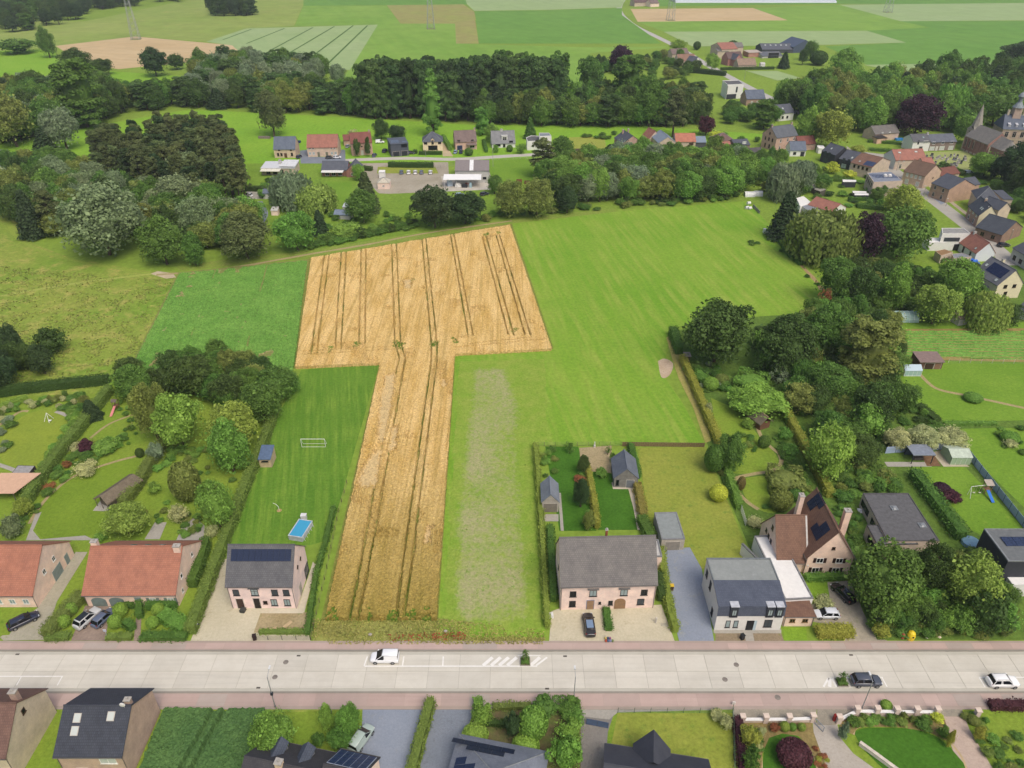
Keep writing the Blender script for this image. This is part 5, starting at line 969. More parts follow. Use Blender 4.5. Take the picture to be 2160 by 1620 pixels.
scatter([(640, 505), (700, 480), (860, 440), (870, 470), (760, 500), (660, 525)], 30, (1.2, 2.4), (1, 2.4), [(2, 'bush', 'mid'), (2, 'bush', 'bright'), (1, 'bush', 'fresh')], 'mounded bush in the rough garden by the dirt path', 'bushes of the rough garden')
scatter([(520, 380), (580, 385), (700, 440), (720, 470), (620, 480), (560, 460)], 22, (1.2, 2.6), (1.2, 3), [(2, 'bush', 'mid'), (1, 'bush', 'fresh'), (1, 'bush', 'dark')], 'bush in the gardens below the white roofed bungalow', 'bushes below the white roofed bungalow')
scatter([(1480, 280), (1640, 290), (1640, 330), (1580, 325), (1500, 330)], 14, (1.5, 3), (1.2, 3), [(2, 'bush', 'mid'), (1, 'bush', 'fresh')], 'garden bush among the village roofs', 'bushes among the village roofs')
scatter([(1700, 350), (1860, 385), (1880, 440), (1800, 440), (1720, 420)], 30, (1, 2.4), (1, 2.6), [(2, 'bush', 'mid'), (1, 'bush', 'fresh'), (1, 'bush', 'dark')], 'garden bush behind the village street', 'bushes behind the village street')
scatter([(1940, 340), (2040, 355), (2100, 390), (2000, 400), (1985, 375)], 20, (1.2, 2.6), (1, 2.6), [(2, 'bush', 'mid'), (1, 'bush', 'dark')], 'bush below the churchyard', 'bushes below the churchyard')
scatter([(1240, 270), (1300, 280), (1300, 300), (1230, 290)], 8, (1.5, 2.5), (1.5, 2.5), [(1, 'bush', 'mid')], 'bush behind the brick gable', 'bushes behind the brick gable')
scatter([(1570, 520), (1600, 500), (1660, 545), (1730, 600), (1722, 612), (1640, 520)], 6, (.8, 1.4), (.6, 1.2), [(1, 'bush', 'mid')], 'low bush at the pasture edge', 'bushes at the pasture edge')
scatter([(2045, 1560), (2090, 1545), (2200, 1560), (2200, 1640), (2110, 1640)], 14, (.5, 1), (.4, .9), [(1, 'bush', 'mid'), (1, 'bush', 'olive')], 'low plant in the bottom right garden', 'plants of the bottom right garden')
scatter([(1710, 1550), (1745, 1600), (1760, 1640), (1735, 1640), (1715, 1590)], 10, (.35, .7), (.3, .7), [(1, 'bush', 'gold'), (1, 'bush', 'rust'), (1, 'bush', 'fresh')], 'small flowering plant along the curved driveway', 'plants along the curved driveway')
scatter([(655, 528), (720, 514), (790, 499), (885, 480), (880, 468), (780, 488), (700, 502), (650, 518)], 46, (1.3, 2.4), (1.4, 2.8), [(3, 'bush', 'mid'), (1, 'bush', 'dark'), (1, 'bush', 'fresh')], 'bush of the overgrown hedge along the dirt path', 'bushes of the hedge along the dirt path', 'field_bush')
scatter([(985, 474), (1080, 460), (1170, 450), (1300, 441), (1540, 424), (1560, 412), (1300, 428), (1170, 440), (1000, 462)], 60, (1.2, 2.4), (1.2, 2.8), [(3, 'bush', 'mid'), (1, 'bush', 'dark'), (2, 'bush', 'fresh'), (1, 'bush', 'olive')], 'low bush at the foot of the trees above the pasture', 'bushes at the foot of the trees above the pasture', 'field_bush')
GM = [(3, 'bush', 'mid'), (2, 'bush', 'fresh'), (1, 'bush', 'olive'), (1, 'bush', 'hedge')]
for px_, n_, lb_ in (([(250, 850), (290, 840), (290, 930), (250, 960), (262, 900)], 14, 'leafy plant left of the dense olive green tree'), ([(360, 940), (440, 950), (450, 1010), (420, 1010), (350, 975)], 18, 'leafy plant under the pale flowering tree'), ([(300, 1080), (350, 1060), (420, 1080), (440, 1130), (360, 1135), (330, 1100)], 20, 'leafy plant round the grey patios'), ([(440, 960), (530, 850), (575, 850), (530, 960), (480, 1080), (450, 1080)], 26, 'leafy plant along the inside of the long hedge'), ([(100, 1040), (60, 1070), (30, 1085), (40, 1120), (70, 1100)], 10, 'leafy plant beside the round patio'),
  ([(1500, 990), (1555, 990), (1545, 1010), (1560, 1060), (1545, 1060), (1525, 1010)], 14, 'leafy plant below the clipped dark tree'), ([(1600, 1085), (1640, 1080), (1690, 1060), (1720, 1040), (1700, 1000), (1660, 1020)], 16, 'leafy plant behind the brown roofed house'), ([(1560, 900), (1600, 940), (1590, 960), (1560, 925)], 8, 'leafy plant on the hut lawn'), ([(1140, 945), (1165, 945), (1180, 1010), (1150, 1010)], 10, 'leafy plant behind the grey garden house'), ([(1222, 985), (1240, 990), (1258, 1115), (1235, 1115)], 16, 'leafy plant left of the dividing hedge'), ([(1750, 1060), (1800, 1060), (1820, 1140), (1800, 1150)], 16, 'leafy plant between brick house and bungalow roof'), ([(2050, 905), (2180, 905), (2180, 960), (2120, 960)], 8, 'leafy plant in the far lawn corner'), ([(2030, 1500), (2080, 1505), (2120, 1640), (2090, 1640)], 12, 'leafy plant along the right side of the brick path'), ([(1565, 1540), (1605, 1545), (1605, 1640), (1570, 1640)], 14, 'leafy plant in the red hedged flower bed'), ([(1790, 1515), (1960, 1515), (1960, 1530), (1800, 1530)], 18, 'leafy plant behind the six pillared wall')):
 wood(px_, n_, (.5, 1.2), (.5, 1.1), GM, lb_, lb_.replace('leafy plant', 'leafy plants'), .5, 'shrub', 'garden_plant')
wood([(1580, 345), (1630, 335), (1700, 370), (1760, 400), (1720, 420), (1640, 395), (1600, 420)], 14, (4, 8), (2.2, 4), [(3, 'round', 'mid'), (2, 'round', 'fresh'), (1, 'oak', 'olive')], {'round': 'rounded tree in the orchard behind the white sunroom', 'oak': 'olive tree in the orchard behind the white sunroom'}, 'trees of the orchard behind the sunroom', nm='garden_tree')
wood([(1840, 400), (1900, 405), (1950, 440), (1900, 440), (1840, 425)], 6, (4, 6), (2, 3.4), [(1, 'round', 'mid'), (1, 'round', 'olive')], 'small tree behind the beige solar building', 'trees behind the beige solar building', nm='garden_tree')
wood([(2090, 400), (2170, 420), (2190, 480), (2130, 450)], 9, (4, 8), (2.4, 4), [(1, 'round', 'mid'), (1, 'round', 'dark')], 'garden tree behind the slate roofed street houses', 'trees behind the slate roofed street houses', nm='garden_tree')
wood([(0, 365), (150, 350), (225, 395), (140, 430), (20, 425)], 14, (8, 12), (4, 6), [(3, 'round', 'mid'), (1, 'oak', 'olive'), (1, 'round', 'dark')], {'round': 'rounded tree left of the dense pine clump', 'oak': 'olive tree left of the dense pine clump'}, 'trees left of the pine clump', nm='woodland_edge_tree')
wood([(250, 800), (350, 785), (450, 775), (560, 790), (600, 835), (520, 870), (430, 850), (300, 830)], 13, (6, 9), (3, 4.4), [(2, 'round', 'mid'), (2, 'round', 'dark'), (1, 'oak', 'olive')], {'round': 'rounded tree at the top of the left gardens', 'oak': 'olive tree at the top of the left gardens'}, 'trees at the top of the left gardens', nm='garden_tree')
wood([(1560, 730), (1740, 700), (1880, 700), (1880, 900), (1800, 1010), (1700, 950), (1640, 850)], 60, (1, 2.6), (1, 2.2), [(3, 'bush', 'mid'), (2, 'bush', 'fresh'), (1, 'bush', 'dark')], 'undergrowth bush in the overgrown plot', 'undergrowth of the overgrown plot', .5, 'shrub', 'wild_bush')
# ------------------------------------------------------------------ buildings
FRM = {'w': '#efede6', 'k': '#2b2c2e', 'b': '#4d382a', 'g': '#6f7f7c', 't': '#7e8f8c', 'o': '#8a6a45', 's': '#c9c3b8'}
PAN = {'d': '#1d2226', 'l': '#9fb0b0', 'c': '#c9cfca', 'm': '#4a545a'}
WM = {}
def win_mesh(w, h, fr, pa):
 k = (round(w, 2), round(h, 2), fr, pa)
 if k not in WM:
  t = .09; m = MB()
  m.box(-w / 2, -.07, 0, -w / 2 + t, .02, h).box(w / 2 - t, -.07, 0, w / 2, .02, h).box(-w / 2 + t, -.07, 0, w / 2 - t, .02, t).box(-w / 2 + t, -.07, h - t, w / 2 - t, .02, h)
  if w > .75: m.box(-.04, -.06, t, .04, .02, h - t)
  if h > 1.5 and w > .75: m.box(-w / 2 + t, -.055, h * .66, w / 2 - t, .02, h * .66 + .06)
  m.box(-w / 2 - .08, -.13, -.07, w / 2 + .08, .02, -.002)
  p = MB().box(-w / 2 + t * .9, -.035, t * .9, w / 2 - t * .9, .01, h - t * .9)
  WM[k] = (m.mesh('window', plain(FRM[fr], .5, .4)), p.mesh('pane', glass(PAN[pa])))
 return WM[k]
BX = {}
def box_mesh(name, dims, mat):
 k = (name, dims, mat.name)
 if k not in BX: BX[k] = MB().box(*dims).mesh(name, mat)
 return BX[k]
SOLAR = None
@cached
def solar_mat(c='#232f4a'):
 s = NT('solar_cells'); uv = s.n('TexCoord').outputs['UV']
 b = s.n('TexBrick'); s.l(uv, b.inputs['Vector']); b.offset = 0
 b.inputs['Scale'].default_value = 1; b.inputs['Brick Width'].default_value = .17; b.inputs['Row Height'].default_value = .17; b.inputs['Mortar Size'].default_value = .008
 b.inputs['Color1'].default_value = A(c); b.inputs['Color2'].default_value = A('#1e2940'); b.inputs['Mortar'].default_value = A('#3a4664')
 return s.out(b.outputs[0], .45, .2)
class House:
 def __init__(s, name, label, w, d, e, r, loc, rz, wall, roof, orient='x', kind='gable', ov=.35, cat='house', group=None, g=.15, flat_th=.25, gut=True, lw=None, rk=.16):
  s.w, s.d, s.e, s.r, s.or_, s.kind = w, d, e, r, orient, kind
  s.t = thing(name, label, cat, loc, rz, group); s.ov, s.g = ov, g
  a_, b_ = (w, d) if orient == 'x' else (d, w)
  s.a_, s.b_ = a_, b_
  f = (lambda a, b, z: (a, b, z)) if orient == 'x' else (lambda a, b, z: (b, a, z))
  s.f = f; m = MB()
  if kind == 'gable':
   P = [(0, 0), (b_, 0), (b_, e), (b_ / 2, r), (0, e)]
   i = 0; n = 5
   v = [f(0, *p) for p in P] + [f(a_, *p) for p in P]; m.v = v
   m.f = [tuple(range(5)), tuple(range(9, 4, -1))] + [(k, 5 + k, 5 + (k + 1) % 5, (k + 1) % 5) for k in (0, 1, 4)]
   m.obj('wall', wall, s.t)
   sl = (r - e) / (b_ / 2); s.ang = math.atan(sl); ze = e - ov * sl + rk
   q = MB()
   q.slab(f(-g, -ov, ze), f(a_ + g, -ov, ze), f(a_ + g, b_ / 2, r + rk), f(-g, b_ / 2, r + rk), .15)
   q.slab(f(a_ + g, b_ + ov, ze), f(-g, b_ + ov, ze), f(-g, b_ / 2, r + rk), f(a_ + g, b_ / 2, r + rk), .15)
   s.roof = q.obj('roof', roof, s.t)
   MB().tube(f(-g, b_ / 2, r + rk), f(a_ + g, b_ / 2, r + rk), .12, n=6).obj('ridge', roof, s.roof)
   if gut:
    for bb in (-ov - .06, b_ + ov + .06):
     MB().tube(f(-g, bb, ze - .1), f(a_ + g, bb, ze - .1), .07, n=5).obj('gutter', plain('#6d6a66', .5, .4), s.t)
    px_ = f(.12, -.08, 0); MB().tube(px_, (px_[0], px_[1], e - .1), .05, n=5).obj('downpipe', plain('#6d6a66', .5, .4), s.t)
    px_ = f(a_ - .12, -.08, 0); MB().tube(px_, (px_[0], px_[1], e - .1), .05, n=5).obj('downpipe', plain('#6d6a66', .5, .4), s.t)
   s.ze = ze
  elif kind == 'hip':
   m.box(0, 0, 0, w, d, e).obj('wall', wall, s.t)
   q = MB(); o = ov; z = e + .1; k = min(a_, b_) / 2 + o
   rl = lw if lw is not None else k
   if a_ >= b_: R1, R2 = (rl - o, b_ / 2), (a_ - rl + o, b_ / 2)
   else: R1, R2 = (a_ / 2, rl - o), (a_ / 2, b_ - rl + o)
   c = [f(-o, -o, z), f(a_ + o, -o, z), f(a_ + o, b_ + o, z), f(-o, b_ + o, z)]; R1, R2 = f(*R1, r), f(*R2, r)
   if a_ >= b_: q.poly([c[0], c[1], R2, R1]); q.poly([c[1], c[2], R2]); q.poly([c[2], c[3], R1, R2]); q.poly([c[3], c[0], R1])
   else: q.poly([c[0], c[1], R1]); q.poly([c[1], c[2], R2, R1]); q.poly([c[2], c[3], R2]); q.poly([c[3], c[0], R1, R2])
   q.poly([c[3], c[2], c[1], c[0]])
   s.roof = q.obj('roof', roof, s.t)
   rid = MB()
   for p in c: rid.tube(p, min((R1, R2), key=lambda t: (Vector(t) - Vector(p)).length), .09, n=5)
   if (Vector(R1) - Vector(R2)).length > .2: rid.tube(R1, R2, .09, n=5)
   rid.obj('ridge', plain('#8b8f93', .8), s.roof)
   s.ang = math.atan((r - z) / (b_ / 2 + o)); s.ze = z
  elif kind == 'flat':
   m.box(0, 0, 0, w, d, e).obj('wall', wall, s.t)
   s.roof = MB().box(.22, .22, e, w - .22, d - .22, e + .06).obj('roof', roof, s.t)
   MB().box(-.04, -.04, e, w + .04, .2, e + flat_th).box(-.04, d - .2, e, w + .04, d + .04, e + flat_th).box(-.04, .2, e, .2, d - .2, e + flat_th).box(w - .2, .2, e, w + .04, d - .2, e + flat_th).obj('parapet', plain('#8d8f90', .6) if cat != 'white' else wall, s.t)
   s.ang = 0; s.ze = e
  elif kind == 'shed':                        # single pitch, low side at the front
   v = [f(x, y, z) for x in (0, a_) for (y, z) in ((0, 0), (b_, 0), (b_, r), (0, e))]; m.v = v
   m.f = [(0, 1, 2, 3), (7, 6, 5, 4), (0, 4, 5, 1), (1, 5, 6, 2), (2, 6, 7, 3), (3, 7, 4, 0)]
   m.obj('wall', wall, s.t); sl = (r - e) / b_
   s.roof = MB().slab(f(-g, -ov, e - ov * sl + rk), f(a_ + g, -ov, e - ov * sl + rk), f(a_ + g, b_ + .1, r + .1 * sl + rk), f(-g, b_ + .1, r + .1 * sl + rk), .14).obj('roof', roof, s.t)
   s.ang = math.atan(sl); s.ze = e - ov * sl + rk
 def place(s, side, u):
  if u <= 1.0: u = u * (s.w if side in 'fb' else s.d)
  o, dr = {'f': ((0, 0), (1, 0)), 'r': ((s.w, 0), (0, 1)), 'b': ((s.w, s.d), (-1, 0)), 'l': ((0, s.d), (0, -1))}[side]
  return (o[0] + dr[0] * u, o[1] + dr[1] * u), math.atan2(dr[1], dr[0])
 def win(s, side, us, z, w=1.1, h=1.2, fr='w', pa='d', shut=None, diamond=False):
  for u in (us if isinstance(us, (list, tuple)) else [us]):
   (x, y), a = s.place(side, u); fm, pm = win_mesh(w, h, fr, pa)
   o = link('window', fm, s.t, (x, y, z), a)
   if diamond: o.rotation_euler = (0, rad(45), a)
   link('pane', pm, o)
   if shut:
    for k in (-1, 1):
     cx = k * (w / 2 + .3)
     link('shutter', box_mesh('shutter', (-.24, -.06, 0, .24, -.003, h), plain(shut, .6)), o, (cx, 0, 0))
  return s
 def door(s, side, u, w=1.0, h=2.1, col='#4d382a', arch=False, frame='#c9c3b8', z=0.0):
  (x, y), a = s.place(side, u); m = MB()
  if arch:
   pts = [(-w / 2, 0), (w / 2, 0), (w / 2, h * .68)] + [(w / 2 * math.cos(t), h * .68 + h * .32 * math.sin(t)) for t in np.linspace(.2, math.pi - .2, 9)] + [(-w / 2, h * .68)]
   n = len(pts); m.v = [(p[0], -.07, p[1]) for p in pts] + [(p[0], -.003, p[1]) for p in pts]
   m.f = [tuple(range(n)), tuple(range(2 * n - 1, n - 1, -1))] + [(k, n + k, n + (k + 1) % n, (k + 1) % n) for k in range(n)]
  else: m.box(-w / 2, -.06, 0, w / 2, -.003, h)
  o = m.obj('door', plain(col, .55, .35), s.t, (x, y, z), a)
  if not arch: MB().box(-w / 2 - .1, -.04, 0, -w / 2, -.002, h + .1).box(w / 2, -.04, 0, w / 2 + .1, -.002, h + .1).box(-w / 2, -.04, h, w / 2, -.002, h + .1).obj('door_frame', plain(frame, .6), o)
  MB().box(w * .32, -.1, 1.0, w * .38, -.06, 1.12).obj('handle', plain('#9a9a98', .3, .5, 1), o)
  return s
 def smat(s, side, a, v):                        # frame lying on a roof slope
  c, n = math.cos(s.ang), math.sin(s.ang)
  if s.kind == 'flat': return Matrix.Translation((a, v, s.e + .07))
  if s.or_ == 'x':
   if side == 0: O, ex, ey = Vector((0, -s.ov, s.ze)), Vector((1, 0, 0)), Vector((0, c, n))
   else: O, ex, ey = Vector((s.w, s.d + s.ov, s.ze)), Vector((-1, 0, 0)), Vector((0, -c, n))
  else:
   if side == 0: O, ex, ey = Vector((-s.ov, s.d, s.ze)), Vector((0, -1, 0)), Vector((c, 0, n))
   else: O, ex, ey = Vector((s.w + s.ov, 0, s.ze)), Vector((0, 1, 0)), Vector((-c, 0, n))
  ez = ex.cross(ey); O = O + ex * a + ey * v
  return Matrix(((ex.x, ey.x, ez.x, O.x), (ex.y, ey.y, ez.y, O.y), (ex.z, ey.z, ez.z, O.z), (0, 0, 0, 1)))
 def solar(s, side, a, v, nc, nr, pw=1.05, ph=1.7, col='#232f4a', tilt=0, skip=(), plate=0):
  me = box_mesh('solar_panel', (.015, .015, .05, pw - .015, ph - .015, .1), solar_mat(col))
  if plate: link('mounting_plate', box_mesh('mounting_plate', (-.06, -.06, .01, round(nc * pw + .06, 2), round(nr * ph + .06, 2), .045), plain('#b9c2d0', .5)), s.t).matrix_local = s.smat(side, a, v)
  g = .05 if plate else .015; me = box_mesh('solar_panel', (g, g, .05, pw - g, ph - g, .1), solar_mat(col))
  for i in range(nc):
   for j in range(nr):
    if (i, j) in skip: continue
    o = link('solar_panel', me, s.t)
    o.matrix_local = s.smat(side, a + i * pw, v + j * ph) @ Matrix.Rotation(rad(tilt), 4, 'X')
  return s
 def skylight(s, side, pts, w=.8, h=1.1, pa='l', fr='g'):
  for (a, v) in pts:
   o = link('skylight', box_mesh('skylight', (-w / 2, 0, .005, w / 2, h, .1), plain(FRM[fr], .5)), s.roof); o.matrix_local = s.smat(side, a, v)
   link('pane', box_mesh('pane', (-w / 2 + .1, .1, .1, w / 2 - .1, h - .1, .115), glass(PAN[pa], .15)), o)
  return s
 def chimney(s, x, y, top, w=.7, d=.7, mat=None, z0=None):
  m = mat or brick('#a88a74', '#98796a')
  o = MB().box(x - w / 2, y - d / 2, (s.e if z0 is None else z0), x + w / 2, y + d / 2, top).obj('chimney', m, s.t)
  MB().box(x - w / 2 - .08, y - d / 2 - .08, top, x + w / 2 + .08, y + d / 2 + .08, top + .12).tube((x, y, top + .12), (x, y, top + .4), .14, n=8).obj('chimney_cap', plain('#b5b0a8', .8), o)
  return s
 def dormer(s, u, w, y0, z0, z1, wall, roof, kind='flat', fr='w', pa='m', dep=None, win=True):
  dep = dep or (s.d / 2 - y0); x0, x1 = u - w / 2, u + w / 2
  o = MB().box(x0, y0, z0, x1, y0 + dep, z1).obj('dormer', wall, s.t); m = MB()
  if kind == 'flat': m.box(x0 - .12, y0 - .15, z1, x1 + .12, y0 + dep, z1 + .12)
  elif kind == 'slope': m.slab((x0 - .1, y0 - .2, z1 - .05), (x1 + .1, y0 - .2, z1 - .05), (x1 + .1, y0 + dep, z1 + dep * .62), (x0 - .1, y0 + dep, z1 + dep * .62), .12)
  else:
   h = w * .5
   m.slab((x0 - .12, y0 + dep, z1), (x0 - .12, y0 - .2, z1), (u, y0 - .2, z1 + h), (u, y0 + dep, z1 + h), .1); m.slab((x1 + .12, y0 - .2, z1), (x1 + .12, y0 + dep, z1), (u, y0 + dep, z1 + h), (u, y0 - .2, z1 + h), .1)
   MB().poly([(x0, y0, z1), (x1, y0, z1), (u, y0, z1 + h - .08)]).obj('dormer_gable', wall, o)
  m.obj('dormer_roof', roof, o)
  if win:
   fm, pm = win_mesh(w * .72, (z1 - z0) * .72, fr, pa); q = link('window', fm, o, (u, y0, z0 + (z1 - z0) * .14))
   link('glass', pm, o, (u, y0, z0 + (z1 - z0) * .14))
  return s
def fpos(Apx, Bpx):
 a, b = G(*Apx), G(*Bpx); d = b - a; return a, d.length, math.atan2(d.y, d.x)
def house(name, label, Apx, Bpx, depth, eave, ridge, wall, roof, orient='x', kind='gable', **k):
 """Apx, Bpx: photo points of the two front base corners; eave, ridge: photo rows (or metres when below 20)"""
 a, w, rz = fpos(Apx, Bpx); mid = (a + G(*Bpx)) / 2
 n = Vector((-math.sin(rz), math.cos(rz)))
 e = eave if eave < 20 else hgt(mid.y, eave)
 if ridge is None: r = e
 elif ridge < 20: r = ridge
 else: r = hgt(mid.y + (n.y * depth / 2 if orient == 'x' else 0), ridge)
 return House(name, label, w, depth, e, r, a, rz, wall, roof, orient, kind, **k)
def roofhouse(name, label, nL, nR, fL, ridge, ze, wall, roof, **k):
 """given by roof corners at eave height ze: near-left, near-right, far-left (photo points)"""
 a, b, c = G(*nL, ze), G(*nR, ze), G(*fL, ze); d = b - a; rz = math.atan2(d.y, d.x); n = Vector((-math.sin(rz), math.cos(rz), 0))
 dep = (c - a).dot(n); a.z = 0; mid = a + d / 2 + n * dep / 2; r = ridge if ridge < 20 else hgt(mid.y, ridge)
 o = .35; a = a + d.normalized() * .15 + n * o
 return House(name, label, d.length - .3, dep - 2 * o, ze, r, a, rz, wall, roof, **k)
def flatb(name, label, roofpx, H, wall, roof, cat='building', rim=.2, rimmat=None, group=None):
 """flat building from its roof outline at height H"""
 P = [G(x, y, H) for x, y in roofpx]; c = sum(P, Vector()) / len(P); c.z = 0
 Q = [(p.x - c.x, p.y - c.y) for p in P]; t = thing(name, label, cat, c, 0, group)
 MB().prism(Q, 0, H).obj('wall', wall, t)
 k = .96; MB().prism([(x * k, y * k) for x, y in Q], H, H + .05).obj('roof', roof, t)
 m = MB(); n = len(Q)
 for i in range(n):
  a, b = Q[i], Q[(i + 1) % n]; m.prism([a, b, (b[0] * k, b[1] * k), (a[0] * k, a[1] * k)], H, H + rim)
 m.obj('parapet', rimmat or wall, t)
 return t
RED = tiles('#b87e67', '#ad745d', .3, .34, .3); RED2 = tiles('#b07a6a', '#a57060', .3, .34, .3); DRED = tiles('#8e5a50', '#845046', .3, .34, .3); SLATE = tiles('#656a74', '#5c616b', .3, .25, .3)
DSL = tiles('#5f646e', '#565b65', .3, .3, .35); GREYT = tiles('#85827f', '#7a7775', .3, .34, .35); BLUSL = tiles('#6f7a8a', '#667181', .4, .4, .25); BRNT = tiles('#8a6a58', '#7c5e4e', .3, .34, .35); MAUVE = tiles('#877670', '#7d6c67', .4, .4, .25); ORNG = tiles('#c3826a', '#b97860', .3, .34, .25)
BWALL = brick('#a88a74', '#9c7e6a'); TAN_W = brick('#c2a68a', '#b89c82'); PINKW = brick('#e2bca2', '#daaf96'); ROSE = brick('#e6c0b6', '#dfb8ad'); CREAM = brick('#e2c0ae', '#dab6a4'); REDB = brick('#96604e', '#8a5646'); BEIGE = brick('#b8a48c', '#ae9a84'); YEL = plain('#ede3c0', .85, .2, 0, .05); WHT = plain('#f1f0ec', .8, .2, 0, .04); BLK = plain('#3b3e46', .7, .3, 0, .08); GRYF = plain('#8f928f', .85, .2, 0, .1); DGF = plain('#6a6a6c', .85, .2, 0, .14); LGR = plain('#c9c8c4', .8, .2, 0, .06); WOODG = plain('#6f675c', .85, .1, 0, .15); THATCH = ground('#857a68', '#746a5a', '#94897a', .8, 4, .3)

GREYP = tiles('#6f7073', '#646568', .3, .34, .35)
# --- houses along the main road
h = house('house', 'long red roofed cream brick house with grey garage doors in its gable', (-95, 1281), (82, 1281), 12.3, 1253, 1151, PINKW, RED)
h.win('f', [10.3, 12.6], .9, 1.0, 1.1, 'w', 'l').win('f', [2, 5, 8], .9, 1.1, 1.1, 'w', 'l').win('r', [4.2, 7.3], 3.6, .8, 1.0, 'w', 'd').door('r', 7.0, 2.6, 2.3, '#8b9a98').door('r', 10.2, 1.0, 2.1, '#8b9a98')
h.skylight(0, [(4, 3)], .8, 1.1)
h = house('house', 'red roofed brick house with two arched teal garage doors', (186, 1279), (379, 1278), 12.3, 1252, 1153, PINKW, RED)
h.door('f', 2.2, 2.5, 2.1, '#7f8e88', True).door('f', 5.2, 2.5, 2.1, '#7f8e88', True).door('f', 8.9, 1.0, 2.1, '#8b9a98').win('f', [11.4, 14.4], .8, 1.1, 1.2, 'w', 'c', '#86938c')
h.win('r', [3.2, 8.2], 3.4, .7, .9, 'w', 'd').win('r', [2.2, 9.6], .9, .6, .9, 'w', 'd').chimney(.5, 6.6, h.r + .9, 1.0, .8, PINKW).chimney(h.w - .6, 5.6, h.r + .7, 1.1, .8, PINKW).skylight(1, [(4, 6.2), (6.5, 6.2), (9, 6.2)], .8, .9, 'm')
h = house('house', 'pale pink brick house with slate roof and a band of solar panels', (491, 1283), (627, 1283), 8.8, 1233, 1150, ROSE, GREYP)
hw = h.w; h.solar(0, .55, 4.15, 10, 1, (hw - .9) / 10, 2.0, '#27324c'); h.win('f', [.12 * hw, .405 * hw, .71 * hw, .885 * hw], 3.15, 1.05, 1.35, 'k', 'm').win('f', [.665 * hw, .865 * hw], .7, 1.05, 1.5, 'k', 'l').win('f', .53 * hw, 1.1, .7, .7, 'b', 'd')
h.door('f', .14 * hw, 1.1, 2.3, '#4a3830').door('f', .40 * hw, 1.0, 2.4, '#2a2422').dormer(.405 * hw, 1.7, -.05, 2.9, 5.0, ROSE, GREYP, 'slope', 'k', 'l', 2.8)
h.win('r', [3.6, 5.6], 5.6, .65, .65, 'b', 'd', None, True).door('r', 3.2, 1.0, 2.3, '#b9b0a2').win('r', [7.5], .2, 2.2, 2.2, 'k', 'm')
h = house('house', 'semi-detached pale brick pair under one grey tiled roof with oak doors', (1181, 1287), (1378, 1282), 9.4, 1231, 1133, CREAM, GREYT)
hw = h.w; h.win('f', [.13 * hw, .88 * hw], 3.2, 1.1, 1.3, 'k', 'd').win('f', [.13 * hw], .8, 1.1, 1.4, 'k', 'd').win('f', [.855 * hw], .9, 1.2, 1.4, 'k', 'm').win('f', [.535 * hw], 1.0, .75, 1.0, 'k', 'd').win('f', .42 * hw, 1.3, .4, .5, 'k', 'd')
h.door('f', .32 * hw, 1.15, 2.2, '#a88868', False, '#8c93b0').door('f', .635 * hw, 1.9, 2.5, '#9c7c5c', True).dormer(.34 * hw, 1.7, -.05, 3.0, 5.0, CREAM, GREYT, 'slope', 'k', 'l', 3.0).dormer(.665 * hw, 1.7, -.05, 3.0, 5.0, CREAM, GREYT, 'slope', 'k', 'l', 3.0)
h.solar(1, 1.5, 3.2, 6, 1, 1.05, 1.7, '#2a2c30', -8).solar(1, 9.0, 3.2, 6, 1, 1.05, 1.7, '#2a2c30', -8).win('l', [5.0], 5.2, .5, .9, 'k', 'd').chimney(.5 * hw, 5.9, h.r + .5, .35, .35, plain('#a5604a'))
a, w, rz = fpos((1172, 1200), (1375, 1200)); q = Vector((-19.5 + 29, 0, 0))
p0 = G(1172, 1205); House('annex', 'low flat roofed rear extension of the semi-detached pair', 18, 4.2, 2.9, 2.9, (G(1181, 1287).x + .6, G(1181, 1287).y + 9.45, 0), 0, CREAM, LGR, kind='flat', cat='annex').win('b', [.2, .5, .8], .3, 2.2, 2.1, 'k', 'm')
# white house with dark mansard
t = thing('house', 'white modern house with slate mansard front and flat grey-green roof', 'house', G(1506, 1329)); w = (G(1645, 1329) - G(1506, 1329)).x
MB().sweepx([(0, 0), (9.6, 0), (9.6, 6.45), (4.5, 6.45), (.25, 5.4), (.0, 3.6)], 0, w).obj('wall', plain('#e9e7e0', .8, .2, 0, .04), t)
rf = MB().slab((-.05, -.12, 3.6), (w + .05, -.12, 3.6), (w + .05, .1, 5.55), (-.05, .1, 5.55), .1).slab((-.08, .05, 5.6), (w + .08, .05, 5.6), (w + .08, 4.6, 6.75), (-.08, 4.6, 6.75), .15).obj('roof', tiles('#5a6272', '#525a6a', .3, .3, .3), t)
MB().box(.05, 4.65, 6.45, w - .05, 9.5, 6.57).obj('flat_roof', ground('#9a9f9c', '#8f9492', '#a3a8a6', .2, 1.5, .1), t); MB().box(-.05, 9.4, 6.45, w + .05, 9.7, 6.7).box(-.05, 4.7, 6.45, .15, 9.4, 6.7).box(w - .15, 4.7, 6.45, w + .05, 9.4, 6.7).obj('parapet', plain('#7d8587', .6), t)
dm = plain('#3a4048', .6, .3)
for (u, ww) in ((2.6, 1.3), (8.4, 1.2), (9.9, 1.2)):
 o = MB().box(u - ww / 2, -.25, 3.3, u + ww / 2, 1.6, 5.75).obj('dormer', dm, t); MB().box(u - ww / 2 - .05, -.3, 5.75, u + ww / 2 + .05, 1.6, 5.83).obj('dormer_roof', plain('#c9ccd2', .4), o)
 fm, pm = win_mesh(.8, 1.4, 'k', 'l'); link('window', fm, o, (u, -.25, 3.75)); link('glass', pm, o, (u, -.25, 3.75))
for u, ww in ((2.05, .75), (3.35, .75)):
 fm, pm = win_mesh(ww, 1.6, 'k', 'l'); o = link('window', fm, t, (u, 0, .7)); link('pane', pm, o)
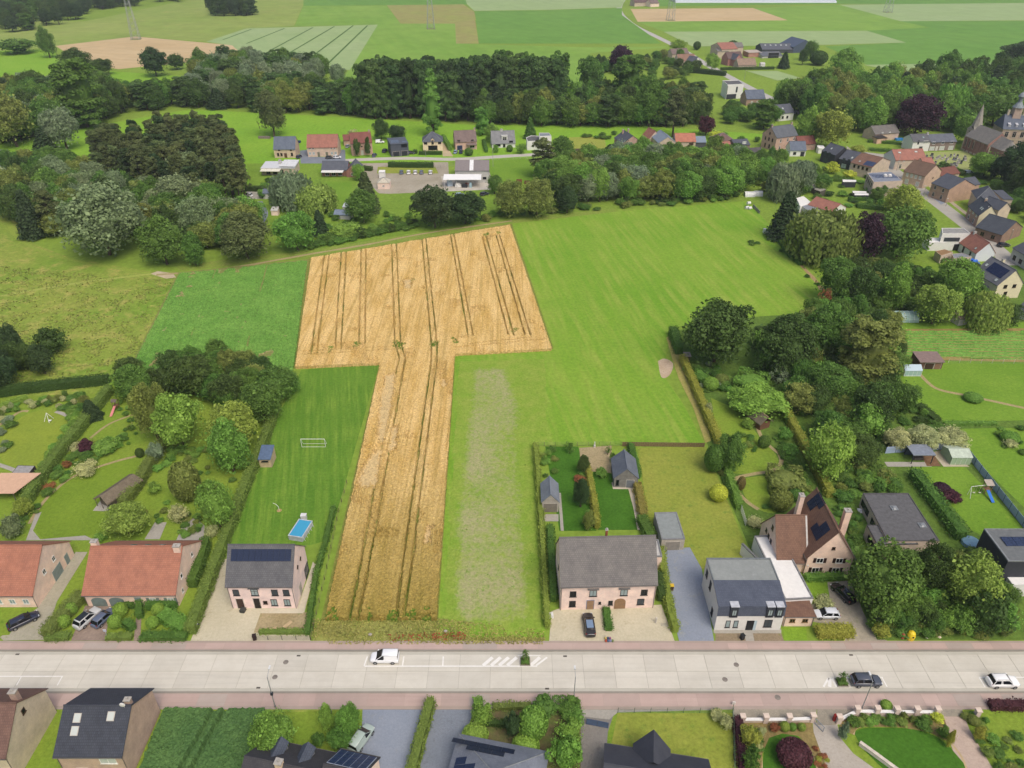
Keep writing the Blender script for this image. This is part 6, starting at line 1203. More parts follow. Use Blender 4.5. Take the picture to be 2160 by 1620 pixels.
o = MB().box(5.1, -.05, 0, 6.3, -.003, 2.3).obj('door', plain('#23262a', .4), t); MB().box(6.3, -.04, 0, 6.75, -.002, 2.3).obj('side_light', glass('#b9cdd6', .2), o)
fm, pm = win_mesh(1.3, 1.7, 'k', 'm'); o = link('window', fm, t, (8.6, 0, .8)); link('pane', pm, o)
for (y, z, ww, hh) in ((2.4, .9, .9, 1.6), (5.4, 3.7, .9, 1.8), (8.0, 3.9, 1.0, 1.5)):
 fm, pm = win_mesh(ww, hh, 'k', 'd'); o = link('window', fm, t, (0, y, z), -math.pi / 2); link('pane', pm, o)
h = House('annex', 'white flat roofed annex between the white house and the brown roofed one', 4.8, 15, 3.0, 3.0, G(1648, 1300) + Vector((.3, .8, 0)), rad(4), WHT, WHT, kind='flat', cat='annex')
h = House('wall', 'white garden wall behind the white house', 4.2, .3, 2.4, 2.4, G(1595, 1200), rad(115), WHT, WHT, kind='flat', cat='wall')
h = house('garage', 'low garage with brown tiled roof beside the white house', (1650, 1321), (1712, 1321), 7.5, 1299, 1262, PINKW, BRNT); h.win('f', [1.4, 3.5], 1.0, .9, .8, 'o', 'd')
h = house('house', 'brick house with steep brown roof, solar panels and dark shuttered windows', (1694, 1212), (1788, 1213), 11.4, 1175, 1123, PINKW, BRNT, 'y'); H6 = h
h.win('f', [2.2, 5.6], 3.0, 1.2, 1.1, 'w', 'd', '#3a2420').win('f', [1.9, 5.5], .6, 1.3, 1.2, 'w', 'd', '#3a2420').win('f', .5 * h.w, 6.2, .6, .6, 'b', 'd')
h.solar(0, 1.2, 4.6, 3, 2, 1.1, 1.65, '#1c2332', 0, ((2, 0),)).solar(0, 6.6, 3.2, 3, 2, 1.1, 1.65, '#1c2332', 0, ((0, 1),)).chimney(.6, 9.4, h.r + .2, .8, 1.0, PINKW, 3).chimney(h.w + .2, 6.5, h.r - .8, 1.1, 1.0, PINKW, 2)
p = G(1694, 1212); h = House('house_wing', 'cross wing of the steep brown roofed brick house', 5.4, 9.6, 2.9, 9.2, (p.x - 5.0, p.y + .5, 0), 0, PINKW, BRNT, cat='house'); h.win('l', [2.6, 4.0, 5.4], 3.2, .7, .8, 'b', 'd').win('l', 4.8, 5.8, .8, 1.0, 'b', 'd')
MB().slab((h.w - .2, -.6, 2.3), (h.w + .1, -.6, 2.3), (h.w + .1, 4.8, 9.4), (h.w - .2, 4.8, 9.4), .1).obj('valley_flashing', plain('#c9c6c0', .5), h.t)
# flat roofed bungalow
t = flatb('bungalow', 'grey flat roofed brick bungalow with roof domes', [(1820, 1041), (1916, 1041), (1982, 1142), (1872, 1142)], 3.3, BEIGE, DGF, 'house', .15, plain('#5d5c5c', .7))
for (x, y) in ((1886, 1072), (1945, 1108)):
 p = G(x, y, 3.4) - t.location; MB().ball((p.x, p.y, 3.4), .6, .6, .35, 12, 5).box(p.x - .65, p.y - .65, 3.3, p.x + .65, p.y + .65, 3.5).obj('roof_dome', plain('#8a8f92', .3, .5), t)
for (x0, x1) in ((1822, 1836), (1842, 1858)):
 a, b = G(x0, 1041 + (x0 - 1820) * 1.94, 3.3), G(x1, 1041 + (x1 - 1820) * 1.94, 3.3); d = b - a; q = MB().box(0, -.06, 1.0, d.length, .0, 2.4).obj('window', glass('#23282c'), t, (a.x - t.location.x, a.y - t.location.y, 0), math.atan2(d.y, d.x))
t = flatb('bungalow_wing', 'lower front wing of the grey flat roofed bungalow', [(1828, 1108), (1910, 1108), (1937, 1149), (1851, 1151)], 2.9, BEIGE, DGF, 'house', .15, plain('#4d4c4c', .7))
a, b = G(1831, 1112, 2.9), G(1849, 1148, 2.9); d = b - a; MB().box(.6, -.05, .8, d.length - .4, .0, 2.2).obj('window', glass('#23282c'), t, (a.x - t.location.x, a.y - t.location.y, 0), math.atan2(d.y, d.x))
t = flatb('house', 'black clad flat roofed house with solar panels at the right edge', [(2075, 1117), (2260, 1117), (2300, 1185), (2126, 1185)], 6.6, BLK, plain('#75797a', .8, .2, 0, .1), 'house', .25, plain('#8d9294', .5))
p = G(2108, 1132, 6.7) - t.location
for i in range(5):
 for j in range(2): o = link('solar_panel', box_mesh('solar_panel', (0, 0, .1, 1.9, 1.0, .16), solar_mat('#3a4868')), t, (p.x + i * 1.95, p.y - 1.2 - j * 1.1, 6.6)); o.rotation_euler = (rad(8), 0, 0)
p = G(2122, 1260) - t.location; MB().box(p.x + .3, p.y + .2, 0, p.x + 9, p.y + 2.5, 2.9).obj('white_base', WHT, t)
# --- houses below the road
BR1 = tiles('#84675c', '#765a50', .3, .34, .35)
h = roofhouse('house', 'brown roofed house with tan brick gable below the road', (-160, 1600), (11, 1600), (-60, 1451), 1484, 5.2, brick('#bfae8e', '#b3a182'), BR1); h.win('r', [h.d / 2 + .4], 6.6, .7, .9, 'b', 'd').chimney(h.w - .8, h.d / 2 + 1.2, h.r + .9, .9, .7)
h = roofhouse('house', 'dark slate roofed brick house with three roof windows below the road', (110, 1597), (257, 1597), (186, 1451), 1489, 5.2, brick('#b1937a', '#a5866d'), tiles('#4a4f5a', '#42464f', .3, .34, .4)); h.skylight(0, [(2.1, 4.2), (6.6, 4.4), (2.1, 2.6)], 1.0, 1.2, 'c', 's').chimney(h.w - .5, h.d / 2 + .5, h.r + .7, .8, .6); h.win('f', [.75 * h.w], 3.2, 2.2, 1.3, 'w', 'c').win('f', [.3 * h.w], .8, 1.6, 1.3, 'w', 'd')
MB().tube((h.w - .6, h.d / 2 - .4, h.r + .3), (h.w - .6, h.d / 2 - .4, h.r + 1.0), .03).ball((h.w - .6, h.d / 2 - .6, h.r + 1.1), .4, .15, .4, 12, 6).obj('satellite_dish', plain('#eceae6', .4), h.t)
a = G(562, 1562, 3.0); b = G(708, 1592, 3.0); rz = math.atan2(b.y - a.y, b.x - a.x)
n = Vector((-math.sin(rz), math.cos(rz), 0)); d_ = 9.0; o_ = a - n * d_; o_.z = 0
h = House('house', 'dark shingled house with two gabled dormers below the road', (b - a).length, d_, 3.0, 6.4, o_, rz, CREAM, tiles('#4d4c50', '#444348', .3, .25, .4)); DSH = tiles('#5a6270', '#505866', .35, .35, .4)
for u in (.30, .68):
 x = (b - a).length * u; q = MB().box(x - .8, d_ - 2.9, 3.6, x + .8, d_ - .9, 4.9).obj('dormer', plain('#8d9096', .7), h.t)
 MB().slab((x - .95, d_ - 3.6, 4.9), (x - .95, d_ - .6, 4.9), (x, d_ - .6, 5.9), (x, d_ - 3.6, 5.9), .1).slab((x + .95, d_ - .6, 4.9), (x + .95, d_ - 3.6, 4.9), (x, d_ - 3.6, 5.9), (x, d_ - .6, 5.9), .1).obj('dormer_roof', DSH, q)
h.chimney((b - a).length * .48, d_ / 2 - .2, 7.2, .9, .8, brick('#cdb08c', '#c0a27e'))
a = G(717, 1581, 3.2); b = G(798, 1599, 3.2); rz = math.atan2(b.y - a.y, b.x - a.x); n = Vector((-math.sin(rz), math.cos(rz), 0)); o_ = a - n * 8.0; o_.z = 0
h = House('house_wing', 'cream wing of the dormer house with a full roof of solar panels', (b - a).length, 8.0, 3.0, 6.2, o_, rz, CREAM, tiles('#4d4c50', '#444348', .3, .25, .4), cat='house')
nc = 5; h.solar(1, .25, .5, nc, 4, round(((b - a).length - .4) / nc, 2), 1.15, '#34456e', 0, (), 1)
a = G(971, 1554, 2.8); b = G(1153, 1590, 2.8); rz = math.atan2(b.y - a.y, b.x - a.x); n = Vector((-math.sin(rz), math.cos(rz), 0)); o_ = a - n * 11.5; o_.z = 0
h = House('house', 'hip roofed bungalow in grey tiles with black solar panels below the road', (b - a).length, 11.5, 2.8, 6.3, o_, rz, CREAM, tiles('#7f8692', '#767d89', .35, .35, .15), kind='hip')
h.solar(1, 4.2, 1.4, 5, 1, 1.75, 1.05, '#20242e').solar(1, 5.4, 2.5, 3, 1, 1.75, 1.05, '#20242e')
c_ = math.cos(h.ang); s_ = math.sin(h.ang)
for i, (y, v) in enumerate(((3.4, .9), (4.5, .9), (4.5, 2.6), (5.6, .9))):
 ang2 = math.atan((6.3 - 2.9) / (min(h.w, h.d) / 2 + .7)); o = link('solar_panel', box_mesh('solar_panel', (.015, .015, .05, 1.05 - .015, 1.7 - .015, .1), solar_mat('#2a3552')), h.t)
 ex, ey = Vector((0, -1, 0)), Vector((math.cos(ang2), 0, math.sin(ang2))); ez = ex.cross(ey); O = Vector((-.35, 11.5 - y, 2.9)) + ey * v
 o.matrix_local = Matrix(((ex.x, ey.x, ez.x, O.x), (ex.y, ey.y, ez.y, O.y), (ex.z, ey.z, ez.z, O.z), (0, 0, 0, 1)))
a = G(1277, 1572, 3.0); b = G(1493, 1606, 3.0); rz = math.atan2(b.y - a.y, b.x - a.x); n = Vector((-math.sin(rz), math.cos(rz), 0)); o_ = a - n * 9.5; o_.z = 0
h = House('house', 'dark corrugated roofed house with a projecting hipped bay below the road', (b - a).length, 9.5, 3.0, 6.4, o_, rz, CREAM, tiles('#565a66', '#4e525e', .25, 2.0, .35))
x0 = (b - a).length * .27; x1 = (b - a).length * .64; xm = (x0 + x1) / 2
MB().poly([(x0, 7.2, 3.4), (x1, 7.2, 3.4), (xm, 6.2, 6.1)]).poly([(x1, 7.2, 3.4), (x1, 10.2, 3.3), (xm, 11.0, 6.0), (xm, 6.2, 6.1)]).poly([(x1, 10.2, 3.3), (xm, 12.4, 3.3), (xm, 11.0, 6.0)]).poly([(xm, 12.4, 3.3), (x0, 10.2, 3.3), (xm, 11.0, 6.0)]).poly([(x0, 10.2, 3.3), (x0, 7.2, 3.4), (xm, 6.2, 6.1), (xm, 11.0, 6.0)]).obj('bay_roof', tiles('#565a66', '#4e525e', .25, 2.0, .35), h.t)
MB().prism([(x0 + .3, 8.0), (x1 - .3, 8.0), (x1 - .3, 10.0), (xm, 12.0), (x0 + .3, 10.0)], 0, 3.25).obj('bay_wall', CREAM, h.t)
# --- row of detached houses on the middle street
SM = dict(gut=False)
h = house('house', 'tan brick house with blue slate roof at the end of the middle street', (580, 333), (625, 332.6), 9, 314, 288.5, TAN_W, BLUSL, **SM); h.win('f', [.18, .33, .82], .9, 1.0, 1.4, 'b', 'd').win('f', [.25, .8], 3.4, .9, .6, 'b', 'd').door('f', .52, 1.3, 2.2, '#6a4432')
h = house('house', 'wide semi-detached tan brick pair with salmon red roof', (650, 331), (714, 330), 10, 310, 284, TAN_W, RED2, **SM); h.win('f', [.08, .2, .8, .92], 1.0, 1.1, 1.3, 'w', 'l').door('f', .36, 1.1, 2.2, '#7a7a62').door('f', .63, 1.1, 2.2, '#7a7a62').win('f', [.1, .2, .8, .9], 3.6, .9, .7, 'w', 'd')
h = house('house', 'brown brick house with dark red roof and two small white windows', (743, 329), (787, 326), 9, 301, 279.5, brick('#b48d76', '#a8826c'), DRED, **SM); h.win('f', [.25, .76], 3.7, 1.1, 1.0, 'w', 'c').win('f', .5, 4.0, .7, .5, 'b', 'd').door('f', .5, 1.1, 2.3, '#e0dcd2').chimney(h.w - .6, 4.5, h.r + .8)
h = house('annex', 'low red roofed side annex of the dark red roofed house', (726, 308), (742, 307), 7, 2.8, 4.6, brick('#b48d76', '#a8826c'), DRED, cat='annex', **SM)
h = house('house', 'black clad cube house with solar roof', (826, 331), (863, 328), 10, 303.5, 296, plain('#555a66', .6, .3, 0, .08), plain('#5d6470', .6), kind='shed', **SM); h.solar(0, .8, 2.0, 3, 2, 1.3, 2.2, '#8fa0b4').solar(0, 6.0, 2.0, 2, 1, 1.2, 1.6, '#8fa0b4').win('f', [.68, .84], 4.2, 1.5, 1.4, 'k', 'd').door('f', .28, 3.2, 2.4, '#2b2f38').door('f', .75, 3.0, 2.4, '#2b2f38')
h = house('house', 'yellow brick house with hipped slate roof and arched dormer', (893, 319), (934, 318), 9, 299.5, 277.5, brick('#dcc298', '#d2b88e'), SLATE, kind='hip', **SM); h.win('f', [.14, .86], 3.4, 1.6, 1.2, 'b', 'd').win('f', [.5], .5, 4.6, 2.2, 'b', 'd').dormer(.5 * h.w, 1.6, -.1, h.e - 1.4, h.e + 1.2, brick('#dcc298', '#d2b88e'), SLATE, 'gable', 'b', 'd', 3)
h = house('house', 'pink brick house with brown mauve roof beside the sandy driveway', (961, 317), (1006, 315), 10, 298.5, 275.5, brick('#c79a84', '#bd907a'), MAUVE, **SM); h.win('f', [.16, .8], 3.6, 1.3, 1.3, 'b', 'd').door('f', .2, 2.6, 2.3, '#2f3a5c').win('f', [.78], .8, 2.4, 1.3, 'w', 'd').chimney(h.w - .4, 5, h.r + 1); MB().slab((.52 * h.w, -1.5, 2.6), (.98 * h.w, -1.5, 2.6), (.98 * h.w, 0, 3.3), (.52 * h.w, 0, 3.3), .15).obj('porch_roof', MAUVE, h.t)
h = house('house', 'white house with mottled grey roof and white dormer', (1038, 312.5), (1087, 311), 10, 302, 276, WHT, tiles('#8f9192', '#85878a', .4, .4, .3), **SM); h.win('f', [.25], .8, 2.6, 1.4, 'k', 'd').win('f', [.52], .3, 1.2, 2.0, 'k', 'd').win('f', [.82], 2.2, 1.9, 1.2, 'k', 'd').dormer(.55 * h.w, 2.9, 1.2, h.e + .3, h.e + 3.2, WHT, LGR, 'flat', 'w', 'd', 3.4).chimney(.45 * h.w, 5, h.r + .8, 1.2, .8, LGR)
flatb('house', 'white flat roofed modern house at the end of the middle street', [(1110, 291), (1120, 287), (1163, 289), (1163, 297), (1112, 299)], 4.2, WHT, DGF, 'house', .3, WHT); flatb('house_upper_floor', 'white upper floor box of the modern house', [(1137, 281), (1158, 281), (1163, 287), (1138, 288)], 7.0, WHT, plain('#8a9098', .7), 'house', .2, WHT)
# workshop and yard
P_ = [G(957, 327, 6.5), G(1026, 326, 6.5)]
h = House('workshop', 'pale workshop with mauve grey roof and white skylight strip', 14.6, 15.5, 5.4, 7.6, G(961, 386), rad(1), LGR, plain('#8d8583', .7, .3, 0, .06), cat='workshop', gut=False); h.win('f', [.87], 1.6, 1.6, 1.0, 'k', 'd').win('r', [.3, .6], 2, 1.6, 1.0, 'k', 'd')
MB().slab((6.2, -.35, 5.62), (7.9, -.35, 5.62), (7.9, 7.75, 7.9), (6.2, 7.75, 7.9), .1).obj('skylight_strip', plain('#f4f4f2', .4), h.t)
c = thing('canopy', 'white flat canopy in front of the workshop', 'canopy', G(938, 398)); MB().slab((-.6, 1.0, 3.6), (15.6, 1.0, 3.6), (15.6, 6.6, 4.3), (-.6, 6.6, 4.3), .2).obj('canopy_roof', plain('#f6f6f4', .5, .3, 0, .02), c)
for x in (0, 5, 10, 15): MB().tube((x, 1.3, 0), (x, 1.3, 3.5), .09).obj('post', plain('#d6d4ce', .5), c)
for i, (x, y, dims, cl, lb) in enumerate(((949, 392, (2.2, 1.6, 3.0), '#c3d3e4', 'pale blue crate stack under the canopy'), (966, 394, (2.6, 1.5, 1.6), '#f0efec', 'white tank under the canopy'), (980, 395, (2.4, 1.6, 1.3), '#3a3c40', 'black machine under the canopy'), (993, 395, (1.0, 1.4, 2.0), '#b5d4dc', 'pale cyan locker under the canopy'), (986, 391, (2.0, 1.2, 1.1), '#a5523c', 'rusty red machine under the canopy'))):
 p = G(x, y); q = MB(); q.box(-dims[0] / 2, -dims[1] / 2, 0, dims[0] / 2, dims[1] / 2, dims[2] * .75).box(-dims[0] * .4, -dims[1] * .4, dims[2] * .75, dims[0] * .3, dims[1] * .4, dims[2]); tag(q.obj('machine', plain(cl, .5), None, p, random.uniform(-.3, .3)), lb, 'machine')
h = House('bungalow', 'white roofed bungalow with glazed veranda on the middle street', 15, 8.5, 3.0, 3.6, G(553, 369), rad(0), BEIGE, plain('#d9dce0', .5, .3, 0, .05), kind='shed', gut=False, cat='house'); MB().slab((.2, -3.0, 2.5), (9, -3.0, 2.5), (9, .1, 2.95), (.2, .1, 2.95), .1).obj('veranda_roof', plain('#ecead6', .5), h.t); h.win('f', [.2, .4, .6], .4, 1.8, 1.9, 'k', 'd').chimney(7.5, 5, 5.4, 1.2, .8, LGR); MB().slab((8.2, .2, 3.9), (15.3, .2, 3.7), (15.3, 8.6, 4.4), (8.6, 8.6, 4.5), .15).obj('upper_roof', plain('#e2e4e6', .5), h.t)
h = House('bungalow', 'dark slate bungalow with white veranda on the middle street', 11.5, 8, 2.9, 5.6, G(680, 372), 0, REDB, SLATE, gut=False, cat='house'); MB().slab((.2, -2.6, 2.5), (10, -2.6, 2.5), (10, .1, 2.9), (.2, .1, 2.9), .1).obj('veranda_roof', plain('#efefe8', .5), h.t); h.win('f', [.2, .45, .7], .3, 1.8, 2.1, 'w', 'd')
h = House('bungalow_wing', 'gabled slate wing of the dark slate bungalow', 5.5, 10, 2.9, 5.4, G(680, 372) + Vector((11.2, -1.5, 0)), 0, REDB, SLATE, 'y', gut=False, cat='house'); h.win('f', .5, .8, 1.4, 1.2, 'w', 'd')
def shed(label, Apx, Bpx, depth, e, r, wall, roof, orient='x', kind='gable', name='shed', **k): return house(name, label, Apx, Bpx, depth, e, r, wall, roof, orient, kind, gut=False, cat=k.pop('cat', 'shed'), ov=.2, g=.1, **k)
h = shed('small beige hut with hipped pale roof in the yard', (797, 399), (822, 399), 5, 2.6, 4.4, CREAM, plain('#cfc8b6', .8), kind='hip'); h.win('f', .5, 1.0, .9, .7, 'w', 'd')
shed('little white box behind the beige hut', (800, 376), (812, 376), 2.5, 2.6, 2.8, WHT, WHT, kind='shed'); shed('small blue roofed shed behind the willows', (556, 420), (572, 420), 3.5, 2.4, 3.6, LGR, BLUSL); shed('tiny white shed in the garden by the spruce', (573, 455), (587, 455), 2.6, 2.0, 2.6, CREAM, LGR, kind='shed')
shed('blue grey garden shed beside the white flat roof', (705, 462), (738, 464), 4, 1.8, 3.0, LGR, plain('#7f8da0', .6)); shed('pale flat roofed garden shed', (724, 448), (738, 448), 4.5, 2.2, 2.3, LGR, plain('#d3dbe2', .5), kind='shed')
shed('slate house at the left edge of the view', (-30, 362), (18, 362), 9, 3.0, 8.5, WHT, SLATE, 'x', name='house', cat='house').win('r', [.3, .6], 3.6, 1.0, 1.3, 'k', 'd')
# ------------------------------------------------------------------ village
def vh(label, A_, B_, dep, e, r, wall, roof, orient='x', kind='gable', name='house', **k): return house(name, label, A_, B_, dep, e, r, wall, roof, orient, kind, gut=False, cat=k.pop('cat', 'house'), **k)
h = vh('brick gabled house with black slate roof and two chimneys', (1312, 331), (1351, 328), 11, 301, 287, brick('#b08c78', '#a4806c'), DSL, 'y'); h.win('f', [.45], 4.6, 1.0, 1.5, 'w', 'd').chimney(h.w / 2 - 1.5, 9, h.r + 1.0).chimney(h.w / 2 + 1.5, 9.5, h.r + 1.0)
h = vh('small red roofed house behind the blue roofed one', (1368, 306), (1392, 304), 8, 292, 277, BEIGE, RED2, 'y')
h = vh('beige gabled house with blue grey sheet roof', (1388, 319), (1424, 318), 14, 301, 289, BEIGE, plain('#8b98a6', .6, .3, 0, .06), 'y'); h.win('f', [.55], 3.4, .9, 1.0, 'w', 'd')
h = vh('barn with bright orange tiled roof', (1424, 313), (1466, 313), 9, 298.5, 281.5, BEIGE, ORNG); h.door('f', .78, 2.2, 2.8, '#4a3628').win('f', [.85], 3.0, .8, .6, 'b', 'd')
h = vh('open carport with blue grey round roof beside the orange barn', (1467, 312), (1488, 312), 8, 2.8, 4.6, plain('#5d6166', .7), plain('#8595a5', .6))
h = vh('house with purple brown hipped roof', (1510, 308), (1546, 306), 8, 297, 280, BEIGE, tiles('#7e6660', '#745c56', .3, .3, .3), kind='hip')
h = vh('low brick house with salmon roof before the purple roof', (1502, 323), (1543, 321), 8, 315, 299, brick('#b48d76', '#a8826c'), RED2); h.win('f', [.3, .7], .9, 1.0, 1.0, 'w', 'd')
h = vh('dark brick house with flat roofed dormer', (1548, 320), (1580, 318), 8, 306, 294, brick('#8a7466', '#7e685a'), DSL); h.win('f', [.6], 3.6, 2.0, 1.2, 'w', 'c')
h = vh('brick house with dark roof and white sunroom', (1563, 345), (1611, 341), 9, 331, 313, brick('#a57a66', '#996e5a'), tiles('#5f5a5c', '#565154', .3, .3, .3)); h.win('f', [.2], .9, 1.0, 1.3, 'w', 'c'); h.win('l', [.3, .6], 2.8, .9, 1.3, 'w', 'c')
vh('white glazed sunroom of the dark roofed house', (1594, 350), (1611, 348), 3, 2.3, 2.7, LGR, WHT, kind='shed', name='sunroom', cat='sunroom')
h = vh('white fronted house with blue sheet roof and cluttered terrace', (1232, 345), (1262, 343), 9, 2.8, 4.8, BEIGE, plain('#8fa3b8', .5, .3, 0, .06)); h.solar(0, 5, 1.0, 3, 2, 1.1, 1.6, '#5a6c88')
h = vh('small salmon roofed house beside the blue sheet roof', (1245, 350), (1264, 348), 6, 3.0, 6.0, brick('#a57a66', '#996e5a'), RED2, 'y'); h.win('f', .5, 2.8, .8, .9, 'w', 'd')
vh('low wall and dark cellar front below the lawn', (1207, 330), (1235, 329), 3, 2.6, 2.7, CREAM, plain('#5a4a38', .9), kind='shed', name='garage', cat='garage')
h = vh('tall square brick house with slate roof and end chimneys', (1633, 320), (1677, 313.5), 10, 287.5, 265, brick('#b8937c', '#ac8770'), tiles('#6b7178', '#62686f', .3, .3, .3)); h.win('f', [.22, .55, .85], 4.2, 1.0, 1.7, 'w', 'd').win('f', [.22, .55], .8, 1.0, 1.7, 'w', 'd').win('l', [.25, .5, .75], 4.2, .9, 1.6, 'b', 'd').win('l', [.3, .6], .8, .9, 1.9, 'b', 'd').win('l', .5, 7.2, .8, 1.2, 'b', 'd').chimney(.5, 5, h.r + 1.0).chimney(h.w - .5, 5, h.r + 1.0)
h = vh('red tiled farm building behind the blue roofed house', (1682, 318), (1718, 316), 7, 3.2, 6.0, brick('#b08c78', '#a4806c'), DRED); h = vh('white house with blue slate roof by the black twin houses', (1665, 330), (1698, 330), 7, 3.0, 6.2, WHT, BLUSL); h.door('f', .8, 1.8, 2.2, '#2b2f38').win('f', .3, .9, 1.4, 1.2, 'k', 'd')
shed('small white shed near the black twin houses', (1725, 324), (1738, 324), 3, 2.4, 3.0, WHT, WHT, kind='shed')
h = vh('first black clad gabled house of the pair', (1757, 350), (1788, 345), 8.5, 325.5, 311, BLK, DSL, 'y', ov=.05); h.win('l', [.3, .6], 3.4, 1.4, 2.0, 'k', 'm').win('l', [.4], .2, 3.0, 2.2, 'k', 'm').win('f', [.3], .4, 2.6, 1.2, 'k', 'd').skylight(0, [(3.5, 2.2)], .8, 1.2, 'c')
h = vh('second black clad gabled house of the pair', (1807, 363), (1835, 352), 9.5, 339, 325, BLK, DSL, 'y', ov=.05); h.win('l', [.25, .5, .75], 3.2, 1.2, 1.6, 'k', 'm').win('l', [.3, .7], .3, 2.4, 2.1, 'k', 'l').win('f', [.25], .3, 1.2, 2.0, 'k', 'd').skylight(0, [(5, 1.6)], .8, 1.4, 'c')
h = vh('beige house with brown roof and solar strip on the village street', (1833, 378), (1872, 364), 10, 5.2, 8.0, BEIGE, BRNT, 'y'); h.win('l', [.2, .4, .6, .8], 3.4, 1.0, 1.3, 'b', 'd').solar(0, 5.5, .6, 4, 2, 1.1, 1.7, '#4a5878').skylight(0, [(3, 1.8)], .8, 1.0, 'c')
t = flatb('building', 'beige flat roofed building with rows of grey solar panels and vents', [(1829, 365), (1880, 362), (1904, 382), (1843, 385)], 6.2, BEIGE, plain('#8a919e', .7), 'house', .15, BEIGE)
for i in range(6):
 for j in range(3): o = link('solar_panel', box_mesh('solar_panel', (0, 0, .1, 1.7, 1.0, .16), solar_mat('#77839a')), t, (-5.2 + i * 1.75 + j * .7, 2.0 - j * 1.7, 6.15)); o.rotation_euler = (rad(6), 0, 0)
for k in (-.3, 1.6): MB().ball((k + 1, .3, 6.9), .8, .8, .5, 10, 6).box(k + .3, -.4, 6.2, k + 1.7, 1.0, 6.7).obj('vent', plain('#eceae6', .4), t)
for k in range(4): p0, p1 = G(1829, 365, 6.2), G(1843, 385, 6.2); q = p0 + (p1 - p0) * (.2 + .2 * k) - t.location; d = p1 - p0; fm, pm = win_mesh(1.0, 1.6, 'b', 'd'); o = link('window', fm, t, (q.x, q.y, 3.6), math.atan2(d.y, d.x)); link('pane', pm, o)
t = flatb('annex', 'low flat annex with vents beside the beige solar building', [(1855, 392), (1885, 388), (1896, 396), (1862, 401)], 3.4, BEIGE, plain('#8a919e', .7), 'annex', .15, BEIGE)
for k in (0, 2): MB().ball((k - .6, .2, 3.9), .7, .7, .5, 10, 6).obj('vent', plain('#eceae6', .4), t)
for a, lb in (([(1777, 379), (1806, 380), (1806, 384), (1778, 384)], 'black garden shed with white flat roof'), ([(1798, 403), (1827, 404), (1828, 407), (1799, 407)], 'second black garden shed with white flat roof'), ([(1802, 408), (1831, 408), (1833, 412), (1803, 412)], 'third black garden shed with white flat roof')):
 flatb('shed', lb, a, 2.4, BLK, WHT, 'shed', .1, WHT)
h = house('bungalow', 'long low house with salmon red roof beside the spruce', (1702, 446), (1752, 462), 9, 2.8, 5.0, WHT, RED2, gut=False, cat='house', ov=.3); flatb('annex', 'white flat roofed annex of the long red roofed house', [(1680, 418), (1695, 414), (1712, 428), (1688, 436)], 2.8, WHT, WHT, 'annex', .1, WHT); flatb('annex', 'grey flat roofed lean-to of the long red roofed house', [(1690, 434), (1706, 432), (1728, 442), (1706, 446)], 2.6, LGR, plain('#8f939a', .7), 'annex', .1, LGR)
SHD = plain('#5f5a52', .85)
for i in range(7):
 x, y = 1664 + i * 8.5, 378 + i * 5.4; p = G(x, y); q = House('shed', 'dark lean-to in the row of sheds below the birches', 3.4, 3.0, 2.2, 2.6, p, rad(-62), SHD, plain(('#8f8d86', '#7b7d80', '#9a978c', '#6f7378')[i % 4], .8), kind='shed', ov=.1, g=.05, cat='shed', group='row of dark lean-tos')
h = vh('beige farmhouse with grey roof behind the lime tree', (1842, 298), (1893, 294), 9, 281, 264.5, brick('#bda18a', '#b29680'), tiles('#7d7a76', '#73706c', .3, .3, .25)); h.win('f', [.3, .6], 3.6, 1.2, .6, 'w', 'c'); shed('brick lean-to with black roof before the beige farmhouse', (1848, 304), (1869, 302), 4, 2.6, 3.0, brick('#c49a78', '#b88e6c'), plain('#3f3a38', .8), kind='shed', name='annex', cat='annex')
h = vh('white fronted half of the terrace by the churchyard', (1921, 320), (1957, 319), 9, 298.5, 283, WHT, tiles('#6a6c70', '#606266', .3, .3, .25)); h.win('f', [.3], 3.6, .8, 1.8, 'k', 'd').win('f', [.72], 3.9, 2.4, 1.3, 'w', 'c').door('f', .52, 1.6, 2.4, '#3a3c40').skylight(0, [(6, 2.4)], .9, 1.1, 'l')
h = vh('dark brick half of the terrace by the churchyard', (1957.5, 319), (2012, 317), 9, 299, 283, brick('#7d6c60', '#736256'), tiles('#6f757f', '#656b75', .3, .3, .25)); h.win('f', [.13, .48, .82], 3.3, 1.6, 1.3, 'w', 'm').win('f', [.12, .5, .85], .4, 2.6, 1.9, 'w', 'c').door('f', .3, 1.2, 2.2, '#d9d6d0').chimney(.3, 4.5, h.r + .9, .9, .7, LGR)
h = vh('red roofed house with white gable on the village street', (1884, 358), (1948, 356), 10, 336.5, 315, BEIGE, RED2); h.win('f', [.12, .28], 3.6, .9, .9, 'w', 'c').win('f', [.2], .3, 1.2, 2.2, 'w', 'd').skylight(0, [(3, 4.0), (11, 4.2)], 1.4, .9, 'c'); MB().poly([(-.012, 0, 0), (-.012, h.d, 0), (-.012, h.d, h.e), (-.012, h.d / 2, h.r), (-.012, 0, h.e)]).obj('white_gable', WHT, h.t)
h = vh('brick house with brown roof and white fronted windows by the street', (1944, 398), (1978, 386), 9.5, 5.4, 9.0, brick('#bd9d82', '#b19176'), tiles('#7d6656', '#735c4c', .3, .3, .3), 'y'); h.win('l', [.2, .4, .6, .8], 3.5, 1.0, 1.5, 'w', 'c').win('l', [.25, .75], .5, 1.5, 1.9, 'w', 'c').win('f', [.55], 3.0, .7, .7, 'b', 'd')
h = vh('low brick barn with red brown roof below the churchyard', (1980, 384), (2020, 378), 7, 2.8, 4.8, BEIGE, tiles('#86594c', '#7c4f42', .3, .3, .3)); h = vh('small salmon roofed annex behind the brick house', (1945, 362), (1967, 360), 6, 3.2, 5.2, BEIGE, RED2, name='annex', cat='annex')
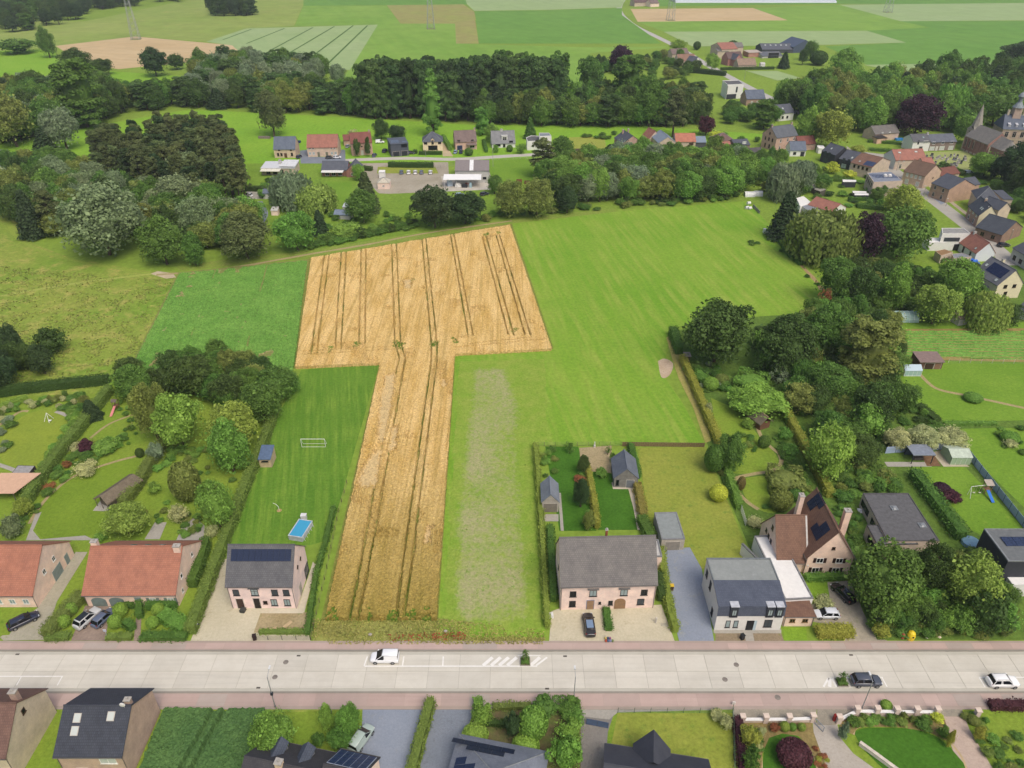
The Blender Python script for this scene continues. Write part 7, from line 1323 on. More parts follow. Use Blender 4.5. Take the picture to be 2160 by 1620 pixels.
# church
ch = thing('church', 'brick church with grey roof and pointed grey spire', 'church', (225, 366, 0), rad(-83)); CHR = tiles('#8f8c86', '#85827c', .4, .4, .2); RDB = brick('#93695a', '#885f50'); STN = plain('#c9bda4', .85)
# local x runs along the nave (to the apse), y away
NL, NW, NE, NR = 13, 10.5, 7.0, 12.0
def gab(m, x0, x1, y0, y1, e, r):
 ym = (y0 + y1) / 2
 m.sweepx([(y0, 0), (y1, 0), (y1, e), (ym, r), (y0, e)], x0, x1)
m = MB(); gab(m, -11, NL - 7, 0, NW, NE, NR); m.obj('wall', RDB, ch)
q = MB(); q.slab((-11.2, -.4, NE - .1), (NL - 7, -.4, NE - .1), (NL - 7, NW / 2, NR + .25), (-11.2, NW / 2, NR + .25), .2).slab((NL - 7, NW + .4, NE - .1), (-11.2, NW + .4, NE - .1), (-11.2, NW / 2, NR + .25), (NL - 7, NW / 2, NR + .25), .2); q.obj('roof', CHR, ch)
m = MB(); m.prism([(NL - 7, 1.2), (NL + 1, 1.2), (NL + 4, 3.4), (NL + 4, NW - 3.4), (NL + 1, NW - 1.2), (NL - 7, NW - 1.2)], 0, 6.2); m.obj('choir_wall', RDB, ch)
m = MB(); P = [(NL - 7, .9), (NL + 1.1, .9), (NL + 4.3, 3.3), (NL + 4.3, NW - 3.3), (NL + 1.1, NW - .9), (NL - 7, NW - .9)]; ap = (NL + .5, NW / 2, 10.4); rb = (NL - 7, NW / 2, 10.8)
for i in range(5): m.poly([(*P[i], 6.2), (*P[i + 1], 6.2), ap] + ([rb] if i in (0, 4) else [])) if i not in (0, 4) else (m.poly([(*P[i], 6.2), (*P[i + 1], 6.2), ap, rb]) if i == 0 else m.poly([(*P[i], 6.2), (*P[i + 1], 6.2), rb, ap]))
m.obj('choir_roof', CHR, ch)
for x in (-9.4, -6.6, -3.8):
 pts = [(-.55, 2.2), (.55, 2.2), (.55, 5.2), (.35, 5.9), (0, 6.2), (-.35, 5.9), (-.55, 5.2)]
 o = MB(); o.v = [(p[0], -.1, p[1]) for p in pts] + [(p[0], .0, p[1]) for p in pts]; n_ = 7; o.f = [tuple(range(7)), tuple(range(13, 6, -1))] + [(k, 7 + k, 7 + (k + 1) % 7, (k + 1) % 7) for k in range(7)]
 o = o.obj('window', STN, ch, (x, -.003, 0)); q = MB(); q.v = [(p[0] * .7, -.13, 2.4 + (p[1] - 2.2) * .9) for p in pts]; q.f = [tuple(range(7))]; q.obj('pane', glass('#55504a', .3), o)
for x in (-11.05, -8.0, -5.2, -2.4, .6, 3.5, 7.7): MB().box(x - .25, -.35, 0, x + .25, -.004, NE - .6).obj('buttress', STN if x in (-11.05, 7.7) else RDB, ch)
MB().box(-11.3, -.12, 0, NL - 6.8, -.0, .9).obj('plinth', STN, ch); MB().box(-11.1, -.16, NE - .55, NL - 7.1, -.005, NE - .25).obj('cornice', STN, ch)
tw = MB().box(-14.8, 2.6, 0, -9.6, 7.8, 9.4).obj('tower', STN, ch)
m = MB(); b4 = [(-15.0, 2.4), (-9.4, 2.4), (-9.4, 8.0), (-15.0, 8.0)]; tip = (-12.2, 5.2, 21.6)
k8 = []
for i in range(8):
 a = math.pi / 8 + i * math.pi / 4; k8.append((-12.2 + 2.5 * math.cos(a), 5.2 + 2.5 * math.sin(a), 11.0))
for i in range(8): m.poly([k8[i], k8[(i + 1) % 8], tip])
for i in range(4): m.poly([(*b4[i], 9.4), (*b4[(i + 1) % 4], 9.4), k8[(2 * i + 5) % 8], k8[(2 * i + 4) % 8]])
m.obj('spire', tiles('#a8a498', '#989488', .5, .5, .15), ch); MB().tube((-12.2, 5.2, 21.5), (-12.2, 5.2, 23.0), .06).box(-12.6, 5.15, 22.3, -11.8, 5.25, 22.45).obj('cross', plain('#4a4a48', .5), ch)
for (x, y, a) in ((-12.2, 2.57, 0), (-9.57, 5.2, math.pi / 2)): link('louvre', box_mesh('louvre', (-.6, -.05, 6.6, .6, .0, 8.8), plain('#4d4a46', .8)), tw, (x, y, 0), a)
# castle
ca = thing('castle', 'brick and stone castle with long slate roof and domed turret', 'castle', G(2103, 312), rad(-9))
W_, D_ = 30, 12; MB().box(0, 0, 0, W_, D_, 9.2).obj('wall', brick('#a8907c', '#9c8470'), ca)
m = MB(); m.poly([(-.4, -.4, 9.2), (W_ + .4, -.4, 9.2), (W_ - 4.5, D_ / 2, 15.2), (1.0, D_ / 2, 15.2)]).poly([(W_ + .4, D_ + .4, 9.2), (-.4, D_ + .4, 9.2), (1.0, D_ / 2, 15.2), (W_ - 4.5, D_ / 2, 15.2)]).poly([(-.4, D_ + .4, 9.2), (-.4, -.4, 9.2), (1.0, D_ / 2, 15.2)]).poly([(W_ + .4, -.4, 9.2), (W_ + .4, D_ + .4, 9.2), (W_ - 4.5, D_ / 2, 15.2)]); m.obj('roof', tiles('#66707f', '#5c6675', .3, .3, .25), ca)
MB().box(-.15, -.15, 8.7, W_ + .15, -.003, 9.15).box(-.1, -.12, 4.3, W_ + .1, -.004, 4.6).obj('cornice', STN, ca)
for i in range(8):
 for z in (1.2, 5.4):
  fm, pm = win_mesh(1.7, 2.7, 's', 'd'); o = link('window', fm, ca, (2.2 + i * 3.6, 0, z)); link('pane', pm, o)
 if i % 2 == 0 or i < 5: q = MB().box(-.5, 0, 0, .5, 1.6, 1.4).slab((-.6, -.15, 1.35), (.6, -.15, 1.35), (.6, 1.6, 1.9), (-.6, 1.6, 1.9), .1).obj('dormer', plain('#c9cbd0', .6), ca, (2.6 + i * 3.4, .7, 10.0))
tu = MB().box(4.2, D_ / 2 - 1.8, 12.0, 7.8, D_ / 2 + 1.8, 18.5).obj('turret', brick('#a8907c', '#9c8470'), ca)
m = MB()
for (z0, r0, z1, r1) in ((18.5, 2.7, 21.0, 1.0), (21.0, .9, 23.0, .9), (23.0, 1.3, 23.6, 1.7), (23.6, 1.7, 24.6, 1.2), (24.6, 1.2, 25.6, .2), (25.6, .1, 28.2, .03)): m.tube((6, D_ / 2, z0), (6, D_ / 2, z1), r0, r1, 10)
m.obj('onion_dome', plain('#8d979c', .6), tu)
for x in (2.4, 9.6, 22): MB().box(x - .5, D_ / 2 - .5, 13, x + .5, D_ / 2 + .5, 17.2).obj('chimney', STN, ca)
# houses of the lower village street
h = vh('brick house with dark roof and stone trimmed front on the street', (1994, 428), (2048, 420), 9, 5.6, 8.8, brick('#ad8a6c', '#a17e60'), DSL, 'y'); h.win('l', [.25, .7], 3.6, 1.0, 1.5, 's', 'd').win('l', [.25, .7], .7, 1.0, 1.7, 's', 'd'); MB().slab((h.w - 4, .3, 5.8), (h.w + 3.2, .3, 5.8), (h.w + 3.2, 4, 8.0), (h.w - 4, 4, 8.0), .2).obj('rear_roof', DSL, h.t); MB().box(h.w + .003, .5, 0, h.w + 3.0, 6, 5.6).obj('rear_wall', brick('#ad8a6c', '#a17e60'), h.t)
h = vh('cream gabled house with slate roof on the street corner', (2057, 480), (2094, 482), 11, 455, 435, YEL, DSL, 'y'); h.win('l', [.2, .5, .8], 3.4, 1.1, 1.4, 'w', 'c').win('l', [.25, .7], .6, 1.3, 1.6, 'w', 'd').skylight(0, [(7.5, 2.0), (8.9, 2.0)], .8, 1.1, 'c').chimney(h.w / 2, 6, h.r + .9)
MB().poly([(-.012, 0, 0), (-.012, h.d, 0), (-.012, h.d, h.e - .05), (-.012, 0, h.e - .05)]).obj('brick_front', brick('#a8826e', '#9c7662'), h.t)
h = vh('slate roofed house with two brick gables behind the cream one', (2052, 448), (2098, 452), 10, 5.4, 9.2, BEIGE, DSL, kind='hip'); h = vh('brick rear wing of the slate roofed house', (2098, 470), (2122, 466), 8, 5.0, 7.4, BEIGE, DSL, 'y', name='house_wing'); h = vh('flat slate annex behind the cream gabled house', (2108, 444), (2128, 444), 8, 4.5, 5.5, BEIGE, DSL, kind='shed', name='annex', cat='annex')
h = vh('brown brick house with dark slate roof facing the street bend', (2108, 514), (2150, 498), 9.5, 3.4, 6.8, brick('#8a6a58', '#7e5e4c'), tiles('#50565f', '#484e57', .3, .3, .3), 'y', ov=.5); h.win('l', [.3, .7], .8, 1.4, 1.5, 'o', 'd')
t = flatb('house', 'white cube house with long dark window strip', [(1986, 482), (2032, 482), (2047, 493), (1988, 493)], 6.2, WHT, plain('#9a9a96', .8), 'house', .2, WHT); p = G(2008, 505) - t.location
a = G(1988, 493, 6.2) - t.location; b = G(2047, 493, 6.2) - t.location; L_ = (b - a).length; o = MB().box(.12 * L_, -.08, 3.4, .68 * L_, .0, 4.8).obj('window_strip', glass('#4a4f55', .1), t, (a.x, a.y, 0));
for k in range(1, 4): MB().box((.12 + .14 * k) * L_ - .05, -.1, 3.4, (.12 + .14 * k) * L_ + .05, -.02, 4.8).obj('mullion', plain('#2f3236', .5), o)
MB().box(-3.6, -.3, 0, .25 * L_, 4.0, 3.2).obj('lower_wall', WHT, t, (a.x, a.y, 0)); MB().box(.55 * L_, -.08, 0, .92 * L_, .0, 2.4).obj('garage_opening', glass('#2a2c30', .4), t, (a.x, a.y, 0))
flatb('shed', 'thatched brown outbuilding below the white cube house', [(1973, 530), (1992, 526), (2010, 532), (1985, 540)], 2.8, BEIGE, plain('#9c7c58', .9), 'shed', .1); flatb('annex', 'grey flat annex beside the white gabled house', [(2008, 536), (2030, 534), (2050, 542), (2012, 545)], 2.8, BEIGE, plain('#8d9096', .7), 'annex', .1)
h = vh('white gabled house with red roof on the village street', (2054, 552), (2092, 551), 10, 533, 512.5, plain('#e6eaf0', .8, .2, 0, .03), RED2, 'y'); h.win('l', [.3], .6, .9, 2.0, 'k', 'd').win('l', [.7], .6, .9, 1.8, 'k', 'd').skylight(0, [(8, 1.0)], .8, .8, 'c').chimney(h.w / 2, 8.5, h.r + .7, .8, .7, LGR)
h = vh('cream gabled house with large solar array on a grey roof', (2094, 632), (2146, 628), 10.5, 599, 570.5, YEL, tiles('#7b7d84', '#717379', .3, .3, .2), 'y'); h.solar(0, 2.6, 2.2, 6, 2, 1.1, 1.7, '#2a3358').win('f', [.32, .68], 3.6, 1.2, 1.1, 'b', 'd').win('f', [.42], .9, 1.1, 1.5, 'b', 'd').skylight(0, [(1.4, 3.2), (8.6, .8)], 1.0, 1.0, 'c').chimney(h.w / 2 + 1.2, 7, h.r + .6, .8, .7, YEL)
MB().box(-2.4, 3, 0, -.01, 8, 2.6).slab((-2.5, 2.8, 2.75), (0, 2.8, 2.95), (0, 8.2, 2.95), (-2.5, 8.2, 2.75), .15).obj('lean_to', plain('#6a707a', .6), h.t)
h = vh('white house with dark and red roof at the right edge of the street', (2128, 548), (2170, 575), 9, 4.4, 7.0, LGR, DSL); h.win('f', [.2, .5, .8], .9, 1.4, 1.5, 'k', 'd').solar(0, 6, 1.2, 4, 2, 1.1, 1.6, '#2a3358')
h = vh('dark roofed bungalow at the right edge below the cream house', (2140, 668), (2220, 700), 9, 2.8, 5.2, LGR, DSL, cat='house')
# blue wrapped bales beside the solar house
for i, (x, y) in enumerate(((2046, 553), (2054, 555), (2050, 559), (2058, 561), (2056, 566), (2064, 568), (2062, 574))):
 p = G(x, y); m = MB(); m.tube((-.9, 0, .62), (.9, 0, .62), .62, .62, 12); tag(m.obj('bale', plain('#2f6fd0', .35, .4, 0, .05), None, p, rad(12)), 'blue wrapped round bale beside the cream solar house', 'bale', 'blue wrapped bales')
# farm and hamlet in the distance
h = vh('long black farm barn with roof lights', (1607, 112), (1672, 112), 20, 104.5, 92, plain('#55585e', .8), plain('#5f636b', .7, .3, 0, .06), name='barn', cat='barn'); h.skylight(0, [(4 + 4.4 * k, 7) for k in range(7)], 1.2, 1.6, 'c', 'w')
h = vh('lower black barn with white wall and open side', (1607, 123), (1650, 122), 16, 118, 109, LGR, plain('#666a72', .7, .3, 0, .06), name='barn', cat='barn'); h.door('f', .55, 9, 4, '#2a2d33')
h = vh('blue black gabled barn behind the long barn', (1672, 112), (1718, 110), 22, 4.5, 9.5, plain('#505c70', .8), plain('#566276', .6, .3, 0, .06), 'y', name='barn', cat='barn'); h = vh('low red brick sheds between farmhouse and barns', (1578, 121), (1606, 120), 10, 3.4, 3.9, brick('#ab7462', '#9f6856'), plain('#c4b6a8', .8), kind='shed', name='shed', cat='shed')
h = vh('farmhouse with orange red roof and tall beige gable', (1497, 116), (1520, 124), 14, 7, 10.5, BEIGE, RED2, 'y'); h.win('l', [.2, .5, .8], 3.5, 1.2, 1.6, 'w', 'd'); h = vh('beige stable with grey roof beside the farmhouse', (1512, 124), (1535, 124), 9, 5.5, 6.5, BEIGE, plain('#8d8a86', .8), kind='shed'); h = vh('grey roofed brick range behind the farmhouse', (1530, 115), (1566, 114), 9, 5.6, 8.2, BEIGE, tiles('#84807c', '#7a7672', .4, .4, .2)); h.win('f', [.3, .6], 1.5, 2, 2, 'k', 'd')
h = vh('red brick house with dark cross gable by the village road', (1534, 139), (1565, 137), 9, 5.0, 9.0, brick('#a86e62', '#9c6256'), tiles('#75605c', '#6b5652', .3, .3, .25)); h = vh('slate cross gable of the red brick house', (1548, 141), (1563, 140), 8, 5.0, 8.4, brick('#a86e62', '#9c6256'), SLATE, 'y', name='house_wing'); h.win('f', .5, 3, 1, 1.2, 'w', 'd')
h = vh('beige cottage with brown roof by the hamlet hedge', (1556, 147), (1594, 146), 9, 3.2, 7.0, BEIGE, tiles('#a08a78', '#96806e', .3, .3, .2), 'x'); h.win('r', .5, 3.6, 1.4, 1, 'b', 'd'); shed('tiny white garden house near the hamlet', (1604, 143), (1613, 143), 4, 2.4, 3.4, WHT, LGR)
h = vh('beige cottage with brown roof in the hamlet gardens', (1430, 138), (1466, 137), 9, 3.4, 7.2, CREAM, tiles('#9a7a68', '#90705e', .3, .3, .25)); h = vh('house with grey roof and solar rack in the hamlet', (1417, 124), (1452, 122), 9, 3.6, 6.6, BEIGE, MAUVE); h = vh('white house with steep gable in the hamlet', (1461, 146), (1478, 143), 8, 3.6, 8.0, WHT, SLATE, 'y'); h.win('f', .5, 1.0, 1.6, 1.6, 'k', 'd')
t = flatb('house', 'white cube villa with flat roof below the country road', [(1524, 171), (1557, 170), (1569, 178), (1535, 180)], 8.4, WHT, DGF, 'house', .4, WHT); a = G(1535, 180, 8.4) - t.location; b = G(1569, 178, 8.4) - t.location; d = b - a; MB().box(.0, -.05, 3.2, .35, .0, 8.0).box(d.length * .55, -.05, 3.8, d.length * .55 + 1.2, .0, 7.2).obj('window', glass('#3a4044', .2), t, (a.x, a.y, 0), math.atan2(d.y, d.x)); MB().box(.2, -.06, 0, d.length * .62, .0, 3.0).obj('dark_base', BLK, t, (a.x, a.y, 0), math.atan2(d.y, d.x))
h = vh('brick bungalow with blue slate roof below the white villa', (1573, 223), (1612, 222), 10, 4.0, 8.0, brick('#a58470', '#997864'), BLUSL); h.win('f', [.3, .6], 1.2, 1.2, 1.4, 'w', 'c'); h = vh('white house with dark slate roof behind the park trees', (1640, 256), (1672, 253), 10, 4.2, 7.8, WHT, SLATE); h.skylight(0, [(4, 3)], 1.0, 1.2, 'c').win('f', [.3, .6], 1.2, 1.3, 1.4, 'k', 'd')
h = vh('dark farmhouse at the bend of the country road', (1338, 14), (1368, 13), 14, 4.5, 9, BEIGE, tiles('#75605c', '#6b5652', .4, .4, .2)); h = vh('beige barn at the bend of the country road', (1372, 15), (1390, 14), 12, 4, 7.5, CREAM, MAUVE, name='barn', cat='barn')
# plastic tunnels on the horizon
for i in range(5):
 a = G(1425 + i * 68, 6); m = MB(); W2 = (G(1493, 6) - G(1425, 6)).x
 pr_ = [(20 * (1 - math.cos(t)) , 4.5 * math.sin(t)) for t in np.linspace(0, math.pi, 9)]; m.sweepx([(y, z) for y, z in pr_], 0, W2); tag(m.obj('plastic_tunnel', plain('#c6d0d6', .6, .3, 0, .04), None, a), 'long white plastic growing tunnel on the far plain', 'greenhouse', 'white plastic tunnels')
# ------------------------------------------------------------------ sheds, huts and garden buildings
h = shed('small playhouse with blue solar roof beside the football lawn', (549, 986), (574, 986), 3.4, 2.2, 3.2, plain('#c9b494', .8), plain('#5f7390', .4, .5), kind='shed'); h.win('f', [.5], 1.5, 1.4, .3, 'k', 'd')
h = shed('grey gabled garden house with open front beside the narrow hedge', (1143, 1080), (1178, 1080), 5.6, 2.6, 4.4, plain('#b5aea4', .8), tiles('#8a929c', '#808892', .3, .3, .2), 'y'); h.door('f', .5, 2.7, 2.2, '#8a8378')
h = shed('slate roofed timber summerhouse with glazed front', (1294, 1028), (1344, 1029), 6.4, 2.5, 4.8, plain('#8d8a84', .8, .2, 0, .15), tiles('#747c88', '#6a727e', .3, .3, .2), 'y', name='summerhouse', cat='summerhouse'); h.door('f', .68, 1.5, 2.0, '#7d8288').win('f', [.15], .6, .6, 1.4, 'k', 'd')
h = house('garage', 'flat roofed beige garage at the end of the blue-grey driveway', (1393, 1161), (1441, 1160), 7.2, 2.7, None, plain('#bdb5a8', .8), plain('#939a98', .8, .2, 0, .08), kind='flat', cat='garage', flat_th=.15); h.door('f', .5, 2.7, 2.1, '#9a948a')
t = thing('thatched_shed', 'long low shed with weathered grey thatch and open end', 'shed', G(226, 1068), rad(63)); MB().box(0, -1.6, 0, 7.2, 1.6, 2.1).obj('wall', WOODG, t); MB().slab((-1.0, -2.0, 2.0), (7.6, -2.0, 2.0), (7.2, 0, 3.1), (-.6, 0, 3.1), .3).slab((7.6, 2.0, 2.0), (-1.0, 2.0, 2.0), (-.6, 0, 3.1), (7.2, 0, 3.1), .3).obj('roof', THATCH, t); [MB().tube((-.8, y, 0), (-.8, y, 2.0), .07).obj('post', WOODG, t) for y in (-1.7, 0, 1.7)]
t = thing('thatched_hut', 'small hut with grey thatched gable roof in the garden', 'hut', G(1612, 905), rad(115)); MB().box(0, -1.4, 0, 4.6, 1.4, 2.0).obj('wall', plain('#7a5844', .85), t); MB().slab((-.4, -1.9, 1.9), (5.0, -1.9, 1.9), (5.0, 0, 3.6), (-.4, 0, 3.6), .25).slab((5.0, 1.9, 1.9), (-.4, 1.9, 1.9), (-.4, 0, 3.6), (5.0, 0, 3.6), .25).obj('roof', THATCH, t); MB().tube((-.45, 0, 3.62), (5.05, 0, 3.62), .1).obj('ridge', plain('#b09a74', .8), t)
t = thing('pergola', 'garden pavilion with peach coloured sheet roof', 'pavilion', G(-30, 1058)); MB().slab((0, -.3, 2.4), (6.6, -.3, 2.4), (9.2, 5.4, 3.0), (1.0, 5.4, 3.0), .12).obj('roof', plain('#d8b296', .7, .2, 0, .05), t); [MB().tube((x, y, 0), (x, y, 2.4), .08).obj('post', WOODG, t) for x, y in ((.5, 0), (6.2, 0), (8.7, 5.0), (1.6, 5.0))]
flatb('carport', 'grey flat roofed carport beside the peach roofed pavilion', [(38, 982), (74, 983), (52, 1010), (16, 1010)], 2.4, plain('#4a4440', .8), plain('#a5a3a0', .8), 'carport', .08)
h = house('stable', 'brown timber field stable with mauve roof on the lawn', (1935, 779), (1985, 779), 4.2, 2.3, 2.7, plain('#7a5c4e', .85, .2, 0, .15), plain('#8f7a74', .7), kind='shed', cat='stable', ov=.5); h.door('f', .45, 2.2, 1.8, '#4a342c').door('f', .8, 1.6, 1.9, '#93705c')
t = thing('greenhouse', 'small glass greenhouse on the lawn beside the stable', 'greenhouse', G(1906, 794)); GL = glass('#a9c6c0', .1); MB().box(0, 0, 0, 4.3, 3.0, 1.7).obj('glass_wall', GL, t); MB().slab((-.1, -.1, 1.7), (4.4, -.1, 1.7), (4.4, 1.5, 2.7), (-.1, 1.5, 2.7), .04).slab((4.4, 3.1, 1.7), (-.1, 3.1, 1.7), (-.1, 1.5, 2.7), (4.4, 1.5, 2.7), .04).obj('glass_roof', glass('#bcd0dc', .1), t)
fr = MB(); [fr.box(x - .03, -.03, 0, x + .03, .0, 1.7) for x in (0, 1.07, 2.15, 3.2, 4.3)]; fr.box(0, -.05, 0, 4.3, -.004, .25); fr.obj('frame', plain('#e3e6e4', .4), t)
t = thing('polytunnel', 'round topped polythene garden tunnel behind the vegetable plot', 'greenhouse', G(1889, 681)); pr_ = [(2.2 * (1 - math.cos(q)), 2.6 * math.sin(q)) for q in np.linspace(0, math.pi, 11)]; MB().sweepx(pr_, 0, 6.6).obj('cover', glass('#a8c4bc', .25), t); [MB().sweepx([(y * 1.01 - .02, z * 1.012) for y, z in pr_], x, x + .08).obj('hoop', plain('#dfe6e2', .5), t) for x in (-.04, 1.3, 2.6, 3.9, 5.2, 6.55)]
h = shed('lopsided brown hut beside the weeping willow', (2020, 688), (2050, 684), 3.5, 2.2, 2.8, plain('#d8d4cc', .8), plain('#9a8f7c', .8), kind='shed')
t = thing('pavilion', 'open dark framed garden pavilion before the blue fence', 'pavilion', G(1921, 979)); MB().box(-.2, -.2, 2.4, 4.6, 3.6, 2.6).obj('roof', plain('#8b93a0', .6), t); [MB().box(x, y, 0, x + .14, y + .14, 2.4).obj('post', plain('#3b3f46', .6), t) for x in (0, 4.2) for y in (0, 3.2)]; MB().box(.15, 3.25, 0, 4.2, 3.3, 2.3).obj('back_panel', glass('#56606c', .2), t); MB().box(1.2, 1.2, 0, 3.2, 2.2, .75).obj('table', plain('#5a5450', .7), t)
t = thing('metal_shed', 'pale green ribbed metal shed before the blue fence', 'shed', G(2003, 981)); gm_ = plain('#a8bf9e', .6, .3, 0, .05); MB().sweepx([(0, 0), (4.2, 0), (4.2, 2.0), (2.1, 2.7), (0, 2.0)], 0, 4.3).obj('wall', gm_, t); MB().slab((-.1, -.1, 2.02), (4.4, -.1, 2.02), (4.4, 2.1, 2.82), (-.1, 2.1, 2.82), .05).slab((4.4, 4.3, 2.02), (-.1, 4.3, 2.02), (-.1, 2.1, 2.82), (4.4, 2.1, 2.82), .05).obj('roof', plain('#c3d0bd', .5), t); [MB().box(x - .04, -.05, 0, x + .04, -.003, 1.95).obj('rib', plain('#d5e2d0', .5), t) for x in (.1, 1.1, 2.1, 3.2, 4.2)]
t = thing('hide', 'small grey roofed hut perched by the gold hedge', 'hut', G(1443, 764)); MB().box(0, 0, 0, 1.4, 1.4, 1.8).obj('wall', WOODG, t); MB().slab((-.2, -.2, 1.85), (1.7, -.2, 1.85), (1.6, 1.6, 2.2), (-.2, 1.6, 2.2), .08).obj('roof', plain('#a59d94', .8), t)
# ------------------------------------------------------------------ vehicles
def loft(secs, mat, name, parent, color=None, cap=True):
 n = len(secs[0]); m = MB(); m.v = [tuple(p) for s in secs for p in s]
 for i in range(len(secs) - 1):
  for k in range(n): m.f.append((i * n + k, i * n + (k + 1) % n, (i + 1) * n + (k + 1) % n, (i + 1) * n + k))
 if cap: m.f.append(tuple(range(n))[::-1]); m.f.append(tuple((len(secs) - 1) * n + k for k in range(n)))
 o = m.obj(name, mat, parent, color=color); return o
CARM = {}
def rounded(me):                                     # soften a coarse cage once; the cars share the result
 o = link('cage', me); md = o.modifiers.new('s', 'SUBSURF'); md.levels = md.render_levels = 2
 r = bpy.data.meshes.new_from_object(o.evaluated_get(bpy.context.evaluated_depsgraph_get())); bpy.data.objects.remove(o)
 r.polygons.foreach_set('use_smooth', [True] * len(r.polygons)); return r
CAR = {  # body stations: x, half width, belt height, roof height, roof half width
 'hatch': dict(L=4.1, W=.86, st=[(-2.05, .62, .78), (-1.95, .80, .86), (-1.3, .86, .90), (0, .87, .90), (1.0, .87, .88), (1.75, .80, .74), (2.0, .62, .62)], cab=[(-1.95, .86), (-1.55, 1.42), (.35, 1.44), (1.15, .88)]),
 'estate': dict(L=4.7, W=.89, st=[(-2.35, .66, .80), (-2.25, .83, .90), (-1.4, .89, .94), (0, .90, .93), (1.2, .89, .90), (2.05, .82, .76), (2.32, .62, .62)], cab=[(-2.2, .92), (-1.75, 1.42), (.35, 1.45), (1.25, .91)]),
 'suv': dict(L=4.5, W=.91, st=[(-2.25, .70, .95), (-2.15, .86, 1.02), (-1.4, .91, 1.05), (0, .92, 1.05), (1.1, .91, 1.02), (1.95, .84, .90), (2.22, .66, .74)], cab=[(-2.1, 1.04), (-1.75, 1.62), (.3, 1.66), (1.05, 1.04)]),
 'van': dict(L=4.4, W=.91, st=[(-2.2, .86, 1.0), (-2.15, .90, 1.05), (-1.3, .91, 1.05), (0, .91, 1.05), (.9, .91, 1.03), (1.8, .84, .92), (2.2, .64, .72)], cab=[(-2.2, 1.04), (-2.12, 1.78), (.25, 1.8), (1.3, 1.02)]),
}
GLS = None
def car_meshes(kind):
 if kind in CARM: return CARM[kind]
 c = CAR[kind]; P = {}; pm = tinted(.25, .5, .6); gl = glass('#191d22', .05)
 def body(secs):
  out = []
  for x, w, z in secs: out.append([(x * 1.05, -w * .98, .16), (x * 1.05, -w * 1.05, .45), (x * 1.05, -w * 1.04, z * .86), (x * 1.03, -w * .95, z * 1.05), (x * 1.03, w * .95, z * 1.05), (x * 1.05, w * 1.04, z * .86), (x * 1.05, w * 1.05, .45), (x * 1.05, w * .98, .16)])
  return out
 secs = body(c['st']); n = 8; m = MB(); m.v = [p for s in secs for p in s]
 for i in range(len(secs) - 1):
  for k in range(n): m.f.append((i * n + k, i * n + (k + 1) % n, (i + 1) * n + (k + 1) % n, (i + 1) * n + k))
 m.f.append(tuple(range(n))[::-1]); m.f.append(tuple((len(secs) - 1) * n + k for k in range(n)))
 P['body'] = (rounded(m.mesh('body', pm)), (0, 0, 0))
 (x0, z0), (x1, z1), (x2, z2), (x3, z3) = c['cab']; W = c['W'] * .93; R = W * .82
 g = MB()                                         # greenhouse (glass), roof is a painted cap
 g.v = [(x0, -W, z0 - .06), (x3, -W, z3 - .06), (x3, W, z3 - .06), (x0, W, z0 - .06), (x1, -R, z1), (x2, -R, z2), (x2, R, z2), (x1, R, z1)]
 g.f = [(0, 1, 5, 4), (1, 2, 6, 5), (2, 3, 7, 6), (3, 0, 4, 7), (4, 5, 6, 7), (3, 2, 1, 0)]
 P['glass'] = (g.mesh('windows', gl), (0, 0, 0))
 rf = MB(); rf.v = [(x1 - .05, -R - .03, z1 - .03), (x2 + .06, -R - .03, z2 - .04), (x2 + .06, R + .03, z2 - .04), (x1 - .05, R + .03, z1 - .03), (x1 + .05, -R * .86, z1 + .07), (x2 - .1, -R * .86, z2 + .06), (x2 - .1, R * .86, z2 + .06), (x1 + .05, R * .86, z1 + .07)]
 rf.f = [(0, 1, 5, 4), (1, 2, 6, 5), (2, 3, 7, 6), (3, 0, 4, 7), (4, 5, 6, 7), (3, 2, 1, 0)]
 P['roof'] = (rf.mesh('roof', pm, True), (0, 0, 0))
 pl = MB(); PL = []
 for s in (-1, 1):
  for t in ((.38, .44) if kind != 'van' else (.0, .62)):
   xa, xb = x0 + (x3 - x0) * t, x1 + (x2 - x1) * t
   pl.v += [(xa, s * (W + .02), z0), (xa + .1, s * (W + .02), z0), (xb + .1, s * (R + .02), z1), (xb, s * (R + .02), z1)]; k = len(pl.v) - 4; pl.f.append((k, k + 1, k + 2, k + 3))
  if kind == 'van':
   xa, xm = x0 + .02, -.05; pl.v += [(xa, s * (W + .025), z0 - .05), (xm, s * (W + .025), z0 - .05), (xm, s * (R + .025), z1), (x1, s * (R + .025), z1)]; k = len(pl.v) - 4; pl.f.append((k, k + 1, k + 2, k + 3))
  for (a, b) in (((x0, z0), (x1, z1)), ((x3, z3), (x2, z2))):
   dx = .12 if a[0] == x0 else -.12; pl.v += [(a[0], s * (W + .015), a[1]), (a[0] + dx, s * (W + .02), a[1]), (b[0] + dx, s * (R + .02), b[1]), (b[0], s * (R + .015), b[1])]; k = len(pl.v) - 4; pl.f.append((k, k + 1, k + 2, k + 3))
 for q in pl.f: PL.append(MB().poly([pl.v[z] for z in q]).mesh('pillar', pm))
 P['pillars'] = PL
 Lh = c['L'] / 2
 wh = MB().tube((0, -.11, 0), (0, .11, 0), .33, n=16).mesh('wheel', plain('#1c1c1d', .8)); rim = MB().tube((0, -.125, 0), (0, .125, 0), .2, n=12).mesh('rim', plain('#a9abad', .3, .5, .6))
 P['wheels'] = [(x, y) for x in (-Lh * .62, Lh * .62) for y in (-c['W'] + .06, c['W'] - .06)]; P['wm'] = (wh, rim)
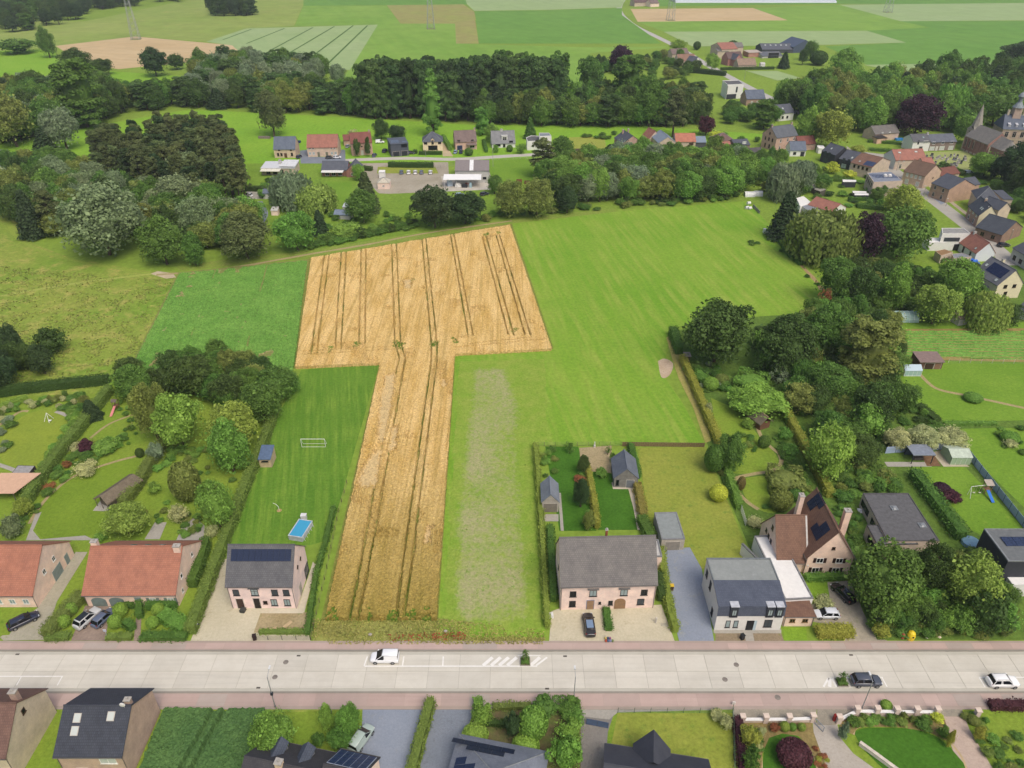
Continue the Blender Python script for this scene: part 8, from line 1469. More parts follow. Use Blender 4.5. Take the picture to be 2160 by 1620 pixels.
 P['head'] = (MB().box(-.08, -.16, -.07, .06, .16, .08).mesh('headlight', glass('#d9dde0', .1)), [(Lh - .16, y, .64 if kind != 'suv' else .78) for y in (-c['W'] * .72, c['W'] * .72)])
 P['tail'] = (MB().box(-.05, -.1, -.14, .06, .1, .14).mesh('taillight', plain('#8c1f1c', .3, .5)), [(-Lh + .1, y, .85) for y in (-c['W'] * .8, c['W'] * .8)])
 P['plate'] = (MB().box(-.02, -.26, -.06, .02, .26, .06).mesh('number_plate', plain('#eeeeea', .5)), (-Lh - .0, 0, .6))
 P['mir'] = (MB().box(-.08, -.1, -.07, .08, .1, .07).mesh('mirror', pm), [(x3 - .25, y, z3 + .08) for y in (-c['W'] - .06, c['W'] + .06)])
 CARM[kind] = P; return P
def car(kind, x, y, ang, col, label, group=None, name=None, sub=True):
 p = G(x, y); c = A(col, .9)
 t = thing(name or {'van': 'van', 'suv': 'car', 'hatch': 'car', 'estate': 'car'}[kind], label, 'van' if kind == 'van' else 'car', (p.x, p.y, .115 if abs(y - 1415) < 45 else .06), rad(ang), group); P = car_meshes(kind)
 t.location.z = .045 if 1370 < y < 1460 else .07
 for k, nm in (('body', 'body'), ('glass', 'windows'), ('roof', 'roof')): link(nm, P[k][0], t, color=c)
 for q in P['pillars']: link('pillar', q, t, color=c)
 for (wx, wy) in P['wheels']:
  w = link('wheel', P['wm'][0], t, (wx, wy, .33)); link('rim', P['wm'][1], w)
 for q in P['head'][1]: link('headlight', P['head'][0], t, q)
 for q in P['tail'][1]: link('taillight', P['tail'][0], t, q)
 for q in P['mir'][1]: link('mirror', P['mir'][0], t, q, color=c)
 link('number_plate', P['plate'][0], t, P['plate'][1]); return t
# heading 0 = nose to the right
car('van', 812, 1392, 180, '#eceef0', 'white panel van in the marked bay by the wheat')
car('suv', 1825, 1441, 0, '#4a4f5a', 'dark grey car in the bay beside the street sapling')
t = car('suv', 2113, 1443, 0, '#f0f0ee', 'white car with a green mark on its door'); m = MB(); m.poly([(-.25, -.925, .75), (.1, -.925, .6), (.0, -.925, .78), (.3, -.925, 1.0), (-.05, -.925, .9)]); m.obj('green_door_mark', plain('#86c43c', .4), t)
MB().tube((-1.5, -.6, 1.74), (.2, -.6, 1.77), .03).tube((-1.5, .6, 1.74), (.2, .6, 1.77), .03).obj('roof_rail', plain('#55585c', .4), t)
car('estate', 52, 1314, 42, '#2c3040', 'dark blue car on the driveway left of the bushy hedge'); t = car('suv', 187, 1309, 66, '#c3c5c4', 'silver car on the double driveway'); MB().box(-1.6, -.6, 1.72, .2, .6, 1.75).obj('dark_roof_panel', glass('#2e3338', .1), t); car('hatch', 221, 1308, 66, '#5a6478', 'blue grey hatchback on the double driveway')
t = car('estate', 1242, 1322, 92, '#26272b', 'black car on the gravel in front of the oak door'); MB().box(-1.5, -.55, 1.5, .1, .55, 1.535).obj('glass_roof', glass('#7d93ae', .1), t)
car('estate', 1776, 1256, 112, '#1c1d22', 'black car on the gravel drive by the brick house'); car('hatch', 1742, 1300, 180, '#d3d7dc', 'silver hatchback beside the brown roofed garage'); car('van', 764, 1562, 64, '#a9b8b0', 'pale green people carrier on the blue-grey driveway', None, 'car')
YC = 'cars parked in a row below the dark hedge'
for x, cl, lb in ((847, '#5a6a80', 'blue car parked below the dark hedge'), (862, '#eef0f0', 'white car next to the blue one below the dark hedge'), (876, '#e6e8ea', 'second white car below the dark hedge'), (889, '#6a7488', 'grey blue car below the dark hedge'), (908, '#dcdfe2', 'pale car apart at the end of the dark hedge')): car('hatch', x, 366, 96, cl, lb, YC)
for x, y, a, cl, lb, k in ((631, 333, 80, '#3c4256', 'dark blue car beside the slate roofed house', 'hatch'), (696, 335, 10, '#3a3d44', 'dark car before the salmon roofed pair', 'hatch'), (711, 334, 10, '#e4e6e8', 'white car before the salmon roofed pair', 'hatch'), (734, 311, 85, '#9aa0a8', 'grey car beside the dark red roofed house', 'hatch'), (790, 330, 85, '#5a6478', 'blue car right of the white front door', 'hatch'), (812, 321, 80, '#3f444c', 'dark car beside the black cube house', 'suv'), (961, 323, 85, '#8fa3bc', 'light blue car before the pink brick house', 'hatch'), (973, 323, 85, '#2b3350', 'navy car before the pink brick house', 'suv'), (867, 325, 10, '#2b2d30', 'black car right of the black cube house', 'hatch'), (2116, 520, 12, '#23262c', 'black car parked at the street bend', 'estate'), (1022, 412, 40, '#3a3f46', 'dark wreck beside the workshop', 'hatch'), (970, 414, 20, '#9db4c4', 'pale blue scrap car above the oaks', 'hatch'), (524, 414, 150, '#e6e6e4', 'white car on the garden yard behind the pines', 'hatch'), (802, 302, 5, '#eceef0', 'white camper beside the black cube house', 'van')): car(k, x, y, a, cl, lb)
t = car('van', 2044, 368, 5, '#e6ecf2', 'white van below the churchyard')
# ------------------------------------------------------------------ street furniture
def lamp(base, top, label, arm=1.2, rz=90):
 p = G(*base); H = hgt(p.y, top); t = thing('street_lamp', label, 'street lamp', p, rad(rz), 'street lamps of the main road'); gm2 = plain('#b9bdbf', .4, .4, .5)
 MB().tube((0, 0, 0), (0, 0, H), .085, .05, 8).obj('pole', gm2, t); MB().tube((0, 0, H), (arm, 0, H + .25), .04, .035, 6).obj('arm', gm2, t); MB().box(arm - .1, -.13, H + .2, arm + .55, .13, H + .3).obj('lamp_head', plain('#e4e6e6', .4), t); MB().tube((0, 0, 0), (0, 0, .5), .12, .1, 8).obj('base_sleeve', plain('#8d9092', .5, .4, .5), t)
 return t
t = lamp((581, 1492), 1428, 'street lamp with a dark box at the young grain'); MB().box(-.15, -.18, 3.0, .15, .18, 3.5).obj('sign_box', plain('#3b3f48', .5), t)
lamp((1210, 1482), 1428, 'street lamp behind the clipped cloud bushes'); lamp((1817, 1497), 1438, 'street lamp outside the pillared wall', 1.0)
def planter(x, y, h, w, label):
 p = G(x, y); t = thing('street_tree_planter', label, 'planter', p); MB().box(-w / 2, -.75, .04, w / 2, .75, .18).obj('kerb_frame', KERB, t); MB().box(-w / 2 + .12, -.63, .18, w / 2 - .12, .63, .24).obj('soil', plain('#5a4c38', .9), t); o = link('ground_cover', crown_proto('box', 0), t, (0, 0, .2), color=FC['mid'], sc=(w / 2 - .15, .6, .45))
 for s in (-.3, .3): MB().tube((s, 0, .2), (s, 0, 1.7), .035).obj('stake', plain('#a58f6c', .8), t)
 q = tree_at('street_tree', 'young street tree growing in the ' + label.split(' with')[0], p + Vector((0, 0, .2)), .75, h, 'sparse', FC['mid'], 'young street trees'); return t
planter(1108, 1397, 3.0, 1.6, 'kerbed planter with sapling at the hatched bay'); planter(1775, 1441, 2.6, 1.7, 'kerbed planter with sapling beside the dark grey car')
def fence(px, label, h=1.2, step=2.4, post='#4f6a52', wire='#6f8a72', r=.035, rails=5, name='wire_fence', group=None, world=False):
 P = [Vector(p) if world else G(*p) for p in px]; t = thing(name, label, 'fence', P[0], 0, group); o = P[0]; pmt, wmt = plain(post, .5, .3), plain(wire, .5, .3); w = MB()
 for a, b in zip(P[:-1], P[1:]):
  n = max(1, round((b - a).length / step))
  for i in range(n + 1): q = a + (b - a) * i / n - o; MB().tube((0, 0, 0), (0, 0, h), r, n=5).obj('post', pmt, t, q)
  for k in range(rails): z = h * (.06 + .9 * k / (rails - 1)); w.tube((a - o) + Vector((0, 0, z)), (b - o) + Vector((0, 0, z)), .013, n=4)
 w.obj('wire', wmt, t); return t
fence([(1303, 1504), (1545, 1504)], 'green wire mesh fence along the dry bottom lawn', 1.3, 2.6); fence([(1545, 1497), (1549, 1640)], 'green wire mesh fence beside the dark red hedge', 1.3, 2.6); fence([(536, 1350), (655, 1350)], 'dark wire fence in front of the bare garden', 1.0, 2.2, '#33363a', '#4a4d50'); fence([(656, 1350), (690, 1200), (715, 1080), (732, 1020)], 'brown post fence between wheat and football lawn', 1.1, 2.6, '#6a5c4c', '#8a7a66', .05, 3); fence([(2000, 766), (2230, 768)], 'white post fence between vegetable plot and lawn', 1.3, 2.9, '#d9d6cc', '#a9b5a0', .05, 4); fence([(1125, 941), (1310, 940)], 'grey wire fence behind the dark lawns', 1.1, 2.5, '#7d7464', '#8d8674'); fence([(915, 355), (957, 350)], 'yard fence beside the workshop', 1.3, 3, '#8d8f90', '#9d9fa0'); fence([(1038, 338), (1170, 333)], 'low pale fence along the middle street lawn', .8, 3.2, '#d8d4ca', '#cfcabe', .05, 3); fence([(1700, 552), (1850, 556)], 'thin post fence at the pasture garden', 1.1, 4, '#8d8674', '#9a9484', .04, 3)
# wicker fence: single hurdles
t = thing('wicker_fence', 'brown wicker hurdle fence at the bottom of the pasture', 'fence', G(1312, 941)); a, b = G(1312, 941), G(1486, 943); n = 9; Lf = (b - a).length / n
me = box_mesh('hurdle', (0, -.03, .02, Lf - .04, .03, 1.15), plain('#8a7a58', .9, .1, 0, .3, 6))
for i in range(n): link('hurdle', me, t, (b - a) * i / n, math.atan2((b - a).y, (b - a).x));
# blue panel fence
t = thing('panel_fence', 'blue grey panel fence round the lavender garden', 'fence', G(1866, 957)); a0 = G(1866, 957); bm = plain('#a9bad6', .6, .3, 0, .06); pmat = plain('#4a5568', .5)
for a, b in zip(*(lambda P: (P[:-1], P[1:]))([G(1866, 957), G(1995, 948), G(2032, 953), G(2170, 1128), G(2215, 1190)])):
 n = max(1, round((b - a).length / 2.3)); Lf = (b - a).length / n
 for i in range(n):
  q = a + (b - a) * i / n - a0; ang = math.atan2((b - a).y, (b - a).x)
  link('panel', box_mesh('panel', (.05, -.02, .05, round(Lf - .05, 2), .02, 1.8), bm), t, q, ang); link('post', box_mesh('post', (-.05, -.05, 0, .05, .05, 1.9), pmat), t, q, ang)
# pillared white wall
ST2 = plain('#d9c2b0', .8);
def pillars(pts, label, gaps=()):
 P = [G(*p) for p in pts]; t = thing('garden_wall', label, 'wall', P[0]); o = P[0]
 for i, p in enumerate(P):
  q = p - o; MB().box(-.33, -.33, 0, .33, .33, 1.45).obj('pillar', brick('#c9b3a2', '#bfa896'), t, q); MB().box(-.4, -.4, 1.45, .4, .4, 1.58).obj('pillar_cap', plain('#e6d3c2', .8), t, q)
  if i < len(P) - 1 and i not in gaps:
   d = P[i + 1] - p; L_ = d.length; ang = math.atan2(d.y, d.x); w = MB().box(.34, -.14, 0, L_ - .34, .14, .6).obj('wall_panel', brick('#c9b3a2', '#bfa896'), t, q, ang); MB().box(.345, -.24, .6, L_ - .345, .24, .7).obj('coping', WHITE, t, q, ang)
 return t
pillars([(1564, 1523), (1613, 1523), (1662, 1523), (1712, 1521)], 'low white coped wall with four pillars by the flower bed'); pillars([(1767, 1524), (1805, 1506), (1847, 1506), (1888, 1507), (1930, 1507), (1973, 1507)], 'low white coped wall with six pillars before the curved lawn'); pillars([(2058, 1511)], 'single brick gate pillar at the brick path')
t = thing('garden_wall', 'slanting low wall with white coping beside the curved driveway', 'wall', G(1812, 1572)); d = G(1905, 1640) - G(1812, 1572); ang = math.atan2(d.y, d.x); MB().box(0, -.15, 0, d.length, .15, .7).obj('wall_panel', brick('#d9c9b8', '#cfbfae'), t, (0, 0, 0), ang); MB().box(-.05, -.25, .7, d.length + .05, .25, .82).obj('coping', plain('#ddd2c2', .7), t, (0, 0, 0), ang)
tag(MB().box(-.22, -.18, 0, .22, .18, 1.2).tube((0, -.2, 1.2), (0, .2, 1.2), .22, n=10).obj('letterbox', plain('#b5322c', .4), None, G(1759, 1520)), 'red letterbox beside the gate pillar', 'letterbox')
# gates
t = thing('gate', 'blue grey metal gate across the bottom driveway', 'gate', G(1236, 1528)); d = G(1283, 1537) - G(1236, 1528); ang = math.atan2(d.y, d.x); n = 2
for i in range(n):
 L_ = d.length / n; o = MB().box(0, -.04, .1, .06, .04, 1.4).box(L_ - .08, -.04, .1, L_ - .02, .04, 1.4).box(.06, -.03, 1.3, L_ - .08, .03, 1.38).box(.06, -.03, .12, L_ - .08, .03, .2).obj('leaf_frame', plain('#4d5f7d', .4), t, d * i / n, ang); MB().box(.06, -.012, .2, L_ - .08, .012, 1.3).obj('leaf_panel', plain('#5d7191', .5), o)
t = thing('gate', 'pale blue iron gate standing open by the last pillar', 'gate', G(1716, 1524)); MB().box(0, -.03, .1, .05, .03, 1.2).box(1.7, -.03, .1, 1.75, .03, 1.2).box(.05, -.03, 1.1, 1.7, .03, 1.16).box(.05, -.03, .1, 1.7, .03, .16).obj('frame', plain('#8d9dae', .4), t, None, rad(-62)); [MB().tube((.15 + .15 * k, 0, .16), (.15 + .15 * k, 0, 1.1), .015, n=4).obj('bar', plain('#8d9dae', .4), t, None, rad(-62)).__setattr__('location', Vector((0, 0, 0))) for k in range(11)]
# pool
t = thing('pool', 'rectangular above-ground pool with grey sides on the lawn', 'pool', G(610, 1139), rad(0)); d1 = G(635, 1139) - G(610, 1139); w_, l_ = 2.75, 4.6
pl_ = MB().box(0, 0, 0, w_, l_, 1.1).obj('side', plain('#c3c8cf', .5), t, None, rad(-12)); MB().box(.12, .12, 1.1, w_ - .12, l_ - .12, 1.12).obj('water', glass('#4aa8cf', .03), t, None, rad(-12)); MB().box(-.06, -.06, 1.06, w_ + .06, .12, 1.2).box(-.06, l_ - .12, 1.06, w_ + .06, l_ + .06, 1.2).box(-.06, .12, 1.06, .12, l_ - .12, 1.2).box(w_ - .12, .12, 1.06, w_ + .06, l_ - .12, 1.2).obj('rim', plain('#cfd4d9', .4), t, None, rad(-12))
for y in (.4, 1.35, 2.3, 3.25, 4.2):
 for x, s in ((0, -1), (w_, 1)): o = MB().tube((x, y, 1.0), (x + s * .35, y, .02), .04, n=5).obj('strut', plain('#eceef0', .4), t, None, rad(-12))
tag(MB().box(-.5, -.4, 0, .5, .4, 1.2).box(-.55, -.45, 1.2, .55, .45, 1.28).obj('pump_box', plain('#e9e9e6', .5), None, G(642, 1096)), 'white filter box behind the pool', 'box')
# goal, play equipment
t = thing('football_goal', 'white football goal on the striped lawn', 'goal', G(637, 943)); gp = plain('#f2f2ee', .4); W_ = (G(687, 943) - G(637, 943)).x; MB().tube((0, 0, 0), (0, 0, 2.2), .06).obj('post', gp, t); MB().tube((W_, 0, 0), (W_, 0, 2.2), .06).obj('post', gp, t); MB().tube((0, 0, 2.2), (W_, 0, 2.2), .06).obj('crossbar', gp, t); MB().tube((0, 0, 2.2), (0, 1.2, 0), .035).tube((W_, 0, 2.2), (W_, 1.2, 0), .035).tube((0, 1.2, .04), (W_, 1.2, .04), .035).tube((0, 0, .05), (W_, 0, .05), .04).obj('back_frame', gp, t)
t = thing('hose_stand', 'bent white pipe on a bare spot of the lawn', 'pipe', G(589, 1077)); MB().tube((0, 0, 0), (0, 0, 1.0), .05).tube((0, 0, 1.0), (-.5, .2, 1.5), .045).tube((-.5, .2, 1.5), (-1.1, .4, 1.6), .04).obj('pipe', gp, t); MB().tube((0, 0, 0), (0, 0, .05), .5, n=12).obj('base', plain('#b59a68', .9), t)
t = thing('swing_set', 'white swing frame with wooden tower and blue slide', 'swing set', G(2040, 1044)); MB().tube((0, 0, 0), (.2, 0, 2.2), .05).tube((0, -1.2, 0), (.2, 0, 2.2), .05).obj('frame_leg', gp, t); MB().tube((.2, 0, 2.2), (3.6, .5, 2.2), .05).obj('crossbeam', gp, t); o = MB().box(3.3, 0, 0, 3.4, .1, 2.6).box(4.4, 0, 0, 4.5, .1, 2.6).box(3.3, 1.0, 0, 3.4, 1.1, 2.6).box(4.4, 1.0, 0, 4.5, 1.1, 2.6).box(3.3, 0, 1.2, 4.5, 1.1, 1.28).obj('tower', plain('#9a7658', .8), t); MB().slab((3.1, -.2, 2.6), (4.7, -.2, 2.6), (4.7, 1.3, 3.0), (3.1, 1.3, 3.0), .08).obj('tower_roof', plain('#b9aea0', .8), o); MB().slab((3.5, -2.6, .3), (4.1, -2.6, .3), (4.1, 0, 1.3), (3.5, 0, 1.3), .06).obj('slide', plain('#2f78d6', .3, .5, 0, .03), t)
for x in (1.1, 2.3): MB().tube((x, .2, 2.2), (x, .2, .5), .012, n=4).tube((x + .45, .2, 2.2), (x + .45, .2, .5), .012, n=4).box(x, .05, .46, x + .45, .35, .5).obj('swing_seat', plain('#c9c3b8', .6), t)
t = thing('slide_tower', 'small wooden play tower with pink slide by the conifer hedge', 'slide', G(240, 866)); MB().box(0, 0, 0, .1, .1, 2.4).box(1.0, 0, 0, 1.1, .1, 2.4).box(0, 1, 0, .1, 1.1, 2.4).box(1, 1, 0, 1.1, 1.1, 2.4).box(0, 0, 1.1, 1.1, 1.1, 1.2).obj('tower', plain('#8a6a50', .8), t); MB().slab((-.1, -.1, 2.4), (1.2, -.1, 2.4), (1.2, .55, 2.9), (-.1, .55, 2.9), .06).slab((1.2, 1.2, 2.4), (-.1, 1.2, 2.4), (-.1, .55, 2.9), (1.2, .55, 2.9), .06).obj('tower_roof', plain('#6f675c', .8), t); MB().slab((.2, -2.6, .15), (.8, -2.6, .15), (.8, 0, 1.25), (.2, 0, 1.25), .06).obj('slide', plain('#e0908a', .4), t)
t = thing('swing', 'thin white garden swing on the egg shaped lawn', 'swing', G(104, 892)); MB().tube((0, 0, 0), (-.7, 1.2, 2.0), .05).tube((0, 0, 0), (.1, 0, .02), .05).tube((-1.4, .4, 0), (-.7, 1.2, 2.0), .05).tube((.1, 1.8, 0), (-.7, 1.2, 2.0), .05).obj('frame', gp, t); MB().box(-.2, .1, .4, .4, .6, .5).obj('seat', gp, t)
# bins, boxes, containers
def bin_(x, y, col, label, h=1.1, w=.55, lid=None):
 t = thing('wheelie_bin', label, 'bin', G(x, y), random.uniform(-.4, .4)); MB().box(-w / 2, -w / 2, .05, w / 2, w / 2, h * .9).obj('body', plain(col, .6), t); MB().box(-w / 2 - .04, -w / 2 - .06, h * .9, w / 2 + .04, w / 2 + .04, h).obj('lid', plain(lid or col, .5), t); MB().tube((-w / 2, w / 2, .1), (w / 2, w / 2, .1), .1, n=8).obj('wheel', plain('#222222', .8), t); return t
bin_(414, 1324, '#34384c', 'dark blue bin beside the long hedge', 1.1, .9, '#dfe3e8'); bin_(538, 1349, '#3a2a28', 'dark brown bin at the corner of the bare garden'); bin_(1565, 1348, '#2c2e30', 'dark bin on the bare bed of the white house'); bin_(1416, 1244, '#5a4a30', 'brown bin with yellow lid beside the blue-grey driveway', 1.2, .6, '#e8c43c'); bin_(513, 1290, '#4a4c48', 'dark round tub by the pink house', .6, .8); bin_(697, 1510, '#4c4650', 'grey lidded letterbox between the small trees', 1.1, .5, '#b9bcc4')
t = thing('recycling_container', 'tall yellow bell shaped recycling container by the pavement', 'container', G(1919, 1347)); m = MB()
for (z0, r0, z1, r1) in ((0, .62, .9, .68), (.9, .68, 1.5, .5), (1.5, .5, 1.75, .15)): m.tube((0, 0, z0), (0, 0, z1), r0, r1, 12)
m.obj('body', plain('#ecd12f', .5, .3, 0, .04), t); MB().box(-.12, -.72, .95, .12, -.6, 1.15).obj('slot', plain('#2b2b26', .8), t)
tag(MB().tube((0, 0, 0), (0, 0, .9), .3, .26, 10).ball((0, 0, .9), .26, .26, .12, 10, 4).obj('red_barrel', plain('#c4544e', .5), None, G(1903, 1346)), 'faded red barrel beside the yellow container', 'barrel')
for i, (x, y, r, cl, lb, nm, ct) in enumerate(((1933, 1312, .9, '#d3dce6', 'crumpled white tarpaulin in the wild plot', 'tarpaulin', 'tarpaulin'), (1930, 1320, .5, '#2c55b8', 'blue plastic sheet in the wild plot', 'plastic_sheet', 'sheet'), (1958, 1288, .8, '#c9cfd3', 'white scrap heap under the dark trees', 'scrap_heap', 'scrap'), (1813, 1078, .9, '#dfe3e8', 'white plastic pile beside the flat roofed bungalow', 'plastic_pile', 'pile'), (1955, 1346, .25, '#e4dcc6', 'pale stone by the bramble bushes', 'stone', 'stone'), (1981, 1344, .35, '#dccbb4', 'pale broken pot by the bramble bushes', 'pot', 'pot'))):
 m = MB(); nu = 9
 for a in range(4):
  for b in range(nu):
   k = [(aa, bb) for aa, bb in ((a, b), (a, (b + 1) % nu), (a + 1, (b + 1) % nu), (a + 1, b))]
   def pt(aa, bb):
    random.seed(i * 999 + aa * 31 + bb); rr = r * (1 - (aa / 4) ** 1.5) * random.uniform(.75, 1.2); t_ = 2 * math.pi * bb / nu; return (rr * math.cos(t_), rr * .8 * math.sin(t_), .02 + r * .75 * (aa / 4) * random.uniform(.8, 1.1))
   m.poly([pt(*q) for q in k])
 tag(m.obj(nm, plain(cl, .6), None, G(x, y)), lb, ct)
random.seed(99)
t = thing('timber_heap', 'heap of old timber boards in the wild plot', 'timber', G(1948, 1330))
for i in range(14): o = MB().box(-1.0, -.06, 0, 1.0, .06, .04).obj('board', plain(('#a8977f', '#8d7d68', '#b9a88e')[i % 3], .9), t, (random.uniform(-.5, .5), random.uniform(-.4, .4), .06 + i * .05)); o.rotation_euler = (random.uniform(-.12, .12), random.uniform(-.2, .2), random.uniform(-.9, .9))
# white wrapped bales and tunnel at the pasture corner
t = thing('bale_stack', 'long stack of white wrapped bales at the pasture corner', 'bales', G(1611, 490)); d = G(1637, 507) - G(1611, 490); ang = math.atan2(d.y, d.x); n = 5; L_ = d.length / n
for i in range(n):
 for z in (0, 1): link('bale', box_mesh('bale', (.03, -.55, 0, round(L_ - .03, 2), .55, .78), plain('#e6e8e6', .4, .4, 0, .05)), t, d * i / n + Vector((0, 0, .02 + z * .8)), ang)
for i, (x, y) in enumerate(((1575, 441), (1581, 442), (1578, 437))): tag(MB().tube((-.7, 0, .6), (.7, 0, .6), .6, n=12).obj('wrapped_bale', plain('#e9eae6', .4, .4, 0, .05), None, G(x, y) + Vector((0, 0, 0 if i < 2 else 1.1)), rad(20)), 'white wrapped round bale by the grey board fence', 'bale', 'white wrapped round bales')
t = thing('white_tunnel', 'small white polythene tunnel beyond the pasture', 'tunnel', G(1572, 416)); pr_ = [(1.6 * (1 - math.cos(q)), 1.9 * math.sin(q)) for q in np.linspace(0, math.pi, 9)]; MB().sweepx(pr_, 0, 4.0).obj('cover', plain('#eceeee', .4), t); MB().sweepx([(y + .9, z) for y, z in pr_], 4.2, 7.6).obj('cover', plain('#e4e7e8', .4), t)
t = thing('board_fence', 'grey board fence stub beside the white bales', 'fence', G(1588, 437)); d = G(1602, 452) - G(1588, 437); ang = math.atan2(d.y, d.x)
for i in range(4): link('board', box_mesh('board', (.02, -.04, 0, round(d.length / 4 - .02, 2), .04, 1.3), plain('#a5a29a', .8)), t, d * i / 4, ang)
t = thing('picket_screen', 'white slatted screen beside the fresh green hedge', 'fence', G(1560, 1070)); d = G(1573, 1112) - G(1560, 1070); ang = math.atan2(d.y, d.x)
for i in range(12): link('slat', box_mesh('slat', (0, -.02, 0, .2, .02, 1.5), WHITE), t, d * i / 12, ang)
# gravestones in the churchyard
random.seed(5); GS = [plain(c, .7) for c in ('#8d8d8a', '#6a6c70', '#b5b0a6', '#4d4f54')]
for i in range(46):
 x, y = random.uniform(1952, 2038), random.uniform(326, 358)
 if x > 2030 and y < 332: continue
 p = G(x, y); w = random.uniform(.7, 1.1); m = MB().box(-w / 2, -.1, 0, w / 2, .1, random.uniform(.8, 1.3)).box(-w / 2 - .05, -2.0, 0, w / 2 + .05, -.1, .25); tag(m.obj('gravestone', random.choice(GS), None, p, rad(-30 + random.uniform(-6, 6))), 'stone grave with headstone in the churchyard', 'gravestone', 'graves of the churchyard')
# pylons and village lamp posts
def pylon(x, y, H, label):
 t = thing('pylon', label, 'pylon', G(x, y), rad(12), 'power line pylons'); st = plain('#b5bbb8', .5, .4, .3); m = MB(); w0, w1 = 3.6, .8
 for k in range(4):
  a = math.pi / 4 + k * math.pi / 2; c, s = math.cos(a) * 1.414, math.sin(a) * 1.414; MB().tube((c * w0, s * w0, 0), (c * w1, s * w1, H), .22, .12, 5).obj('leg', st, t)
  b = a + math.pi / 2; c2, s2 = math.cos(b) * 1.414, math.sin(b) * 1.414; n = 9
  for i in range(n):
   z0, z1 = H * i / n, H * (i + 1) / n; r0, r1 = w0 + (w1 - w0) * i / n, w0 + (w1 - w0) * (i + 1) / n
   m.tube((c * r0, s * r0, z0), (c2 * r1, s2 * r1, z1), .09, n=4); m.tube((c2 * r0, s2 * r0, z0), (c * r1, s * r1, z1), .09, n=4)
 m.obj('bracing', st, t)
 for z, l in ((.72, 8), (.84, 10), (.96, 7)): MB().tube((-l, 0, H * z), (l, 0, H * z), .16, n=5).tube((-l, 0, H * z), (0, 0, H * z + 2.5), .1, n=4).tube((l, 0, H * z), (0, 0, H * z + 2.5), .1, n=4).obj('crossarm', st, t)
 MB().box(-4.5, -4.5, 0, 4.5, 4.5, .15).obj('footing', plain('#8a8f5c', .9), t)
pylon(287, 83, 48, 'lattice pylon standing on the tan stubble'); pylon(909, 61, 48, 'lattice pylon in the bright green field'); pylon(1872, 26, 50, 'lattice pylon in the pale field on the right'); pylon(1414, 43, 50, 'lattice pylon in the tan ripe field')
def post(x, y, top, label):
 p = G(x, y); H = hgt(p.y, top); t = thing('lamp_post', label, 'lamp post', p, rad(random.uniform(0, 360)), 'lamp posts of the village'); MB().tube((0, 0, 0), (0, 0, H), .12, .07, 6).obj('pole', plain('#a9a8a2', .6), t); MB().box(0, -.1, H - .1, .9, .1, H + .05).obj('lamp_head', plain('#dcdcd8', .4), t)
for a in ((1891, 360, 324, 'pale lamp post before the red roofed house'), (1948, 412, 392, 'lamp post by the brick house with white windows'), (2070, 480, 436, 'lamp post against the cream gable'), (1995, 435, 418, 'lamp post by the stone trimmed house'), (1899, 320, 300, 'lamp post by the terrace gable'), (1040, 352, 315, 'lamp post beside the workshop'), (781, 330, 310, 'lamp post at the white front door'), (898, 330, 316, 'lamp post before the yellow brick house'), (1570, 168, 148, 'lamp post by the small pale plot'), (2130, 506, 484, 'lamp post at the street bend')): post(*a)
# small garden things
tag(MB().tube((0, 0, 0), (0, 0, 1.0), .18, .12, 8).ball((0, 0, 1.15), .2, .2, .25, 8, 6).obj('bird_bath', plain('#d6cfc2', .8), None, G(1383, 1314)), 'stone pillar ornament on the right gravel forecourt', 'ornament')
tag(MB().box(-.45, -.5, 0, .45, .5, .1).box(-.4, -.45, .1, .4, .45, .5).obj('white_box', plain('#ececea', .5), None, G(1162, 1300)), 'white box by the left end of the semi-detached pair', 'box')
t = thing('flower_pots', 'cluster of coloured tubs at the end of the short green hedge', 'pots', G(1284, 1350))
for i, c in enumerate(('#b5523a', '#5a6f92', '#8d8fae', '#7a8a5a', '#c9b46a', '#3f5578', '#a06a8a')): MB().tube((0, 0, 0), (0, 0, .3), .17, .22, 8).ball((0, 0, .36), .2, .2, .15, 8, 5).obj('tub', plain(c, .8), t, (-.5 + .36 * (i % 4), -.35 + .5 * (i // 4), 0))
tag(MB().box(-.55, -.35, 0, .55, .35, .06).box(-.5, -.3, .06, .5, .3, .1).obj('stone_slab', plain('#bdb6a4', .8), None, G(1400, 1318)), 'round edged stone slab on the right gravel forecourt', 'slab')
t = thing('garden_ornament', 'white stone figure at the back fence', 'ornament', G(1254, 943)); MB().box(-.2, -.2, 0, .2, .2, .5).obj('plinth', plain('#d9d6cf', .8), t); MB().tube((0, 0, .5), (0, 0, 1.2), .14, .1, 8).ball((0, 0, 1.32), .12, .12, .15, 8, 6).obj('figure', plain('#eceae4', .8), t)
for i, (x, y, lb) in enumerate(((965, 1340, 'fallen pale stone in the weeds by the pavement'), (940, 1333, 'grey survey stone in the weeds'))): tag(MB().ball((0, 0, .2), .35, .25, .25, 8, 5).obj('stone', plain('#b5aea0', .9), None, G(x if i else 781, y)), lb, 'stone')
for i, (x, y, a) in enumerate(((607, 1318, .9), (575, 1328, .4))): tag(MB().box(-.8, -.3, 0, .8, .3, .04).obj('board', plain('#cdb48c', .9), None, G(x, y) + Vector((0, 0, .1)), a), ('long plywood board lying on the bare garden', 'short plywood board lying on the bare garden')[i], 'board')
tag(MB().box(-.25, -.06, 0, .25, .06, .6).box(-.2, -.08, .6, .2, .08, .75).obj('road_post', plain('#e4ded6', .6), None, G(1547, 1487)), 'small white and red marker post at the fence corner', 'post')
t = thing('road_sign', 'blue and white parking sign at the front hedge', 'sign', G(228, 1347)); MB().tube((0, 0, 0), (0, 0, 2.2), .035).obj('post', plain('#b5b8ba', .4), t); MB().box(-.25, -.03, 1.7, .25, -.0, 2.25).obj('panel', plain('#c9d0e0', .5), t)
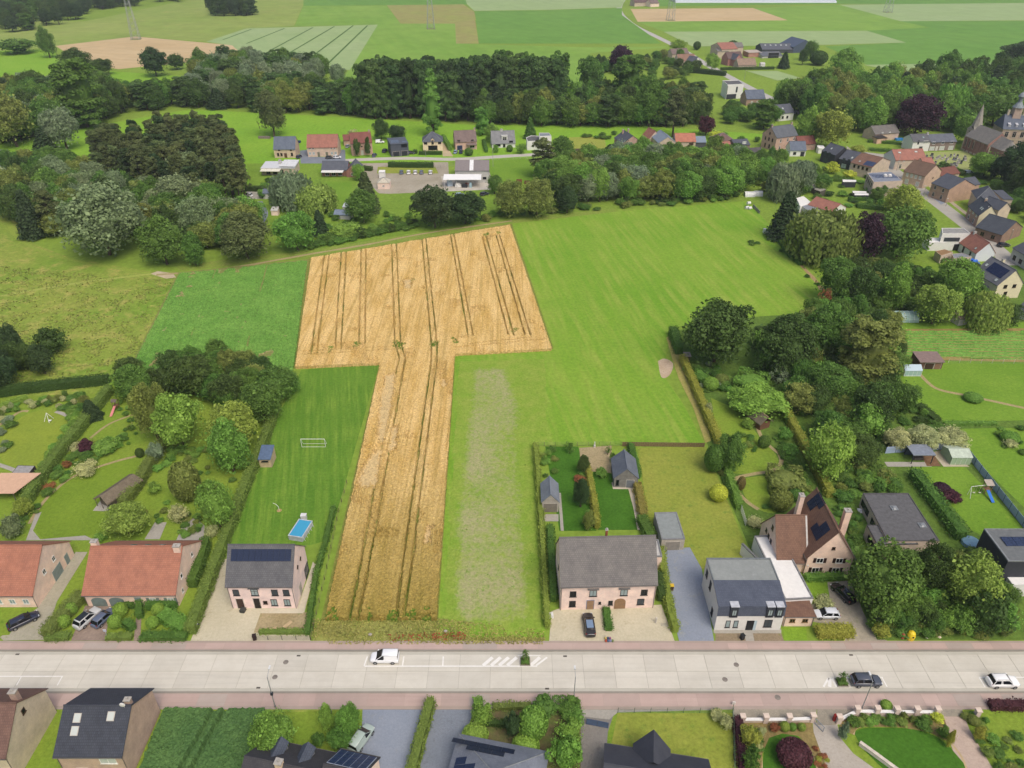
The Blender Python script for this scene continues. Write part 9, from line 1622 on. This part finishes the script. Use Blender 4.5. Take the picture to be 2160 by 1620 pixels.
tag(MB().box(-.3, -.3, 0, .3, .3, .5).obj('crate', plain('#93624a', .8), None, G(1142, 380)), 'small brown crate on the middle lawn', 'crate')
for x, y, lb in ((1095, 384, 'first rusty wooden bin on the workshop lawn'), (1112, 387, 'second rusty wooden bin on the workshop lawn')):
 tag(MB().box(-1.2, -.9, 0, -1.1, .9, 1).box(1.1, -.9, 0, 1.2, .9, 1).box(-1.1, -.9, 0, 1.1, -.8, 1).box(-1.1, .8, 0, 1.1, .9, 1).obj('timber_bin', plain('#8a5c44', .85), None, G(x, y)), lb, 'bin')
tag(MB().tube((0, 0, 0), (0, 0, .75), 1.6, n=20).tube((0, 0, .75), (0, 0, .78), 1.5, n=20).obj('round_pool', plain('#7aa0b8', .3, .5), None, G(2046, 1148)), 'round blue pool beside the black house', 'pool')
tag(MB().box(-1.5, -.8, 0, 1.5, .8, .5).box(-1.5, -.8, .5, 1.5, .8, 1.0).obj('trampoline', plain('#2f3f6a', .6), None, G(628, 301)), 'dark blue play frame behind the slate roofed house', 'play frame')
tag(MB().box(-3, -.7, 0, 3, .7, 1.1).box(-.5, -1.0, 0, 3, -.7, .6).obj('log_pile', plain('#8d8478', .9), None, G(558, 292)), 'grey log pile under the lone dark tree', 'logs')
tag(MB().box(-1.9, -1, 0, 1.9, 1, 1.1).obj('blue_trampoline', plain('#3a8fd6', .5), None, G(1896, 296)), 'bright blue cover beside the beige farmhouse', 'cover')
# ------------------------------------------------------------------ the air between: thin summer haze
hz = MB().box(-2650, -250, -1.5, 2650, 3850, 130)
hm = bpy.data.materials.new('haze'); hm.use_nodes = True; hm.node_tree.nodes.clear()
ho = hm.node_tree.nodes.new('ShaderNodeOutputMaterial'); hv = hm.node_tree.nodes.new('ShaderNodeVolumePrincipled')
hv.inputs['Color'].default_value = (.86, .92, 1, 1); hv.inputs['Density'].default_value = .00012; hv.inputs['Anisotropy'].default_value = .2
hm.node_tree.links.new(hv.outputs[0], ho.inputs['Volume'])
tag(hz.obj('haze', hm), 'thin pale haze over the fields', kind='stuff')
